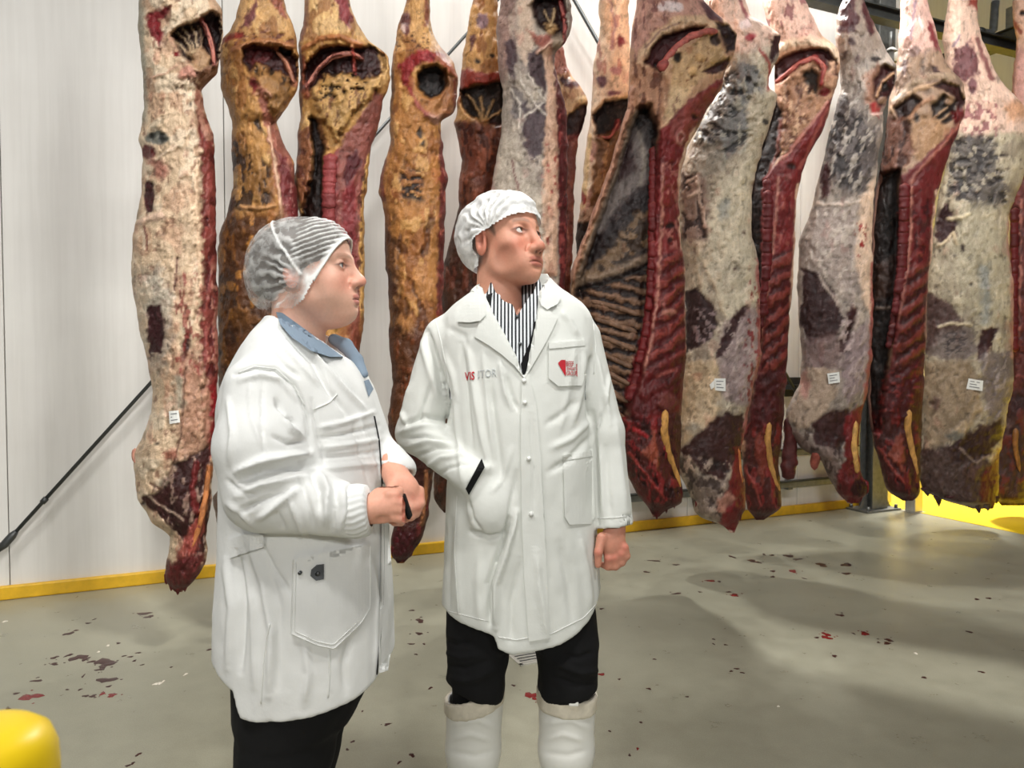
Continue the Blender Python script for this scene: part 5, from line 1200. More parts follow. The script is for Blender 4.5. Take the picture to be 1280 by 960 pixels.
def decal(name, pts, tree, lift, thick, mat, parent, step=5.0):
    bm = bmesh.new(); f = bm.faces.new([bm.verts.new((x, y, 0)) for x, y in pts])
    bmesh.ops.triangulate(bm, faces=[f], quad_method='BEAUTY', ngon_method='EAR_CLIP')
    decal_bm(bm, tree, lift, thick, step)
    me = bpy.data.meshes.new(name); bm.to_mesh(me); bm.free()
    return link(name, me, mat, parent)
def stitch(name, pts, tree, mat, parent, r=0.0009, lift=0.0012):
    """seam or welt along a garment"""
    out = []
    pts = np.array(pts, float); ln = np.r_[0, np.cumsum(np.hypot(*np.diff(pts, axis=0).T))]
    for d in np.arange(0, ln[-1], 4.0):
        x, y = np.interp(d, ln, pts[:, 0]), np.interp(d, ln, pts[:, 1])
        loc, nor, _, _ = cast(tree, x, y)
        if loc is not None: out.append(loc - (loc - Vector((0, 0, CAM_H))).normalized() * lift)
    if len(out) < 2: return None
    return tube_obj(name, out, r, mat, parent, 6)
def text_decal(name, txt, x, y, size, slope, tree, mat, parent, bold=0.0, xs=1.0, lift=0.0022):
    cu = bpy.data.curves.new('lettering', 'FONT'); cu.body = txt; cu.size = 1.0; cu.offset = bold; cu.resolution_u = 3; cu.space_character = 1.05
    to = bpy.data.objects.new('lettering', cu); COL.objects.link(to)
    dg = bpy.context.evaluated_depsgraph_get(); me = bpy.data.meshes.new_from_object(to.evaluated_get(dg))
    bpy.data.objects.remove(to); bpy.data.curves.remove(cu)
    bm = bmesh.new(); bm.from_mesh(me); bpy.data.meshes.remove(me)
    bmesh.ops.remove_doubles(bm, verts=bm.verts, dist=1e-4)
    w = max(v.co.x for v in bm.verts)
    for v in bm.verts:
        a, b = v.co.x * xs, v.co.y
        v.co = (x + a * size, y - b * size + slope * a * size, 0)
    decal_bm(bm, tree, lift, 0.0010, 2.5)
    m2 = bpy.data.meshes.new(name); bm.to_mesh(m2); bm.free()
    return link(name, m2, mat, parent), w * xs * size
def join_mesh(name, parts):
    vs, qs, cs, k = [], [], [], 0
    for v, q, c in parts:
        vs.append(v); qs.append(q + k); cs.append(np.broadcast_to(c, v.shape)); k += len(v)
    me = mesh_np(name, np.concatenate(vs), np.concatenate(qs)); set_col(me, np.concatenate(cs)); return me

# materials for people
def cloth(name, col, rough=0.85, weave=900.0, var=0.05, bump=0.25):
    t = NT(name); v = t.coords()
    f = t.noise(6.0, 4, 0.6, v); g = t.noise(weave, 2, 0.5, v); w = t.noise(45.0, 3, 0.6, v)
    c = np.array(col[:3])
    t.l(t.mix(0.2, t.ramp(f, [(0.3, tuple(np.clip(c * (1 - var), 0, 1))), (0.7, tuple(np.clip(c * (1 + var), 0, 1)))]), t.ramp(g, [(0.3, tuple(c * 0.9)), (0.7, tuple(np.clip(c * 1.08, 0, 1)))])), t.b.inputs['Base Color'])
    t.set(Roughness=rough); t.b.inputs['Specular IOR Level'].default_value = 0.25
    t.bump(t.math('ADD', t.math('MULTIPLY', w, 1.0), t.math('MULTIPLY', g, 0.15)), bump, 0.003)
    return t.m
COAT_M = cloth('white_coat_cotton', srgb(217, 219, 214))
COATW_M = cloth('white_coat_thin', srgb(226, 227, 225), bump=0.3)
SEAMC_M = cloth('coat_seam', srgb(226, 227, 224))
BLACK_M = cloth('black_trousers', srgb(20, 20, 21), 0.9, var=0.2)
BLUE_M = cloth('blue_shirt', srgb(126, 142, 158), var=0.1)
BOOT_M = plain('white_rubber', srgb(232, 232, 226), 0.38, scale=8, var=0.05)
CUFF_M = plain('beige_boot_lining', srgb(214, 206, 188), 0.6, scale=40, var=0.18)
RED_M = plain('red_print', srgb(186, 22, 40), 0.6); GREY_M = plain('grey_print', srgb(186, 190, 190), 0.6)
BTN_M = plain('white_button', srgb(225, 226, 222), 0.3); STUD_M = plain('metal_stud', srgb(90, 92, 94), 0.35, 0.8)
t = NT('skin'); at = t.n('ShaderNodeVertexColor', layer_name='Col'); v = t.coords()
f = t.noise(180.0, 4, 0.6, v); g = t.noise(22.0, 3, 0.6, v)
c = t.mix(0.25, at.outputs['Color'], t.ramp(f, [(0.3, (0.8, 0.72, 0.7)), (0.7, (1.14, 1.1, 1.08))]), 'MULTIPLY')
c = t.mix(0.35, c, t.ramp(g, [(0.35, (1.05, 0.86, 0.82)), (0.65, (1.0, 1.02, 1.02))]), 'MULTIPLY')
t.l(c, t.b.inputs['Base Color']); t.set(Roughness=0.5); t.bump(f, 0.12, 0.002); t.b.inputs['Specular IOR Level'].default_value = 0.4
t.b.inputs['Subsurface Weight'].default_value = 0.12; t.b.inputs['Subsurface Radius'].default_value = (0.012, 0.005, 0.003); t.b.inputs['Subsurface Scale'].default_value = 1.0
SKIN_M = t.m
t = NT('vertex_colour_gloss'); at = t.n('ShaderNodeVertexColor', layer_name='Col'); t.l(at.outputs['Color'], t.b.inputs['Base Color']); t.set(Roughness=0.12)
EYE_M = t.m
# striped shirt
t = NT('striped_shirt'); v = t.coords()
w = t.n('ShaderNodeTexWave', wave_type='BANDS', bands_direction='X', wave_profile='SIN'); t.l(v, w.inputs['Vector']); w.inputs['Scale'].default_value = 37.0; w.inputs['Distortion'].default_value = 0.15
t.l(t.ramp(w.outputs['Fac'], [(0.47, rgba(28, 30, 36)), (0.55, rgba(222, 226, 230))]), t.b.inputs['Base Color']); t.set(Roughness=0.8)
STRIPE_M = t.m
# hair net: thin crinkled non-woven, partly see-through
def net(name, a0, a1):
    t = NT(name); v = t.coords()
    at = t.n('ShaderNodeVertexColor', layer_name='Col')
    f = t.noise(60.0, 4, 0.65, v, 0.8)
    t.set(Roughness=0.6); t.b.inputs['Base Color'].default_value = rgba(238, 238, 236)
    sep = t.n('ShaderNodeSeparateColor'); t.l(at.outputs['Color'], sep.inputs[0])
    a = t.math('ADD', t.math('MULTIPLY', f, 0.45), sep.outputs[0])
    mr = t.n('ShaderNodeMapRange'); t.l(a, mr.inputs[0]); mr.inputs[1].default_value = 0.35; mr.inputs[2].default_value = 0.85; mr.inputs[3].default_value = a0; mr.inputs[4].default_value = a1
    t.l(mr.outputs[0], t.b.inputs['Alpha']); t.bump(f, 0.4, 0.004)
    return t.m
NETW_M = net('hair_net_thin', 0.16, 0.98); NETM_M = net('hair_net_dense', 0.34, 1.0)

# ---- heads
def head_sdf(p, k):
    """head in its own frame: x sideways, y forward, z up, eye level at 0 (metres); k = dict of shape tweaks"""
    x, y, z = p; ax_ = np.abs(x); q = (ax_, y, z)
    w = k.get('w', 1.0)
    d = sell(p, (0, -.014, .030), (.076 * w, .096, k.get('crown', .083)))
    d = smin(d, sell(p, (0, .034, .032), (.062 * w, .050, .058)), .02)
    d = smin(d, sell(p, (0, .026, -.032), (.063 * w, .060, .066)), .025)
    d = smin(d, sell(p, (0, .034, -.074), (.050 * w, .046, .040)), .025)
    d = smin(d, sell(p, (0, .071, -.098), (.024, .020, .019)), .024)
    d = smin(d, sell(q, (.046 * w, .006, -.062), (.022, .034, .030)), .025)
    d = smin(d, sell(q, (.042 * w, .050, -.030), (.024, .026, .022)), .022)         # cheekbones
    d = smin(d, sell(q, (.034 * w, .052, -.058), (.026, .024, .028)), .022)         # cheeks
    jw = k.get('jowl', 0.0)
    if jw: d = smin(d, sell(p, (0, .030, -.100), (.042 * w, .042, .020 + .02 * jw)), .03)
    d = smin(d, scap(q, (.010, .084, .013), (.044 * w, .064, .016), .0085, .0075), .014)   # brow
    # eye sockets and lids
    d = smax(d, -sell(q, (.032, .092, -.001), (.0185, .017, .0125)), .012)
    lid = sell(q, (.032, .0690, -.002), (.0175, .0146, .0146))
    op = k.get('open', .0048)
    lid = np.maximum(lid, -sell(q, (.032, .085, -.0022), (.0146, .020, op)))
    d = smin(d, lid, .004)
    # nose
    nl = k.get('nose', 0.0); nz = k.get('nz', 0.0)
    d = smin(d, scap(p, (0, .081, .010), (0, .102 + nl, -.030 + nz), .0085, .0115), .014)
    d = smin(d, sell(p, (0, .1045 + nl, -.035 + nz), (.0135, .0135, .0115)), .008)
    d = smin(d, sell(q, (.0140, .093 + nl * .6, -.0385 + nz), (.0090, .0125, .0090)), .007)
    d = smax(d, -sell(q, (.0068, .103 + nl, -.0475 + nz), (.0042, .0065, .0048)), .003)
    # mouth
    d = smin(d, sell(p, (0, .070, -.070), (.036, .026, .026)), .02)
    d = smin(d, sell(p, (0, .0850, -.0668), (.0250, .0120, .0056)), .007)
    d = smin(d, sell(p, (0, .0845, -.0778), (.0220, .0110, .0066)), .007)
    mz = -.0722 - np.float32(k.get('frown', 0.0)) * (ax_ / .024) ** 2
    d = smax(d, -(np.sqrt((y - (.0985 - 6.0 * ax_ ** 2)) ** 2 + ((z - mz) * 1.5) ** 2) - .0036 + np.maximum(ax_ - .024, 0) * 1.2), .003)
    d = smax(d, -sell(p, (0, .0965, -.0880), (.018, .0055, .0040)), .007)
    nf = k.get('fold', 0.0)
    if nf: d = smax(d, -(scap(q, (.019, .090, -.036), (.031, .076, -.066), .0022) + (1 - nf) * .003), .006)
    hl = k.get('hollow', 0.0)
    if hl: d = smax(d, -(sell(q, (.064, .052, -.066), (.016, .034, .026)) + (1 - hl) * .008), .022)
    # ears
    e = sell(q, (.078 * w, -.016, -.014), (.0075, .0175, .031))
    e = smin(e, scap(q, (.080 * w, -.002, .004), (.083 * w, -.026, .012), .004), .004)
    e = smin(e, scap(q, (.083 * w, -.026, .012), (.081 * w, -.022, -.030), .004, .005), .004)
    e = smax(e, -sell(q, (.087 * w, -.012, -.010), (.0075, .009, .017)), .004)
    d = smin(d, e, .005)
    # neck
    nr = k.get('neck', .055)
    d = smin(d, scap(p, (0, -.030, -.060), (0, -.046, -.19), nr, nr * 1.08), .012)
    d = smin(d, sell(p, (0, -.050, -.225), (.066, .058, .045)), .03)
    return d
def head_colour(v, base, lip, brow, k):
    x, y, z = v.T; ax_ = np.abs(x)
    c = np.tile(srgb(*base), (len(v), 1))
    def mixin(m, col): c[:] = c + (srgb(*col) - c) * np.clip(m, 0, 1)[:, None]
    red = tuple(np.clip(np.array(base) * [1.0, .80, .78], 0, 255))
    mixin(.55 * np.exp(-(((ax_ - .042) / .022) ** 2 + ((z + .036) / .022) ** 2)) * (y > .02), red)
    mixin(.6 * np.exp(-((x / .016) ** 2 + ((z + .036) / .014) ** 2)) * (y > .085), red)
    mixin(.5 * (ax_ > .072) * (np.abs(z + .012) < .04) * (y < .012), red)
    mz = -.0722 - k.get('frown', 0) * (ax_ / .024) ** 2
    up = sstep(1.15, .9, np.sqrt((x / .0245) ** 2 + ((z + .0672) / .0060) ** 2)) * (y > .078); lo = sstep(1.15, .9, np.sqrt((x / .021) ** 2 + ((z + .0775) / .0068) ** 2)) * (y > .078)
    mixin(.8 * np.maximum(up, lo), lip)
    mixin(.75 * np.exp(-((z - mz) / .0016) ** 2) * (ax_ < .0255) * (y > .072), (96, 40, 36))
    bz = .0165 + .004 * np.sin(np.clip((ax_ - .010) / .040, 0, 1) * math.pi) + (.002 if k.get('man') else 0)
    mixin(k.get('browa', .6) * sstep(.0065, .002, np.abs(z - bz)) * sstep(.008, .013, ax_) * sstep(.054, .046, ax_) * (y > .045), brow)
    mixin(.5 * np.exp(-(((ax_ - .032) / .016) ** 2 + ((z + .002) / .0075) ** 2)) * (y > .055), (150, 92, 80))
    mixin(.9 * np.exp(-(((ax_ - .0068) / .0046) ** 2 + ((z + .0470 - k.get('nz', 0)) / .0035) ** 2)) * (y > .09), (70, 26, 24))
    op = k.get('open', .0048); lr = np.sqrt(((ax_ - .032) / .0150) ** 2 + ((z + .0022) / op) ** 2)
    mixin(.8 * np.exp(-((lr - 1.08) / .22) ** 2) * (y > .062) * np.where(z > -.0022, 1, .45), (74, 44, 38))
    mixin(.85 * np.exp(-(((ax_ - .080) / .010) ** 2 + ((y + .010) / .006) ** 2 + ((z + .012) / .012) ** 2)), (110, 52, 44))
    return c
def head_matrix(fwd, roll, scale, anchor_local, anchor_world):
    f = Vector(fwd).normalized(); r = f.cross(Vector((0, 0, 1))).normalized(); u = r.cross(f)
    R = Matrix((r, f, u)).transposed() @ Matrix.Rotation(roll, 3, 'Y')
    R = np.array(R) * np.asarray(scale)
    t_ = np.array(anchor_world) - R @ np.array(anchor_local)
    return R, t_
def elastic_ring(fn, n, off, R, T, parent, name='elastic', r=.0022, rng=(-1.0, 1.0)):
    """gathered edge band where a cap surface meets its opening plane (head frame)"""
    n = np.array(n, float); n /= np.linalg.norm(n)
    e1 = np.array([1., 0, 0]); e2 = np.cross(n, e1); c = np.array([0, -.01, .03]); c = c + n * (off - n @ c)
    pts = []
    for a in np.linspace(rng[0] * math.pi, rng[1] * math.pi, 90):
        d = e1 * math.sin(a) + e2 * math.cos(a) * np.sign(e2[2])
        t_ = np.linspace(.03, .16, 260)[:, None]; q = c + t_ * d
        f = fn((q[:, 0], q[:, 1], q[:, 2])); i = int(np.argmax(f > 0))
        pts.append(q[i] + d * .0012 * math.sin(a * 60))
    return tube_obj(name, [Vector(q @ R.T + T) for q in pts], r, PAPER_M, parent, 6)
def eyeball(parent, R, T, sx, gaze_local, iris):
    bm = bmesh.new(); bmesh.ops.create_uvsphere(bm, u_segments=48, v_segments=32, radius=.0131)
    me = bpy.data.meshes.new('eyeball'); bm.to_mesh(me); bm.free(); smooth(me)
    v = np.array([q.co for q in me.vertices]); g = np.array(gaze_local, float); g /= np.linalg.norm(g)
    a = np.arccos(np.clip((v / .0131) @ g, -1, 1))
    c = np.tile(srgb(226, 220, 214), (len(v), 1)); c[a < .46] = srgb(*iris) * .5; c[a < .40] = srgb(*iris); c[a < .20] = 0.005
    set_col(me, c)
    w = (v + np.array([sx * .032, .0672, -.002])) @ R.T + T
    me.vertices.foreach_set('co', w.astype(np.float32).ravel()); me.update()
    return link('eyeball', me, EYE_M, parent)
# ------------------------------------------------------------------ the man
MY = 1.9; MK = MY / F
def M(px, py, dy=0.0): return P(px, py, MY + dy)
man = empty('person', (float(M(650, 480)[0]), MY, 0), 'person in a long white visitor coat and white rubber boots, hand in pocket, looking up', 'person')

# head
HK = dict(hollow=.55, w=.94, jowl=.0, crown=.074, neck=.055, fold=1.0, frown=.0036, man=True, browa=.62, open=.0064, nose=.002, nz=-.006)
yaw, pit = math.radians(49), math.radians(9)
fwd = (math.sin(yaw) * math.cos(pit), -math.cos(yaw) * math.cos(pit), math.sin(pit))
nose_w = M(679.5, 307, -.075)
HR, HT = head_matrix(fwd, math.radians(-3), (1.0, .97, 1.07), (0, .120, -.042), nose_w)
hv, hq = build_sdf(lambda p: head_sdf(p, HK), (-.13, -.14, -.275), (.13, .135, .125), .0018, 1)
hc = head_colour(hv, (202, 148, 124), (176, 108, 96), (120, 92, 72), HK)
# short dark hair at the temples and nape
hm = sstep(-.004, .012, hv[:, 2] - .02 + np.maximum(hv[:, 1] + .005, 0) * 1.1) * sstep(.03, .02, hv[:, 1]) + sstep(.02, -.0, hv[:, 1] + .045) * sstep(-.075, -.05, hv[:, 2])
hm = np.clip(hm, 0, 1) * (np.abs(hv[:, 0]) < .079)
hm = np.maximum(hm * .8, sstep(.0, .01, hv[:, 2] - (.040 - .36 * (.088 - hv[:, 1]))))
hc = hc + (srgb(84, 74, 66) - hc) * hm[:, None]
hw = hv @ HR.T + HT
# coarse hidden body under the clothes, and the hand at the side
def man_body(p):
    d = loft(p, [(384, 606, 690, .04), (410, 585, 712, .07), (480, 585, 715, .095), (600, 580, 722, .12), (700, 582, 724, .12), (780, 582, 728, .10)], MY, MY + .02)
    d = smin(d, schain(p, [M(582, 432, .05), M(526, 536, .04), M(584, 592, -.125)], [.036, .034, .028]), .02)
    d = smin(d, schain(p, [M(716, 432, .05), M(756, 540, .0), M(769, 660, -.03)], [.034, .030, .026]), .02)
    for c in ((597, 594, 592), (706, 708, 710)):
        d = smin(d, schain(p, [M(c[0], 760, .02), M(c[1], 855, .0), M(c[2], 1085, .04)], [.062, .040, .034]), .03)
    return d
lo, hi = M(470, 330, 0), M(820, 330, 0)
bv, bq = build_sdf(man_body, (lo[0], MY - .25, .03), (hi[0], MY + .25, M(640, 375)[2]), .012, 2)
def man_hand(p):
    y0 = -.055
    d = schain(p, [M(770, 630, -.03), M(769, 660, y0 + .01)], [.027, .025])                    # wrist
    d = smin(d, sell(p, M(766, 679, y0), (.031, .020, .040)), .016)                        # back of hand
    kn = [(781, 684), (776, 692), (768, 697), (760, 698)]
    tips = [((783, 695), (776, 702)), ((777, 703), (768, 707)), ((769, 708), (760, 709)), ((760, 708), (753, 706))]
    for (kx, ky), ((ax_, ay), (bx_, by_)) in zip(kn, tips):
        d = smin(d, schain(p, [M(kx, ky, y0 - .008), M(ax_, ay, y0 - .002), M(bx_, by_, y0 + .012)], [.0098, .0088, .0075], .006), .008)
    d = smin(d, schain(p, [M(752, 672, y0 - .012), M(748, 690, y0 - .022), M(747.5, 706, y0 - .020)], [.0125, .0095, .0080], .006), .010)   # thumb
    return d
mhv, mhq = build_sdf(man_hand, M(735, 720, 0) - np.array([0, .15, 0]), M(795, 622, 0) + np.array([.0, .06, 0]), .0022, 1)
hx, hy = proj(mhv)
hcol = np.tile(srgb(200, 142, 120), (len(mhv), 1)) * (1 + .12 * fbm(mhv[:, 0] * 60, mhv[:, 1] * 60, mhv[:, 2] * 60, 4, 2))[:, None]
for (kx, ky) in [(781, 684), (776, 692), (768, 697), (760, 698), (748, 690)]:
    hcol += (srgb(206, 120, 104) - hcol) * (.6 * np.exp(-((hx - kx) ** 2 + (hy - ky) ** 2) / 22.))[:, None]
me = join_mesh('body', [(hw, hq, hc), (bv, bq, srgb(205, 155, 132)), (mhv, mhq, hcol)])
body = link('body', me, SKIN_M, man)
for sx in (-1, 1): eyeball(man, HR, HT, sx, (-.28 if True else 0, 1, .34), (92, 84, 70))

# hair cap
def cap_sdf(p):
    d = sell(p, (0, -.020, .030), (.088, .108, .078))
    d = smin(d, sell(p, (0, -.074, .002), (.078, .062, .068)), .04)
    d = smin(d, sell(p, (0, -.030, .056), (.072, .082, .054)), .03)
    return smin(d, head_sdf(p, HK) - .008, .006)
cv, cq = build_sdf(cap_sdf, (-.12, -.18, -.12), (.12, .11, .16), .0032, 2)
x_, y_, z_ = cv.T
ang = np.arctan2(z_ - .004, y_ - .018); rr = np.hypot(z_ - .004, y_ - .018)
wr = np.sin(ang * 17 + 5 * fbm(y_ * 22, z_ * 22, 0, 3, 2)) * np.exp(-((rr - .04) / .05) ** 2) + 1.6 * (1 - 3 * np.abs(fbm(y_ * 20, z_ * 20, x_ * 20, 5, 3))) * .6
cv = cv + vnormals(cv, cq) * (.0040 * wr * sstep(.0, .03, cv[:, 2] - (.034 - .36 * (.088 - cv[:, 1])) + .004))[:, None]
yy = cv[:, 1]; brim = np.where(yy > -.030, .034 - .36 * (.088 - yy), -.0085 - np.clip((-.030 - yy) / .012, 0, 1) * .055)
kp = (cv[:, 2] > brim) & ~(head_sdf((cv[:, 0], cv[:, 1], cv[:, 2]), HK) < -.003)
u_ = np.unique(cq[kp[cq].all(1)])
den = .26 + .30 * np.abs(wr) + .35 * np.exp(-((cv[:, 2] - brim) / .008) ** 2)
cv2, cq2 = drop(cv, cq, kp)
me = mesh_np('hair_cap', cv2 @ HR.T + HT, cq2); set_col(me, np.repeat(np.clip(den[u_], 0, 1)[:, None], 3, 1))
capo = link('hair_cap', me, NETM_M, man); capo['label'] = 'white disposable hair cap'

# coat ----------------------------------------------------------------------
VN = [(592, 340), (600, 352), (605, 366), (616, 392), (632, 420), (646, 446), (655, 472), (658, 460), (664, 426), (670, 392), (674, 366), (684, 352), (690, 340)]
ROWS = [(340, 616, 684, .06), (350, 610, 690, .07), (360, 594, 703, .09), (372, 575, 722, .105), (388, 557, 738, .12), (405, 549, 744, .13), (430, 547, 746, .14), (470, 553, 743, .15), (520, 560, 740, .16), (570, 560, 741, .168), (620, 558, 743, .168), (680, 555, 748, .168), (740, 552, 752, .168), (830, 550, 755, .165)]
def man_coat(p):
    d = loft(p, ROWS, MY, MY + .02, 2.3)
    inner = loft(p, [(a, l + 7, r - 7, b - .014) for a, l, r, b in ROWS], MY, MY + .02, 2.3)
    px, py = None, None
    # hem line
    hx = [540, 552, 575, 600, 616, 619, 622, 640, 665, 700, 720, 735, 748, 756, 770]
    hy = [764, 767, 774, 780, 784, 786, 800, 806, 803, 796, 786, 776, 758, 746, 740]
    xs = [P(a, b, MY - .08)[0] for a, b in zip(hx, hy)]; zs = [P(a, b, MY - .08)[2] for a, b in zip(hx, hy)]
    zh = np.interp(p[0][:, 0, 0], xs, zs).astype(np.float32)[:, None, None]
    back = np.clip((p[1] - MY) / .1, 0, 1)
    zh = zh + (.0 - .0) * back
    d = smax(d, zh - p[2], .004)
    d = np.maximum(d, -np.maximum(inner, p[2] - (zh + .20)))
    aR = smin(scap(p, M(556, 425, .02), M(523, 540, .03), .056, .0535), scap(p, M(523, 540, .03), M(600, 603, -.14), .0535, .041), .02)
    wr = M(601, 604, -.145); ax_ = (M(592, 597, -.135) - M(523, 540, .03))
    aR = smax(aR, plane(p, wr, ax_), .004)
    d = smin(d, aR, .018)
    aL = smin(scap(p, M(728, 424, .02), M(756, 540, -.01), .048, .0455), scap(p, M(756, 540, -.01), M(769, 680, -.045), .0455, .0475), .02)
    cut = M(769, 658, -.04)
    aL = smax(aL, plane(p, cut, M(769, 680, -.045) - M(755, 560, -.02)), .003)
    aL = np.maximum(aL, -np.maximum(scap(p, M(768, 640, -.04), M(770, 690, -.045), .037, .040), -plane(p, M(768, 640, -.04), (0, 0, -1))))
    d = smin(d, aL, .010)
    d = smin(d, sell(p, M(613, 634, -.135), (.052, .034, .062)), .03)
    # open V of the neck
    zlo, zhi = M(640, 478)[2], M(640, 336)[2]
    k0 = np.searchsorted(p[2][0, 0], zlo); k1 = np.searchsorted(p[2][0, 0], zhi + .03); j1 = np.searchsorted(p[1][0, :, 0], MY + .02)
    sub = np.stack([p[i][:, :j1, k0:k1] for i in range(3)], -1).astype(float)
    a, b = proj(sub); sd = poly_sd(a, b, VN) * MK
    d[:, :j1, k0:k1] = smax(d[:, :j1, k0:k1], -sd, .004)
    # neck hole
    d = smax(d, -scap(p, M(640, 372, .02), M(640, 320, .02), .058, .066), .006)
    return d
kv, kq = build_sdf(man_coat, (M(486, 480)[0], MY - .23, M(640, 815)[2]), (M(803, 480)[0], MY + .22, M(640, 338)[2]), .0046, 2)
MF = [
 ([(533, 414), (546, 455), (558, 495), (562, 530)], 4.5, -.016), ([(526, 420), (536, 460), (548, 500)], 5, .006),
 ([(499, 533), (530, 521), (558, 524)], 3.5, -.008), ([(498, 541), (525, 533), (560, 536)], 3.5, .008), ([(503, 549), (530, 545), (557, 550)], 3, -.007), ([(508, 558), (535, 552), (562, 556)], 3.5, .007),
 ([(518, 572), (545, 560), (572, 560)], 3, -.006), ([(530, 585), (552, 572), (580, 570)], 3.5, .006), ([(545, 596), (562, 585), (588, 580)], 2.5, -.004), ([(512, 480), (502, 515), (508, 535)], 4, .006), ([(540, 480), (530, 510), (524, 530)], 4, -.005),
 ([(584, 425), (592, 480), (602, 540), (612, 590)], 5, .007), ([(576, 430), (583, 490), (590, 560)], 4, -.006), ([(612, 480), (620, 540), (628, 600)], 5, -.006), ([(604, 440), (610, 500), (618, 570)], 4, .005), ([(632, 470), (640, 500), (648, 512)], 3.5, -.006), ([(624, 450), (632, 490), (640, 510)], 4, .006),
 ([(570, 500), (574, 560), (578, 600)], 4, .006), ([(640, 560), (628, 600), (615, 615)], 3.5, .004), ([(646, 590), (638, 640), (634, 665)], 3.5, -.005),
 ([(646, 640), (634, 690), (620, 730), (619, 785)], 4.5, .013), ([(638, 650), (624, 690), (611, 730), (612, 780)], 4.0, -.016), ([(588, 665), (612, 672), (634, 668)], 3.5, -.008), ([(583, 620), (590, 650), (602, 664)], 3, -.006),
 ([(650, 700), (640, 750), (638, 800)], 5, -.005), ([(670, 690), (675, 740), (684, 795)], 6, .005), ([(700, 680), (712, 730), (716, 780)], 7, -.005), ([(725, 670), (734, 720), (738, 765)], 6, .006), ([(575, 640), (572, 700), (576, 770)], 6, .005), ([(565, 650), (560, 710), (562, 765)], 5, -.004), ([(600, 690), (597, 740), (600, 778)], 6, .004),
 ([(738, 448), (735, 490), (738, 530)], 3, -.012), ([(730, 440), (726, 490), (716, 530)], 5, .006), ([(741, 515), (744, 560), (746, 610), (747, 655)], 2.6, -.012),
 ([(738, 525), (715, 548), (690, 560)], 5, .005), ([(738, 545), (712, 575), (686, 590)], 5, -.005), ([(722, 500), (700, 520), (684, 530)], 5, -.004), ([(720, 430), (708, 500), (700, 540)], 5, .003),
 ([(745, 440), (755, 490), (764, 530)], 4, .005), ([(755, 500), (750, 525), (745, 540)], 3, -.006), ([(762, 470), (757, 500), (748, 522)], 3, .005), ([(770, 530), (776, 580), (782, 640)], 5, .004), ([(758, 560), (760, 610), (764, 650)], 5, -.004), ([(750, 560), (753, 610), (755, 650)], 3, .004),
 ([(700, 388), (712, 400), (722, 420)], 5, .004), ([(560, 410), (580, 420), (588, 440)], 5, -.004), ([(556, 440), (566, 470), (572, 500)], 4, .005), ([(664, 520), (668, 580), (668, 640)], 5, -.003),
]
MF = [(a, w * .78, h * 1.35) for a, w, h in MF]
kv = fold(kv, kq, MF, [(.06, .003), (.025, .0012)], 3)
coat = link('coat', mesh_np('coat', kv, kq), COAT_M, man); coat['label'] = 'long white visitor coat'
kt = tree_of(kv, kq)
decal('lapel', [(605, 364), (600, 384), (599, 402), (593, 421), (610, 431), (627, 443), (643, 457), (655, 472), (645, 446), (631, 420), (615, 392)], kt, .008, .006, COAT_M, coat, 4)
decal('lapel', [(679, 381), (684, 385), (697, 398), (691, 411), (683, 427), (672, 446), (656, 473), (664, 428), (670, 394)], kt, .008, .006, COAT_M, coat, 4)
decal('collar', [(604, 353), (596, 356), (589, 362), (582, 376), (571, 402), (586, 403), (600, 401), (607, 394), (606, 372)], kt, .013, .007, COAT_M, coat, 4)
decal('collar', [(676, 352), (686, 356), (698, 366), (701, 373), (697, 380), (684, 387), (677, 382), (673, 372)], kt, .013, .007, COAT_M, coat, 4)
decal('placket', [(652, 474), (661, 466), (670, 505), (676, 570), (678, 640), (683, 700), (687, 798), (661, 802), (655, 720), (652, 640), (651, 560)], kt, .006, .006, COAT_M, coat, 4)
decal('chest_pocket', [(686, 429), (731, 425), (733, 467), (727, 482), (698, 483), (686, 473)], kt, .006, .006, COAT_M, coat, 4)
decal('pocket_welt', [(686, 429), (731, 425), (731.5, 432), (686.5, 436)], kt, .009, .004, COAT_M, coat, 4)
decal('pocket', [(704, 569), (741, 563), (744, 646), (738, 655), (712, 656), (706, 646)], kt, .006, .006, COAT_M, coat, 4)
decal('pocket_welt', [(704, 569), (741, 563), (741.5, 570), (704.5, 576)], kt, .009, .004, COAT_M, coat, 4)
for x, y in ((655, 476), (656, 503), (661, 573), (664, 642)):
    loc, nor, _, _ = cast(kt, x, y)
    if loc is not None: tube_obj('button', [loc + Vector((0, -.004, 0)), loc + Vector((0, -.010, 0))], .0055, BTN_M, coat, 14)
stitch('seam', [(747, 648), (770, 647), (793, 644)], kt, SEAMC_M, coat); stitch('seam', [(552, 762), (580, 769), (612, 777)], kt, SEAMC_M, coat)
stitch('seam', [(622, 796), (645, 800), (690, 792), (730, 772), (748, 752)], kt, SEAMC_M, coat); stitch('seam', [(545, 402), (552, 430), (560, 470), (562, 510)], kt, SEAMC_M, coat); stitch('seam', [(741, 400), (745, 430), (742, 470)], kt, SEAMC_M, coat)
stitch('seam', [(571, 620), (568, 690), (573, 770)], kt, SEAMC_M, coat)
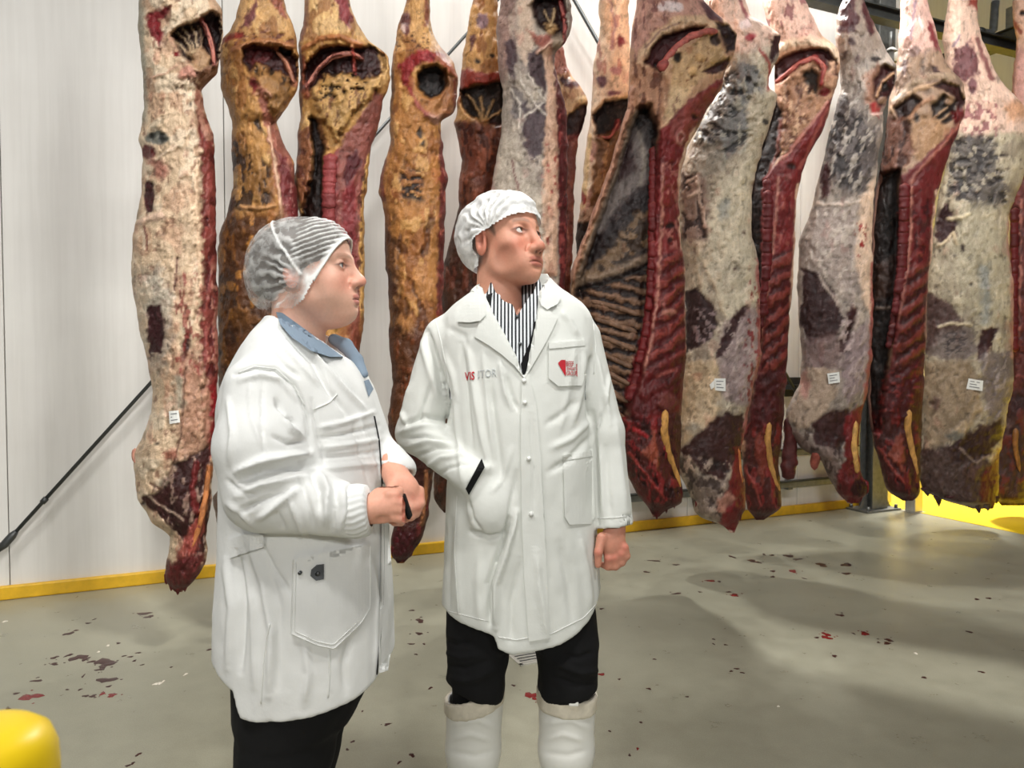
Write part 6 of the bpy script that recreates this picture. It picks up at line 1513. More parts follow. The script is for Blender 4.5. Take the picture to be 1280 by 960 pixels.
# printed lettering and badge
_, w_ = text_decal('lettering_vis', 'VIS', 581.2, 475.5, 14.2, -.10, kt, RED_M, coat, .022, .62)
text_decal('lettering_itor', 'ITOR', 597.0, 473.0, 14.2, -.12, kt, GREY_M, coat, .004, .70)
text_decal('badge_lettering', 'BEEF', 707.6, 457.6, 9.2, 0.02, kt, RED_M, coat, 0, .50, .0078)
text_decal('badge_lettering', 'EXPORT', 708.6, 462.6, 5.2, 0.02, kt, RED_M, coat, 0, .56, .0078)
text_decal('badge_lettering', 'GROUP', 708.2, 469.2, 8.0, 0.02, kt, RED_M, coat, 0, .46, .0078)
decal('badge_bull_head', [(697.8, 453.6), (699.6, 452.6), (700.2, 451), (702, 449.8), (704, 450.4), (706.9, 449.9), (707.2, 456), (707.4, 469.8), (706.6, 469.8), (706.0, 463.5), (704.6, 458.8), (702.6, 456.2), (700.4, 456.6), (698.4, 456.0)], kt, .0078, .0012, RED_M, coat, 4)
decal('badge_bar', [(720.4, 455), (721.4, 455), (721.6, 470.5), (720.6, 470.5)], kt, .0078, .0012, RED_M, coat, 4)
# dark jumper sleeve showing at the pocket
decal('jumper_sleeve', [(602, 573), (606, 584), (596, 601), (586, 619), (582, 611), (593, 591)], kt, .006, .005, BLACK_M, man, 4)

# striped shirt and dark waistcoat edge
SR = [(a, l + 5, r - 5, b - .011) for a, l, r, b in ROWS]
def shirt(p):
    d = loft(p, [r for r in SR if r[0] >= 372 and r[0] <= 520], MY, MY + .02, 2.3)
    d = smin(d, scap(p, M(641, 352, .0), M(642, 372, -.0), .066, .078), .014)
    hole = scap(p, M(641, 325, -.012), M(643, 372, -.035), .061, .050)
    d = smax(d, -hole, .004)
    front = [(626, 330), (646, 396), (668, 358), (690, 330)]
    j = np.searchsorted(p[1][0, :, 0], MY - .02)
    sub = np.stack([p[i][:, :j] for i in range(3)], -1).astype(float); a, b = proj(sub)
    d[:, :j] = smax(d[:, :j], -poly_sd(a, b, front) * MK, .003)
    return d
sv, sq = build_sdf(shirt, (M(560, 480)[0], MY - .16, M(640, 500)[2]), (M(740, 480)[0], MY + .14, M(640, 342)[2]), .0032, 2)
sh = link('shirt', mesh_np('shirt', sv, sq), STRIPE_M, man); sh['label'] = 'black and white striped shirt'
st = tree_of(sv, sq)
decal('waistcoat_edge', [(668, 402), (663, 426), (651, 455), (655, 478), (668, 478), (678, 402)], st, .006, .004, BLACK_M, man, 5)
decal('waistcoat_edge', [(610, 368), (616, 366), (611, 385), (606, 382)], st, .006, .004, BLACK_M, man, 5)
for x, y in ((646, 396), (650, 430)):
    loc, nor, _, _ = cast(st, x, y)
    if loc is not None: tube_obj('shirt_button', [loc + Vector((0, -.001, 0)), loc + Vector((0, -.005, 0))], .0045, STUD_M, sh, 10)

# trousers and boots
def trousers(p):
    d = loft(p, [(700, 572, 735, .12), (760, 566, 738, .12), (800, 564, 742, .10)], MY, MY + .02)
    l = schain(p, [M(599, 770, .0), M(597, 820, -.02), M(594, 862, -.02)], [.076, .075, .072])
    l = smax(l, plane(p, M(594, 864, -.02), (-.36, 0, -1)), .012)
    r = schain(p, [M(704, 770, .0), M(708, 815, -.02), M(712, 862, -.02)], [.076, .075, .073])
    r = smax(r, plane(p, M(712, 866, -.02), (.16, 0, -1)), .012)
    d = smin(d, np.minimum(l, r), .03)
    return np.minimum(d, np.minimum(scap(p, M(595, 850, -.01), M(593, 905, 0), .058, .052), scap(p, M(709, 850, -.01), M(708, 905, 0), .058, .052)))
tv, tq = build_sdf(trousers, (M(545, 480)[0], MY - .16, M(640, 940)[2]), (M(765, 480)[0], MY + .16, M(640, 705)[2]), .0055, 2)
tv = fold(tv, tq, [([(556, 800), (570, 806), (590, 803)], 3, -.008), ([(556, 815), (575, 822), (600, 818)], 3, .008), ([(557, 832), (580, 836), (610, 826)], 3, -.008), ([(558, 848), (585, 850), (615, 838)], 4, .009), ([(742, 815), (725, 822), (705, 820)], 3, -.008), ([(748, 838), (725, 840), (695, 830)], 4, .009), ([(748, 855), (720, 856), (690, 846)], 3, -.006)], [(.04, .006)], 8)
tr = link('trousers', mesh_np('trousers', tv, tq), BLACK_M, man); tr['label'] = 'black trousers tucked into boots'
def boot(cx0, cx1, tilt, toe, lab):
    def f(p):
        top = M(cx0, 858, -.01); ank = M(cx1, 1035, .03); fl = .045
        d = schain(p, [top, M((cx0 * .6 + cx1 * .4), 935, .0), ank], [.0745, .067, .052], .02)
        heel = np.array([ank[0], ank[1] + .02, .05]); tp = np.array([ank[0] + toe, ank[1] - .17, .045])
        d = smin(d, scap(p, heel, tp, .047, .046), .04)
        d = smax(d, plane(p, M(cx0, 862, -.01), (tilt, 0, 1)), .004)
        d = np.maximum(d, -np.maximum(schain(p, [M(cx0, 820, -.01), M(cx0 * .6 + cx1 * .4, 935, 0)], [.066, .058]), -plane(p, M(cx0, 915, 0), (0, 0, 1))))
        d = smax(d, .004 - p[2], .006)
        return d
    a = P(min(cx0, cx1) - 50, 480, MY)[0]; b = P(max(cx0, cx1) + 50, 480, MY)[0]
    v, q = build_sdf(f, (a, MY - .28, .0), (b, MY + .17, M(640, 835)[2]), .0055, 2)
    fl_ = [([(cx0 - 30, 905), (cx0 + 5, 900), (cx0 + 28, 912)], 3.5, .003), ([(cx0 - 30, 940), (cx0, 945), (cx0 + 25, 938)], 3.5, -.003), ([(cx0 - 10, 890), (cx0 + 20, 884)], 2.5, -.003), ([(cx0 - 28, 925), (cx0 - 5, 918), (cx0 + 20, 926)], 3, .003)]
    v = fold(v, q, fl_, [(.08, .002)], 4)
    o = link('boot', mesh_np('boot', v, q), BOOT_M, man); o['label'] = lab
    # turned beige lining at the top
    def g(p):
        d = schain(p, [M(cx0, 850, -.01), M(cx0 * .9 + cx1 * .1, 892, -.008)], [.0775, .0745])
        d = smax(d, plane(p, M(cx0, 861, -.01), (tilt, 0, 1)), .004); d = smax(d, plane(p, M(cx0, 884, -.01), (-tilt * .7, 0, -1)), .004)
        d = np.maximum(d, -schain(p, [M(cx0, 820, -.01), M(cx0, 930, 0)], [.066, .066]))
        return d
    v, q = build_sdf(g, (a, MY - .12, M(640, 910)[2]), (b, MY + .11, M(640, 828)[2]), .005, 1)
    v = fold(v, q, [], [(.03, .003)], 7)
    link('boot_cuff', mesh_np('boot_cuff', v, q), CUFF_M, o)
    bm = bmesh.new(); add_box(bm, (-.05, -.225, 0), (.05, .09, .014), Matrix.Translation((float(M(cx1, 1035, .03)[0]) + toe * .5, MY + .03, 0)) @ Matrix.Rotation(-toe * 3, 4, 'Z'))
    bm_obj('boot_sole', bm, CUFF_M, o, bevel=.005)
    return o
boot(593, 590, -.34, -.02, 'white rubber boot with stained beige cuff'); b2 = boot(709, 706, .14, .02, 'white rubber boot with buckled beige cuff')
loc = M(717, 876, -.088); box_obj('buckle', tuple(loc - np.array([.012, .006, .012])), tuple(loc + np.array([.012, .004, .012])), BOOT_M, b2, bevel=.003)
# ------------------------------------------------------------------ the woman
WY = 1.62; WK = WY / F
def Wp(px, py, dy=0.0): return P(px, py, WY + dy)
wom = empty('person', (float(Wp(370, 480)[0]), WY, 0), 'person in a shorter white coat and clear hair net, seen from the side, hands together', 'person')
WHK = dict(w=1.0, jowl=.4, crown=.074, neck=.055, fold=.25, frown=.0012, browa=.5, open=.0056, nose=.0)
yaw, pit = math.radians(87), math.radians(5)
fwd = (math.sin(yaw) * math.cos(pit), -math.cos(yaw) * math.cos(pit), math.sin(pit))
WR, WT = head_matrix(fwd, 0.0, .985, (0, .118, -.036), Wp(457.5, 352, 0))
wv, wq = build_sdf(lambda p: head_sdf(p, WHK), (-.13, -.14, -.285), (.13, .13, .125), .0018, 1)
wc = head_colour(wv, (228, 182, 160), (196, 118, 110), (140, 104, 84), WHK)
ww = wv @ WR.T + WT
def wom_body(p):
    d = loft(p, [(430, 335, 405, .07), (470, 310, 430, .11), (540, 305, 455, .12), (640, 305, 455, .12), (760, 300, 465, .13), (860, 305, 445, .13)], WY, WY)
    d = smin(d, schain(p, [Wp(335, 495, -.10), Wp(325, 605, -.17), Wp(440, 638, -.20), Wp(470, 636, -.19)], [.042, .04, .03, .026]), .02)
    d = smin(d, schain(p, [Wp(390, 480, .14), Wp(400, 560, .17), Wp(478, 578, .03), Wp(498, 598, -.055)], [.04, .034, .022, .022]), .02)
    for s_, c in ((-.08, 352), (.08, 372)):
        d = smin(d, schain(p, [Wp(c + 10, 830, s_), Wp(c - 2, 1000, s_), Wp(c - 10, 1210, s_)], [.075, .05, .035]), .03)
    return d
bv, bq = build_sdf(wom_body, (Wp(255, 480)[0], WY - .32, .03), (Wp(530, 480)[0], WY + .26, Wp(640, 430)[2]), .012, 2)
# hands: near fist and far hand closed over it
def near_hand(p):
    y0 = -.195
    d = schain(p, [Wp(445, 641, y0), Wp(470, 635, y0)], [.0285, .0265])
    d = smin(d, sell(p, Wp(484, 633, y0), (.034, .022, .029)), .018)
    for k, (kx, ky) in enumerate([(494, 618), (500, 627), (502, 637), (499, 647)]):
        d = smin(d, schain(p, [Wp(kx - 8, ky, y0 - .010), Wp(kx + 1, ky + 1, y0 - .006), Wp(kx + 2, ky + 5, y0 + .018), Wp(kx - 6, ky + 6, y0 + .026)], [.0088, .0086, .0082, .0076], .004), .005)
    d = smin(d, schain(p, [Wp(474, 618, y0 + .004), Wp(488, 612, y0 + .012), Wp(499, 614, y0 + .018)], [.0125, .011, .009], .006), .010)
    d = smax(d, -sell(p, Wp(478, 652, y0 - .022), (.012, .010, .010)), .008)
    return d
def far_hand(p):
    y0 = -.10
    d = schain(p, [Wp(488, 580, y0 + .045), Wp(498, 600, y0 + .005)], [.027, .027])
    d = smin(d, sell(p, Wp(506, 614, y0 - .010), (.030, .020, .033)), .016)
    for k, (kx, ky) in enumerate([(505, 621), (513, 621), (520, 619), (526, 615)]):
        d = smin(d, schain(p, [Wp(kx - 1, ky - 2, y0 - .022 + .006 * k), Wp(kx - 0, ky + 14, y0 - .036 + .008 * k), Wp(kx - 6, ky + 27, y0 - .042 + .009 * k), Wp(kx - 16, ky + 30, y0 - .036 + .01 * k)], [.0088, .0084, .0078, .0070], .004), .005)
    d = smin(d, schain(p, [Wp(492, 606, y0 - .018), Wp(489, 616, y0 - .045), Wp(492, 624, y0 - .062)], [.012, .0105, .009], .006), .010)
    return d
parts = [(ww, wq, wc), (bv, bq, srgb(222, 172, 150))]
for fn, l_, h_ in ((near_hand, (432, 668), (520, 590)), (far_hand, (470, 668), (545, 560))):
    v, q = build_sdf(fn, Wp(*l_, 0) - np.array([0, .26, 0]), Wp(*h_, 0) + np.array([0, .02, 0]), .0023, 1)
    c = np.tile(srgb(226, 168, 144), (len(v), 1)) * (1 + .10 * fbm(v[:, 0] * 55, v[:, 1] * 55, v[:, 2] * 55, 6, 2))[:, None]
    x_, y_ = proj(v)
    for kx, ky in [(500, 621), (506, 630), (508, 638), (505, 646), (516, 622), (523, 636), (528, 622)]:
        c += (srgb(226, 140, 122) - c) * (.45 * np.exp(-((x_ - kx) ** 2 + (y_ - ky) ** 2) / 26.))[:, None]
    parts.append((v, q, c))
body = link('body', join_mesh('body', parts), SKIN_M, wom)
for sx in (-1, 1): eyeball(wom, WR, WT, sx, (0, 1, .06), (84, 96, 104))

# hair, gathered under the net
def hair(p):
    d = sell(p, (0, -.022, .030), (.081, .100, .078))
    d = smin(d, sell(p, (0, -.075, -.012), (.060, .052, .060)), .03)
    d = smin(d, np.maximum(head_sdf(p, WHK) - .003, -.004 - p[2] + np.maximum(p[1], 0) * .3), .003)
    d = smax(d, (p[1] * .83 - (p[2] - .012) * .56) - .048, .003)
    d = smax(d, -(p[2] + .075 - np.maximum(-p[1] - .03, 0) * .3), .006)
    return d
gv, gq = build_sdf(hair, (-.1, -.15, -.1), (.1, .1, .13), .004, 1)
gv = gv + vnormals(gv, gq) * (.002 * fbm(gv[:, 0] * 40, gv[:, 1] * 30, gv[:, 2] * 90, 3, 2))[:, None]
hcol = np.tile(srgb(74, 64, 54), (len(gv), 1)) * (1 + .45 * fbm(gv[:, 0] * 30, gv[:, 1] * 25, gv[:, 2] * 160, 8, 3))[:, None]
me = mesh_np('hair', gv @ WR.T + WT, gq); set_col(me, np.clip(hcol, 0, 1)); link('hair', me, SKIN_M, wom)['label'] = 'greyish brown hair under the net'
# hair net
def netf(p):
    d = sell(p, (0, -.024, .030), (.090, .106, .083))
    d = smin(d, sell(p, (0, -.076, -.022), (.074, .062, .070)), .035)
    return smin(d, head_sdf(p, WHK) - .008, .006)
nv, nq = build_sdf(netf, (-.12, -.18, -.12), (.12, .11, .15), .0032, 2)
x_, y_, z_ = nv.T
knot = np.array([.0, .022, -.030])
ang = np.arctan2(z_ + .030, y_ - .022); rr = np.hypot(z_ + .030, y_ - .022)
hind = sstep(.01, -.02, y_ + .01 - (z_ - .01) * .35)
fan = np.sin(ang * 26 + 4 * fbm(y_ * 40, z_ * 40, 0, 3, 2)) * np.exp(-((rr - .045) / .05) ** 2)
ple = np.sin((z_ - .35 * y_) * 2 * math.pi / .0105 + 2.0 * fbm(y_ * 30, z_ * 25, 1, 5, 2)) * sstep(.0, .03, z_)
wr = np.where(ang > 2.2, fan, fan) * hind + ple * (1 - hind) * .9 + .5 * fbm(y_ * 70, z_ * 70, x_ * 70, 9, 2)
seam_d = np.abs((y_ + .018) - (z_ - .025) * -.55); seamm = np.exp(-(seam_d / .0028) ** 2) * (z_ > -.02)
edge0 = (y_ * .83 - (z_ - .012) * .56)
nv = nv + vnormals(nv, nq) * ((.0026 * wr + .003 * seamm) * sstep(.052, .036, edge0))[:, None]
den = .20 + .36 * np.maximum(wr, -.4) + .45 * seamm + .35 * np.exp(-(((y_ - .022) / .02) ** 2 + ((z_ + .03) / .016) ** 2))
edge_v = (nv[:, 1] * .83 - (nv[:, 2] - .012) * .56)
den += .5 * np.exp(-((edge_v - .048) / .006) ** 2)
keep = (edge_v < .051) & (nv[:, 2] + .085 - np.maximum(-nv[:, 1] - .03, 0) * .12 > 0) & (nv[:, 2] + .062 + (-nv[:, 1] + .02) * .55 > 0)
ih = head_sdf((nv[:, 0], nv[:, 1], nv[:, 2]), WHK) < -.004
kp = keep & ~ih
m_ = np.full(len(nv), -1); 
q_ = nq[kp[nq].all(1)]; u_ = np.unique(q_)
nv2, nq2 = drop(nv, nq, kp)
me = mesh_np('hair_net', nv2 @ WR.T + WT, nq2); set_col(me, np.repeat(np.clip(den[u_], 0, 1)[:, None], 3, 1))
no = link('hair_net', me, NETW_M, wom); no['label'] = 'clear pleated hair net'
elastic_ring(netf, (0, .83, -.56), (.050 - .012 * .56) / math.hypot(.83, .56), WR, WT, no, rng=(-.62, .62))

# coat ------------------------------------------------------------------------
WROWS = [(396, 338, 366, .05), (404, 330, 384, .07), (414, 321, 402, .095), (426, 312, 418, .12), (440, 304, 433, .14), (455, 296, 446, .155), (470, 289, 456, .165), (490, 282, 466, .17), (512, 279, 474, .175), (535, 279, 481, .175), (560, 279, 486, .175), (600, 280, 487, .17), (650, 281, 484, .165), (690, 280, 484, .17), (720, 278, 488, .18), (750, 276, 491, .185), (800, 275, 492, .19), (900, 275, 491, .19)]
def wom_coat(p):
    d = loft(p, WROWS, WY, WY, 2.2)
    inner = loft(p, [(a, l + 9, r - 9, b - .014) for a, l, r, b in WROWS], WY, WY, 2.2)
    hx = [270, 275, 290, 298, 301, 304, 311, 330, 370, 410, 444, 464, 470, 474, 485, 492, 500]
    hy = [838, 843, 850, 852, 853, 866, 884, 886, 883, 878, 869, 859, 853, 846, 840, 826, 815]
    xs = [P(a, b, WY - .12)[0] for a, b in zip(hx, hy)]; zs = [P(a, b, WY - .12)[2] for a, b in zip(hx, hy)]
    zh = np.interp(p[0][:, 0, 0], xs, zs).astype(np.float32)[:, None, None]
    d = smax(d, zh - p[2], .004); d = np.maximum(d, -np.maximum(inner, p[2] - (zh + .18)))
    y0 = -.16
    a1 = smin(scap(p, Wp(322, 486, y0 + .02), Wp(324, 560, y0 - .01), .064, .078), scap(p, Wp(324, 560, y0 - .01), Wp(330, 612, y0 - .02), .078, .070), .03)
    a1 = smin(a1, scap(p, Wp(330, 617, y0 - .025), Wp(446, 640, -.195), .069, .050), .03)
    a1 = smax(a1, plane(p, Wp(440, 640, -.195), (1, .0, .05)), .006)
    d = smin(d, a1, .018)
    # far sleeve
    a2 = scap(p, Wp(440, 540, .10), Wp(497, 588, -.06), .055, .037)
    a2 = smax(a2, plane(p, Wp(503, 600, -.07), (.62, -.5, -.75)), .003)
    a2 = np.maximum(a2, -scap(p, Wp(490, 582, -.05), Wp(510, 612, -.09), .027, .030))
    d = smin(d, a2, .012)
    # neck opening
    d = smax(d, -scap(p, Wp(392, 425, -.005), Wp(378, 360, 0), .062, .085), .006)
    d = smax(d, -sell(p, Wp(418, 432, -.0), (.045, .05, .045)), .008)
    return d
lv_, lq_ = build_sdf(wom_coat, (Wp(258, 480)[0], WY - .30, Wp(640, 895)[2]), (Wp(530, 480)[0], WY + .24, Wp(640, 392)[2]), .0046, 2)
WF = [
 ([(293, 468), (318, 458), (345, 461), (368, 482), (384, 520), (388, 560)], 3, -.009), ([(300, 476), (325, 468), (350, 474), (370, 500)], 4, .005),
 ([(312, 470), (314, 520), (328, 560)], 3, .003), ([(328, 480), (328, 530), (330, 570)], 2.5, -.004), ([(345, 500), (356, 522), (370, 530)], 4, -.008), ([(348, 512), (362, 536), (378, 545)], 4, .008), ([(340, 545), (360, 555), (382, 552)], 3.5, -.006),
 ([(296, 590), (325, 576), (355, 570), (388, 567)], 5, .015), ([(298, 602), (330, 590), (360, 585), (392, 582)], 4, -.013), ([(296, 620), (325, 606), (360, 600), (388, 596)], 5, .009), ([(300, 640), (330, 625), (358, 612)], 4, -.008), ([(320, 650), (345, 632), (372, 612)], 5, .008),
 ([(388, 590), (398, 612), (400, 640)], 4, -.009), ([(400, 592), (410, 615), (408, 655)], 4.5, .010), ([(418, 604), (420, 630), (415, 662)], 3.5, -.008), ([(428, 606), (430, 640), (424, 668)], 3.5, .006), ([(362, 625), (372, 650), (380, 668)], 4, .006), ([(345, 640), (355, 662)], 4, -.006), ([(376, 600), (385, 630), (392, 662)], 3.5, -.006),
 ([(285, 500), (290, 540), (286, 580)], 4, .005), ([(283, 600), (300, 615), (318, 618)], 3.5, -.005), ([(284, 630), (300, 640), (320, 660)], 4, .005),
 ([(352, 430), (375, 455), (398, 480)], 4, .004), ([(362, 424), (392, 455), (412, 490), (436, 520)], 4, -.006), ([(372, 425), (405, 455), (430, 485), (455, 512)], 4, .006), ([(395, 440), (425, 470), (450, 500)], 3.5, -.004), ([(340, 440), (355, 458), (372, 470)], 4, -.005),
 ([(398, 535), (430, 528), (468, 515)], 3, .005), ([(398, 548), (432, 543), (474, 532)], 3, -.005), ([(399, 560), (435, 556), (478, 548)], 3, .005), ([(400, 573), (436, 570), (480, 563)], 3, -.004), ([(400, 586), (440, 582), (482, 578)], 3, .004),
 ([(390, 500), (396, 540), (406, 580)], 3, -.007), ([(448, 520), (460, 560), (472, 600)], 4, .005), ([(442, 530), (452, 570), (462, 604)], 3.5, -.004),
 ([(282, 700), (290, 760), (284, 835)], 6, .006), ([(296, 690), (304, 750), (300, 840)], 5, -.008), ([(312, 680), (330, 730), (340, 790), (336, 870)], 6, .008), ([(322, 675), (345, 715), (362, 740)], 4, -.006), ([(335, 700), (350, 760), (348, 860)], 5, -.004), ([(306, 690), (316, 760), (318, 860)], 5, .005),
 ([(400, 690), (405, 720), (400, 760)], 5, .004), ([(380, 720), (400, 750), (425, 770)], 5, -.004), ([(430, 720), (410, 750), (385, 770)], 5, .005), ([(440, 790), (430, 830), (432, 865)], 6, -.005), ([(380, 800), (385, 840), (380, 880)], 6, .005), ([(465, 700), (472, 760), (470, 840)], 4, .005), 
]
WF = [(a, w * .8, h * 1.3) for a, w, h in WF if not (365 < min(x for x, _ in a) and max(x for x, _ in a) < 465 and min(y for _, y in a) > 685 and max(y for _, y in a) < 800)]
lv_ = fold(lv_, lq_, WF, [(.06, .003), (.025, .0014)], 5)
wcoat = link('coat', mesh_np('coat', lv_, lq_), COATW_M, wom); wcoat['label'] = 'thin white coat with half belt'
wt = tree_of(lv_, lq_)
# gathered cuff
rings = []
A = np.array(Wp(434, 640, -.195)); B = np.array(Wp(463, 637, -.195)); dv = (B - A) / np.linalg.norm(B - A)
e1 = np.cross(dv, [0, 0, 1.]); e1 /= np.linalg.norm(e1); e2 = np.cross(e1, dv)
nseg, nr = 96, 11
V = []
for i in range(nr):
    u = i / (nr - 1); rad = .0475 + .004 * math.sin(u * math.pi) - .004 * u
    if i == nr - 1: rad -= .012
    for j in range(nseg):
        a = 2 * math.pi * j / nseg
        r_ = rad + .0013 * math.sin(a * 24 + 1.5 * math.sin(u * 5)) * (1 if i < nr - 1 else .3)
        V.append(A + (B - A) * min(u * 1.02, 1) + (e1 * math.cos(a) + e2 * math.sin(a)) * r_)
idx = np.arange(nr * nseg).reshape(nr, nseg)
q = np.stack([idx[:-1], np.roll(idx[:-1], -1, 1), np.roll(idx[1:], -1, 1), idx[1:]], -1).reshape(-1, 4)
link('gathered_cuff', mesh_np('gathered_cuff', V, q), COATW_M, wcoat)
decal('pocket', [(367, 698), (385, 703), (410, 702), (440, 694), (463, 680), (463, 760), (452, 778), (418, 811), (395, 806), (364, 792)], wt, .013, .012, COATW_M, wcoat, 4)
decal('half_belt', [(284, 676), (304, 668), (329, 668), (330, 684), (306, 689), (287, 698)], wt, .014, .013, COATW_M, wcoat, 4)
decal('front_placket', [(478, 605), (484, 606), (490, 720), (491, 800), (485, 838), (473, 842), (478, 780), (481, 700), (480, 650)], wt, .008, .007, COATW_M, wcoat, 4)
stitch('front_edge', [(468, 520), (474, 550), (477, 590), (479, 640), (480, 700), (478, 770), (471, 845)], wt, BLACK_M, wcoat, .0016, .004)
stitch('seam', [(412, 812), (412, 840), (410, 872)], wt, SEAMC_M, wcoat, .0016); stitch('seam', [(337, 780), (330, 820), (326, 880)], wt, SEAMC_M, wcoat, .0014)
stitch('seam', [(298, 466), (318, 458), (345, 461), (368, 482), (382, 510)], wt, SEAMC_M, wcoat, .0016); stitch('seam', [(392, 512), (412, 503), (424, 490)], wt, SEAMC_M, wcoat, .0014)
for x, y, r in ((378, 713, .0035), (400, 714, .0045)):
    loc, nor, _, _ = cast(wt, x, y)
    if loc is not None: tube_obj('press_stud', [loc + Vector((0, -.010, 0)), loc + Vector((0, -.020, 0))], r, STUD_M, wcoat, 12)
decal('pocket_clip', [(389, 712), (396, 706), (405, 705), (405, 724), (395, 726), (388, 720)], wt, .017, .004, STUD_M, wcoat, 5)
for ln in ([(367, 700), (364, 792), (395, 806), (418, 811), (452, 778), (463, 760), (463, 682)], [(370, 703), (368, 789), (396, 802), (417, 806), (450, 775)]):
    stitch('pocket_stitching', ln, wt, SEAMC_M, wcoat, .0011, .0138)
# blue shirt collar at the neck
ct = tree_of(np.concatenate([lv_, ww]), np.concatenate([lq_, wq + len(lv_)]))
bs = decal('shirt_collar', [(345, 390), (353, 391), (363, 401), (378, 414), (396, 425), (414, 435), (429, 446), (412, 446), (388, 438), (364, 421), (350, 405)], ct, .018, .018, BLUE_M, wom, 4); bs['label'] = 'blue shirt collar'
# far collar wing and strip of blue shirt down the opening
def wing(p):
    d = schain(p, [Wp(417, 424, .035), Wp(432, 432, .02), Wp(446, 450, -.0), Wp(456, 468, -.02)], [.012, .015, .013, .008], .006)
    return d
v, q = build_sdf(wing, Wp(400, 485) - np.array([0, .08, 0]), Wp(475, 405) + np.array([0, .08, 0]), .003, 1)
link('shirt_collar', mesh_np('shirt_collar', v, q), BLUE_M, wom)
decal('shirt_strip', [(455, 476), (461, 474), (467, 486), (461, 496)], wt, .005, .003, BLUE_M, wcoat, 4)
# trousers and boots
def wtr(p):
    d = loft(p, [(780, 292, 470, .15), (840, 298, 462, .16), (880, 302, 444, .16)], WY, WY)
    for s_, c, w_ in ((-.075, 0, 0), (.085, 12, 0)):
        l = schain(p, [Wp(370 + c, 850, s_), Wp(356 + c, 930, s_), Wp(345 + c, 1010, s_), Wp(338 + c, 1090, s_)], [.105, .100, .088, .076])
        d = smin(d, l, .03)
    d = smin(d, sell(p, Wp(412, 862, -.02), (.055, .12, .05)), .04)
    return d
v, q = build_sdf(wtr, (Wp(270, 480)[0], WY - .22, Wp(640, 1100)[2]), (Wp(480, 480)[0], WY + .24, Wp(640, 785)[2]), .007, 2)
v = fold(v, q, [], [(.05, .005)], 8)
link('trousers', mesh_np('trousers', v, q), BLACK_M, wom)['label'] = 'black trousers'
for s_, c in ((-.075, 336), (.085, 348)):
    def f(p):
        ank = np.array(Wp(c, 1190, s_)); d = scap(p, Wp(c + 4, 1070, s_), ank, .072, .055)
        d = smin(d, scap(p, (ank[0] - .02, ank[1], .05), (ank[0] + .16, ank[1] - .02, .045), .046, .044), .04)
        return smax(smax(d, plane(p, Wp(c, 1068, s_), (0, 0, 1)), .004), .002 - p[2], .006)
    v, q = build_sdf(f, (Wp(c - 70, 480)[0], WY + s_ - .12, .0), (Wp(c + 150, 480)[0], WY + s_ + .12, Wp(640, 1060)[2]), .008, 2)
    link('boot', mesh_np('boot', v, q), BOOT_M, wom)
# small black object held between the hands
ph = empty('small_case', Wp(503, 634, -.16), 'slim black object held between the woman\'s hands', 'small object')
bm = bmesh.new(); add_box(bm, (-.004, -.016, -.024), (.004, .016, .024), Matrix.Translation(Wp(508, 633, -.150)) @ Matrix.Rotation(math.radians(-18), 4, 'Y'))
bm_obj('case_body', bm, BLACK_M, ph, True, .005, 3)
# ------------------------------------------------------------------ blood spots and crumbs on the floor
BLOOD_M = plain('dried_blood', srgb(60, 22, 19), 0.3, scale=60, var=0.35); FRESH_M = plain('fresh_blood', srgb(122, 20, 22), 0.25, scale=60, var=0.25); FAT_M = plain('fat_crumb', srgb(225, 216, 200), 0.5)
def blots(name, label, items, mat, seed, z=0.0016):
    rnd = random.Random(seed); bm = bmesh.new(); cen = Vector((0, 0, 0))
    for it in items:
        px, py, w, h = it
        c = floor_pt(px, py); rx = (floor_pt(px + w / 2, py) - c).length; ry = (floor_pt(px, py - h / 2) - c).length; cen += c
        n = 12; vs = []; ph = [rnd.random() * 6.28 for _ in range(3)]; th = (rnd.random() - .5) * .6
        top = bm.verts.new((c.x, c.y, z + .0012))
        for k in range(n):
            a = 2 * math.pi * k / n; r = 1 + .28 * math.sin(2 * a + ph[0]) + .2 * math.sin(3 * a + ph[1]) + .14 * math.sin(5 * a + ph[2])
            x, y = rx * r * math.cos(a), ry * r * math.sin(a)
            vs.append(bm.verts.new((c.x + x * math.cos(th) - y * math.sin(th), c.y + x * math.sin(th) + y * math.cos(th), .0004)))
        for k in range(n): bm.faces.new((vs[k], vs[(k + 1) % n], top))
        for _ in range(2 if w > 8 else 0):      # satellites
            a = rnd.random() * 6.28; d = 1.5 + rnd.random(); q = Vector((c.x + rx * d * math.cos(a), c.y + ry * d * math.sin(a), z)); r = .003 + .004 * rnd.random()
            ring = [bm.verts.new((q.x + r * math.cos(k * 1.0472), q.y + r * math.sin(k * 1.0472), .0004)) for k in range(6)]
            tp = bm.verts.new((q.x, q.y, z))
            for k in range(6): bm.faces.new((ring[k], ring[(k + 1) % 6], tp))
    o = bm_obj(name, bm, mat, None, True); tag(o, label, 'blood', kind='stuff'); return o
blots('blood_spots', 'dark blood spatter on the floor below the leftmost carcass', [(180,767,14,4),(186,771,12,3),(86,792,10,4),(95,788,5,2),(110,779,6,2),(148,804,6,2),(98,822,18,7),(107,824,8,4),(86,819,7,4),(115,827,8,3),(130,827,20,8),(137,830,14,5),(128,834,10,4),(68,822,9,3),(68,830,10,3),(125,837,10,3),(155,820,5,2),(163,821,6,2),(173,816,6,2),(168,826,5,2),(178,831,4,2),(133,850,22,6),(136,858,5,3),(20,867,6,3),(46,851,12,3),(107,870,7,3),(116,870,9,3),(100,862,5,2),(84,862,4,2),(10,886,6,3),(4,893,6,3),(173,943,6,4),(160,957,6,3),(166,954,5,3),(104,845,3,4),(214,834,3,2),(262,812,8,2),(118,774,3,2)], BLOOD_M, 1)
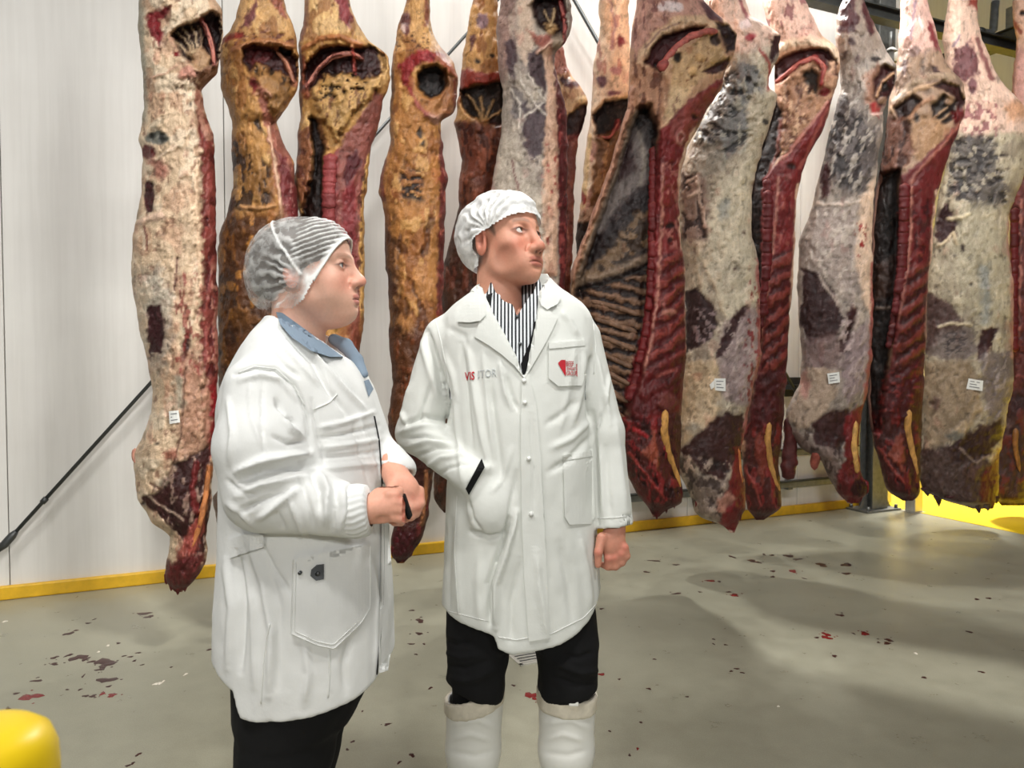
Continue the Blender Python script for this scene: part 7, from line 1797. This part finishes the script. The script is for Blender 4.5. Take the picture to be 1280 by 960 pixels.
blots('blood_spots', 'fresh red blood smears on the floor at far left', [(38,871,26,7),(128,867,7,4),(140,869,12,4)], FRESH_M, 2, .002)
blots('blood_spots', 'scattered blood drops on the floor between the two people', [(515,763,6,2),(525,776,10,5),(524,792,10,3),(514,805,8,2),(530,805,4,2),(520,818,4,2),(538,860,5,3),(441,927,5,3),(434,937,4,3),(515,944,7,5),(499,953,5,4),(485,905,10,2),(453,889,3,2),(642,857,4,3)], BLOOD_M, 3)
blots('blood_spots', 'bright red blood splash on the floor between the boots', [(664,869,15,8),(668,873,8,4),(752,843,7,4)], FRESH_M, 4)
blots('blood_spots', 'dark blood drops across the shaded floor at right', [(915,696,6,3),(940,701,12,3),(948,703,8,2),(986,695,10,4),(997,699,12,2),(1027,706,14,4),(1058,706,14,4),(966,714,8,2),(966,721,6,2),(899,727,5,2),(911,740,6,2),(875,740,4,2),(846,742,12,2),(1050,769,9,3),(1058,717,10,3),(1021,797,6,2),(1067,792,4,2),(1111,800,10,3),(1109,804,10,3),(1098,803,4,2),(1043,820,6,3),(892,799,3,2),(892,805,3,2),(907,806,4,2),(921,836,6,2),(914,839,5,2),(928,841,5,2),(818,824,4,2),(811,861,5,3),(774,849,4,2),(859,871,4,2),(801,903,5,2),(787,944,4,3),(762,914,4,2),(752,761,6,2),(818,701,14,2),(845,706,8,2),(808,715,8,2),(1221,749,6,2),(1236,748,6,2),(1212,790,8,2),(1227,840,8,2),(1155,847,8,2),(1005,723,4,2),(955,693,4,2),(965,694,5,2)], BLOOD_M, 5)
blots('blood_spots', 'red blood drops on the lit floor at right', [(991,714,11,3),(888,726,10,3),(918,744,12,3),(1033,793,10,4),(1033,797,12,4),(1081,792,12,4),(797,936,4,3)], FRESH_M, 6, .002)
fc = blots('fat_crumbs', 'small white fat crumbs on the floor at left', [(123,815,3,2),(135,807,4,2),(195,855,6,3),(200,854,5,3),(204,852,3,3),(232,843,3,3),(6,777,5,2),(973,883,3,2),(1145,817,4,2)], FAT_M, 7, .004); fc['category'] = 'crumbs'
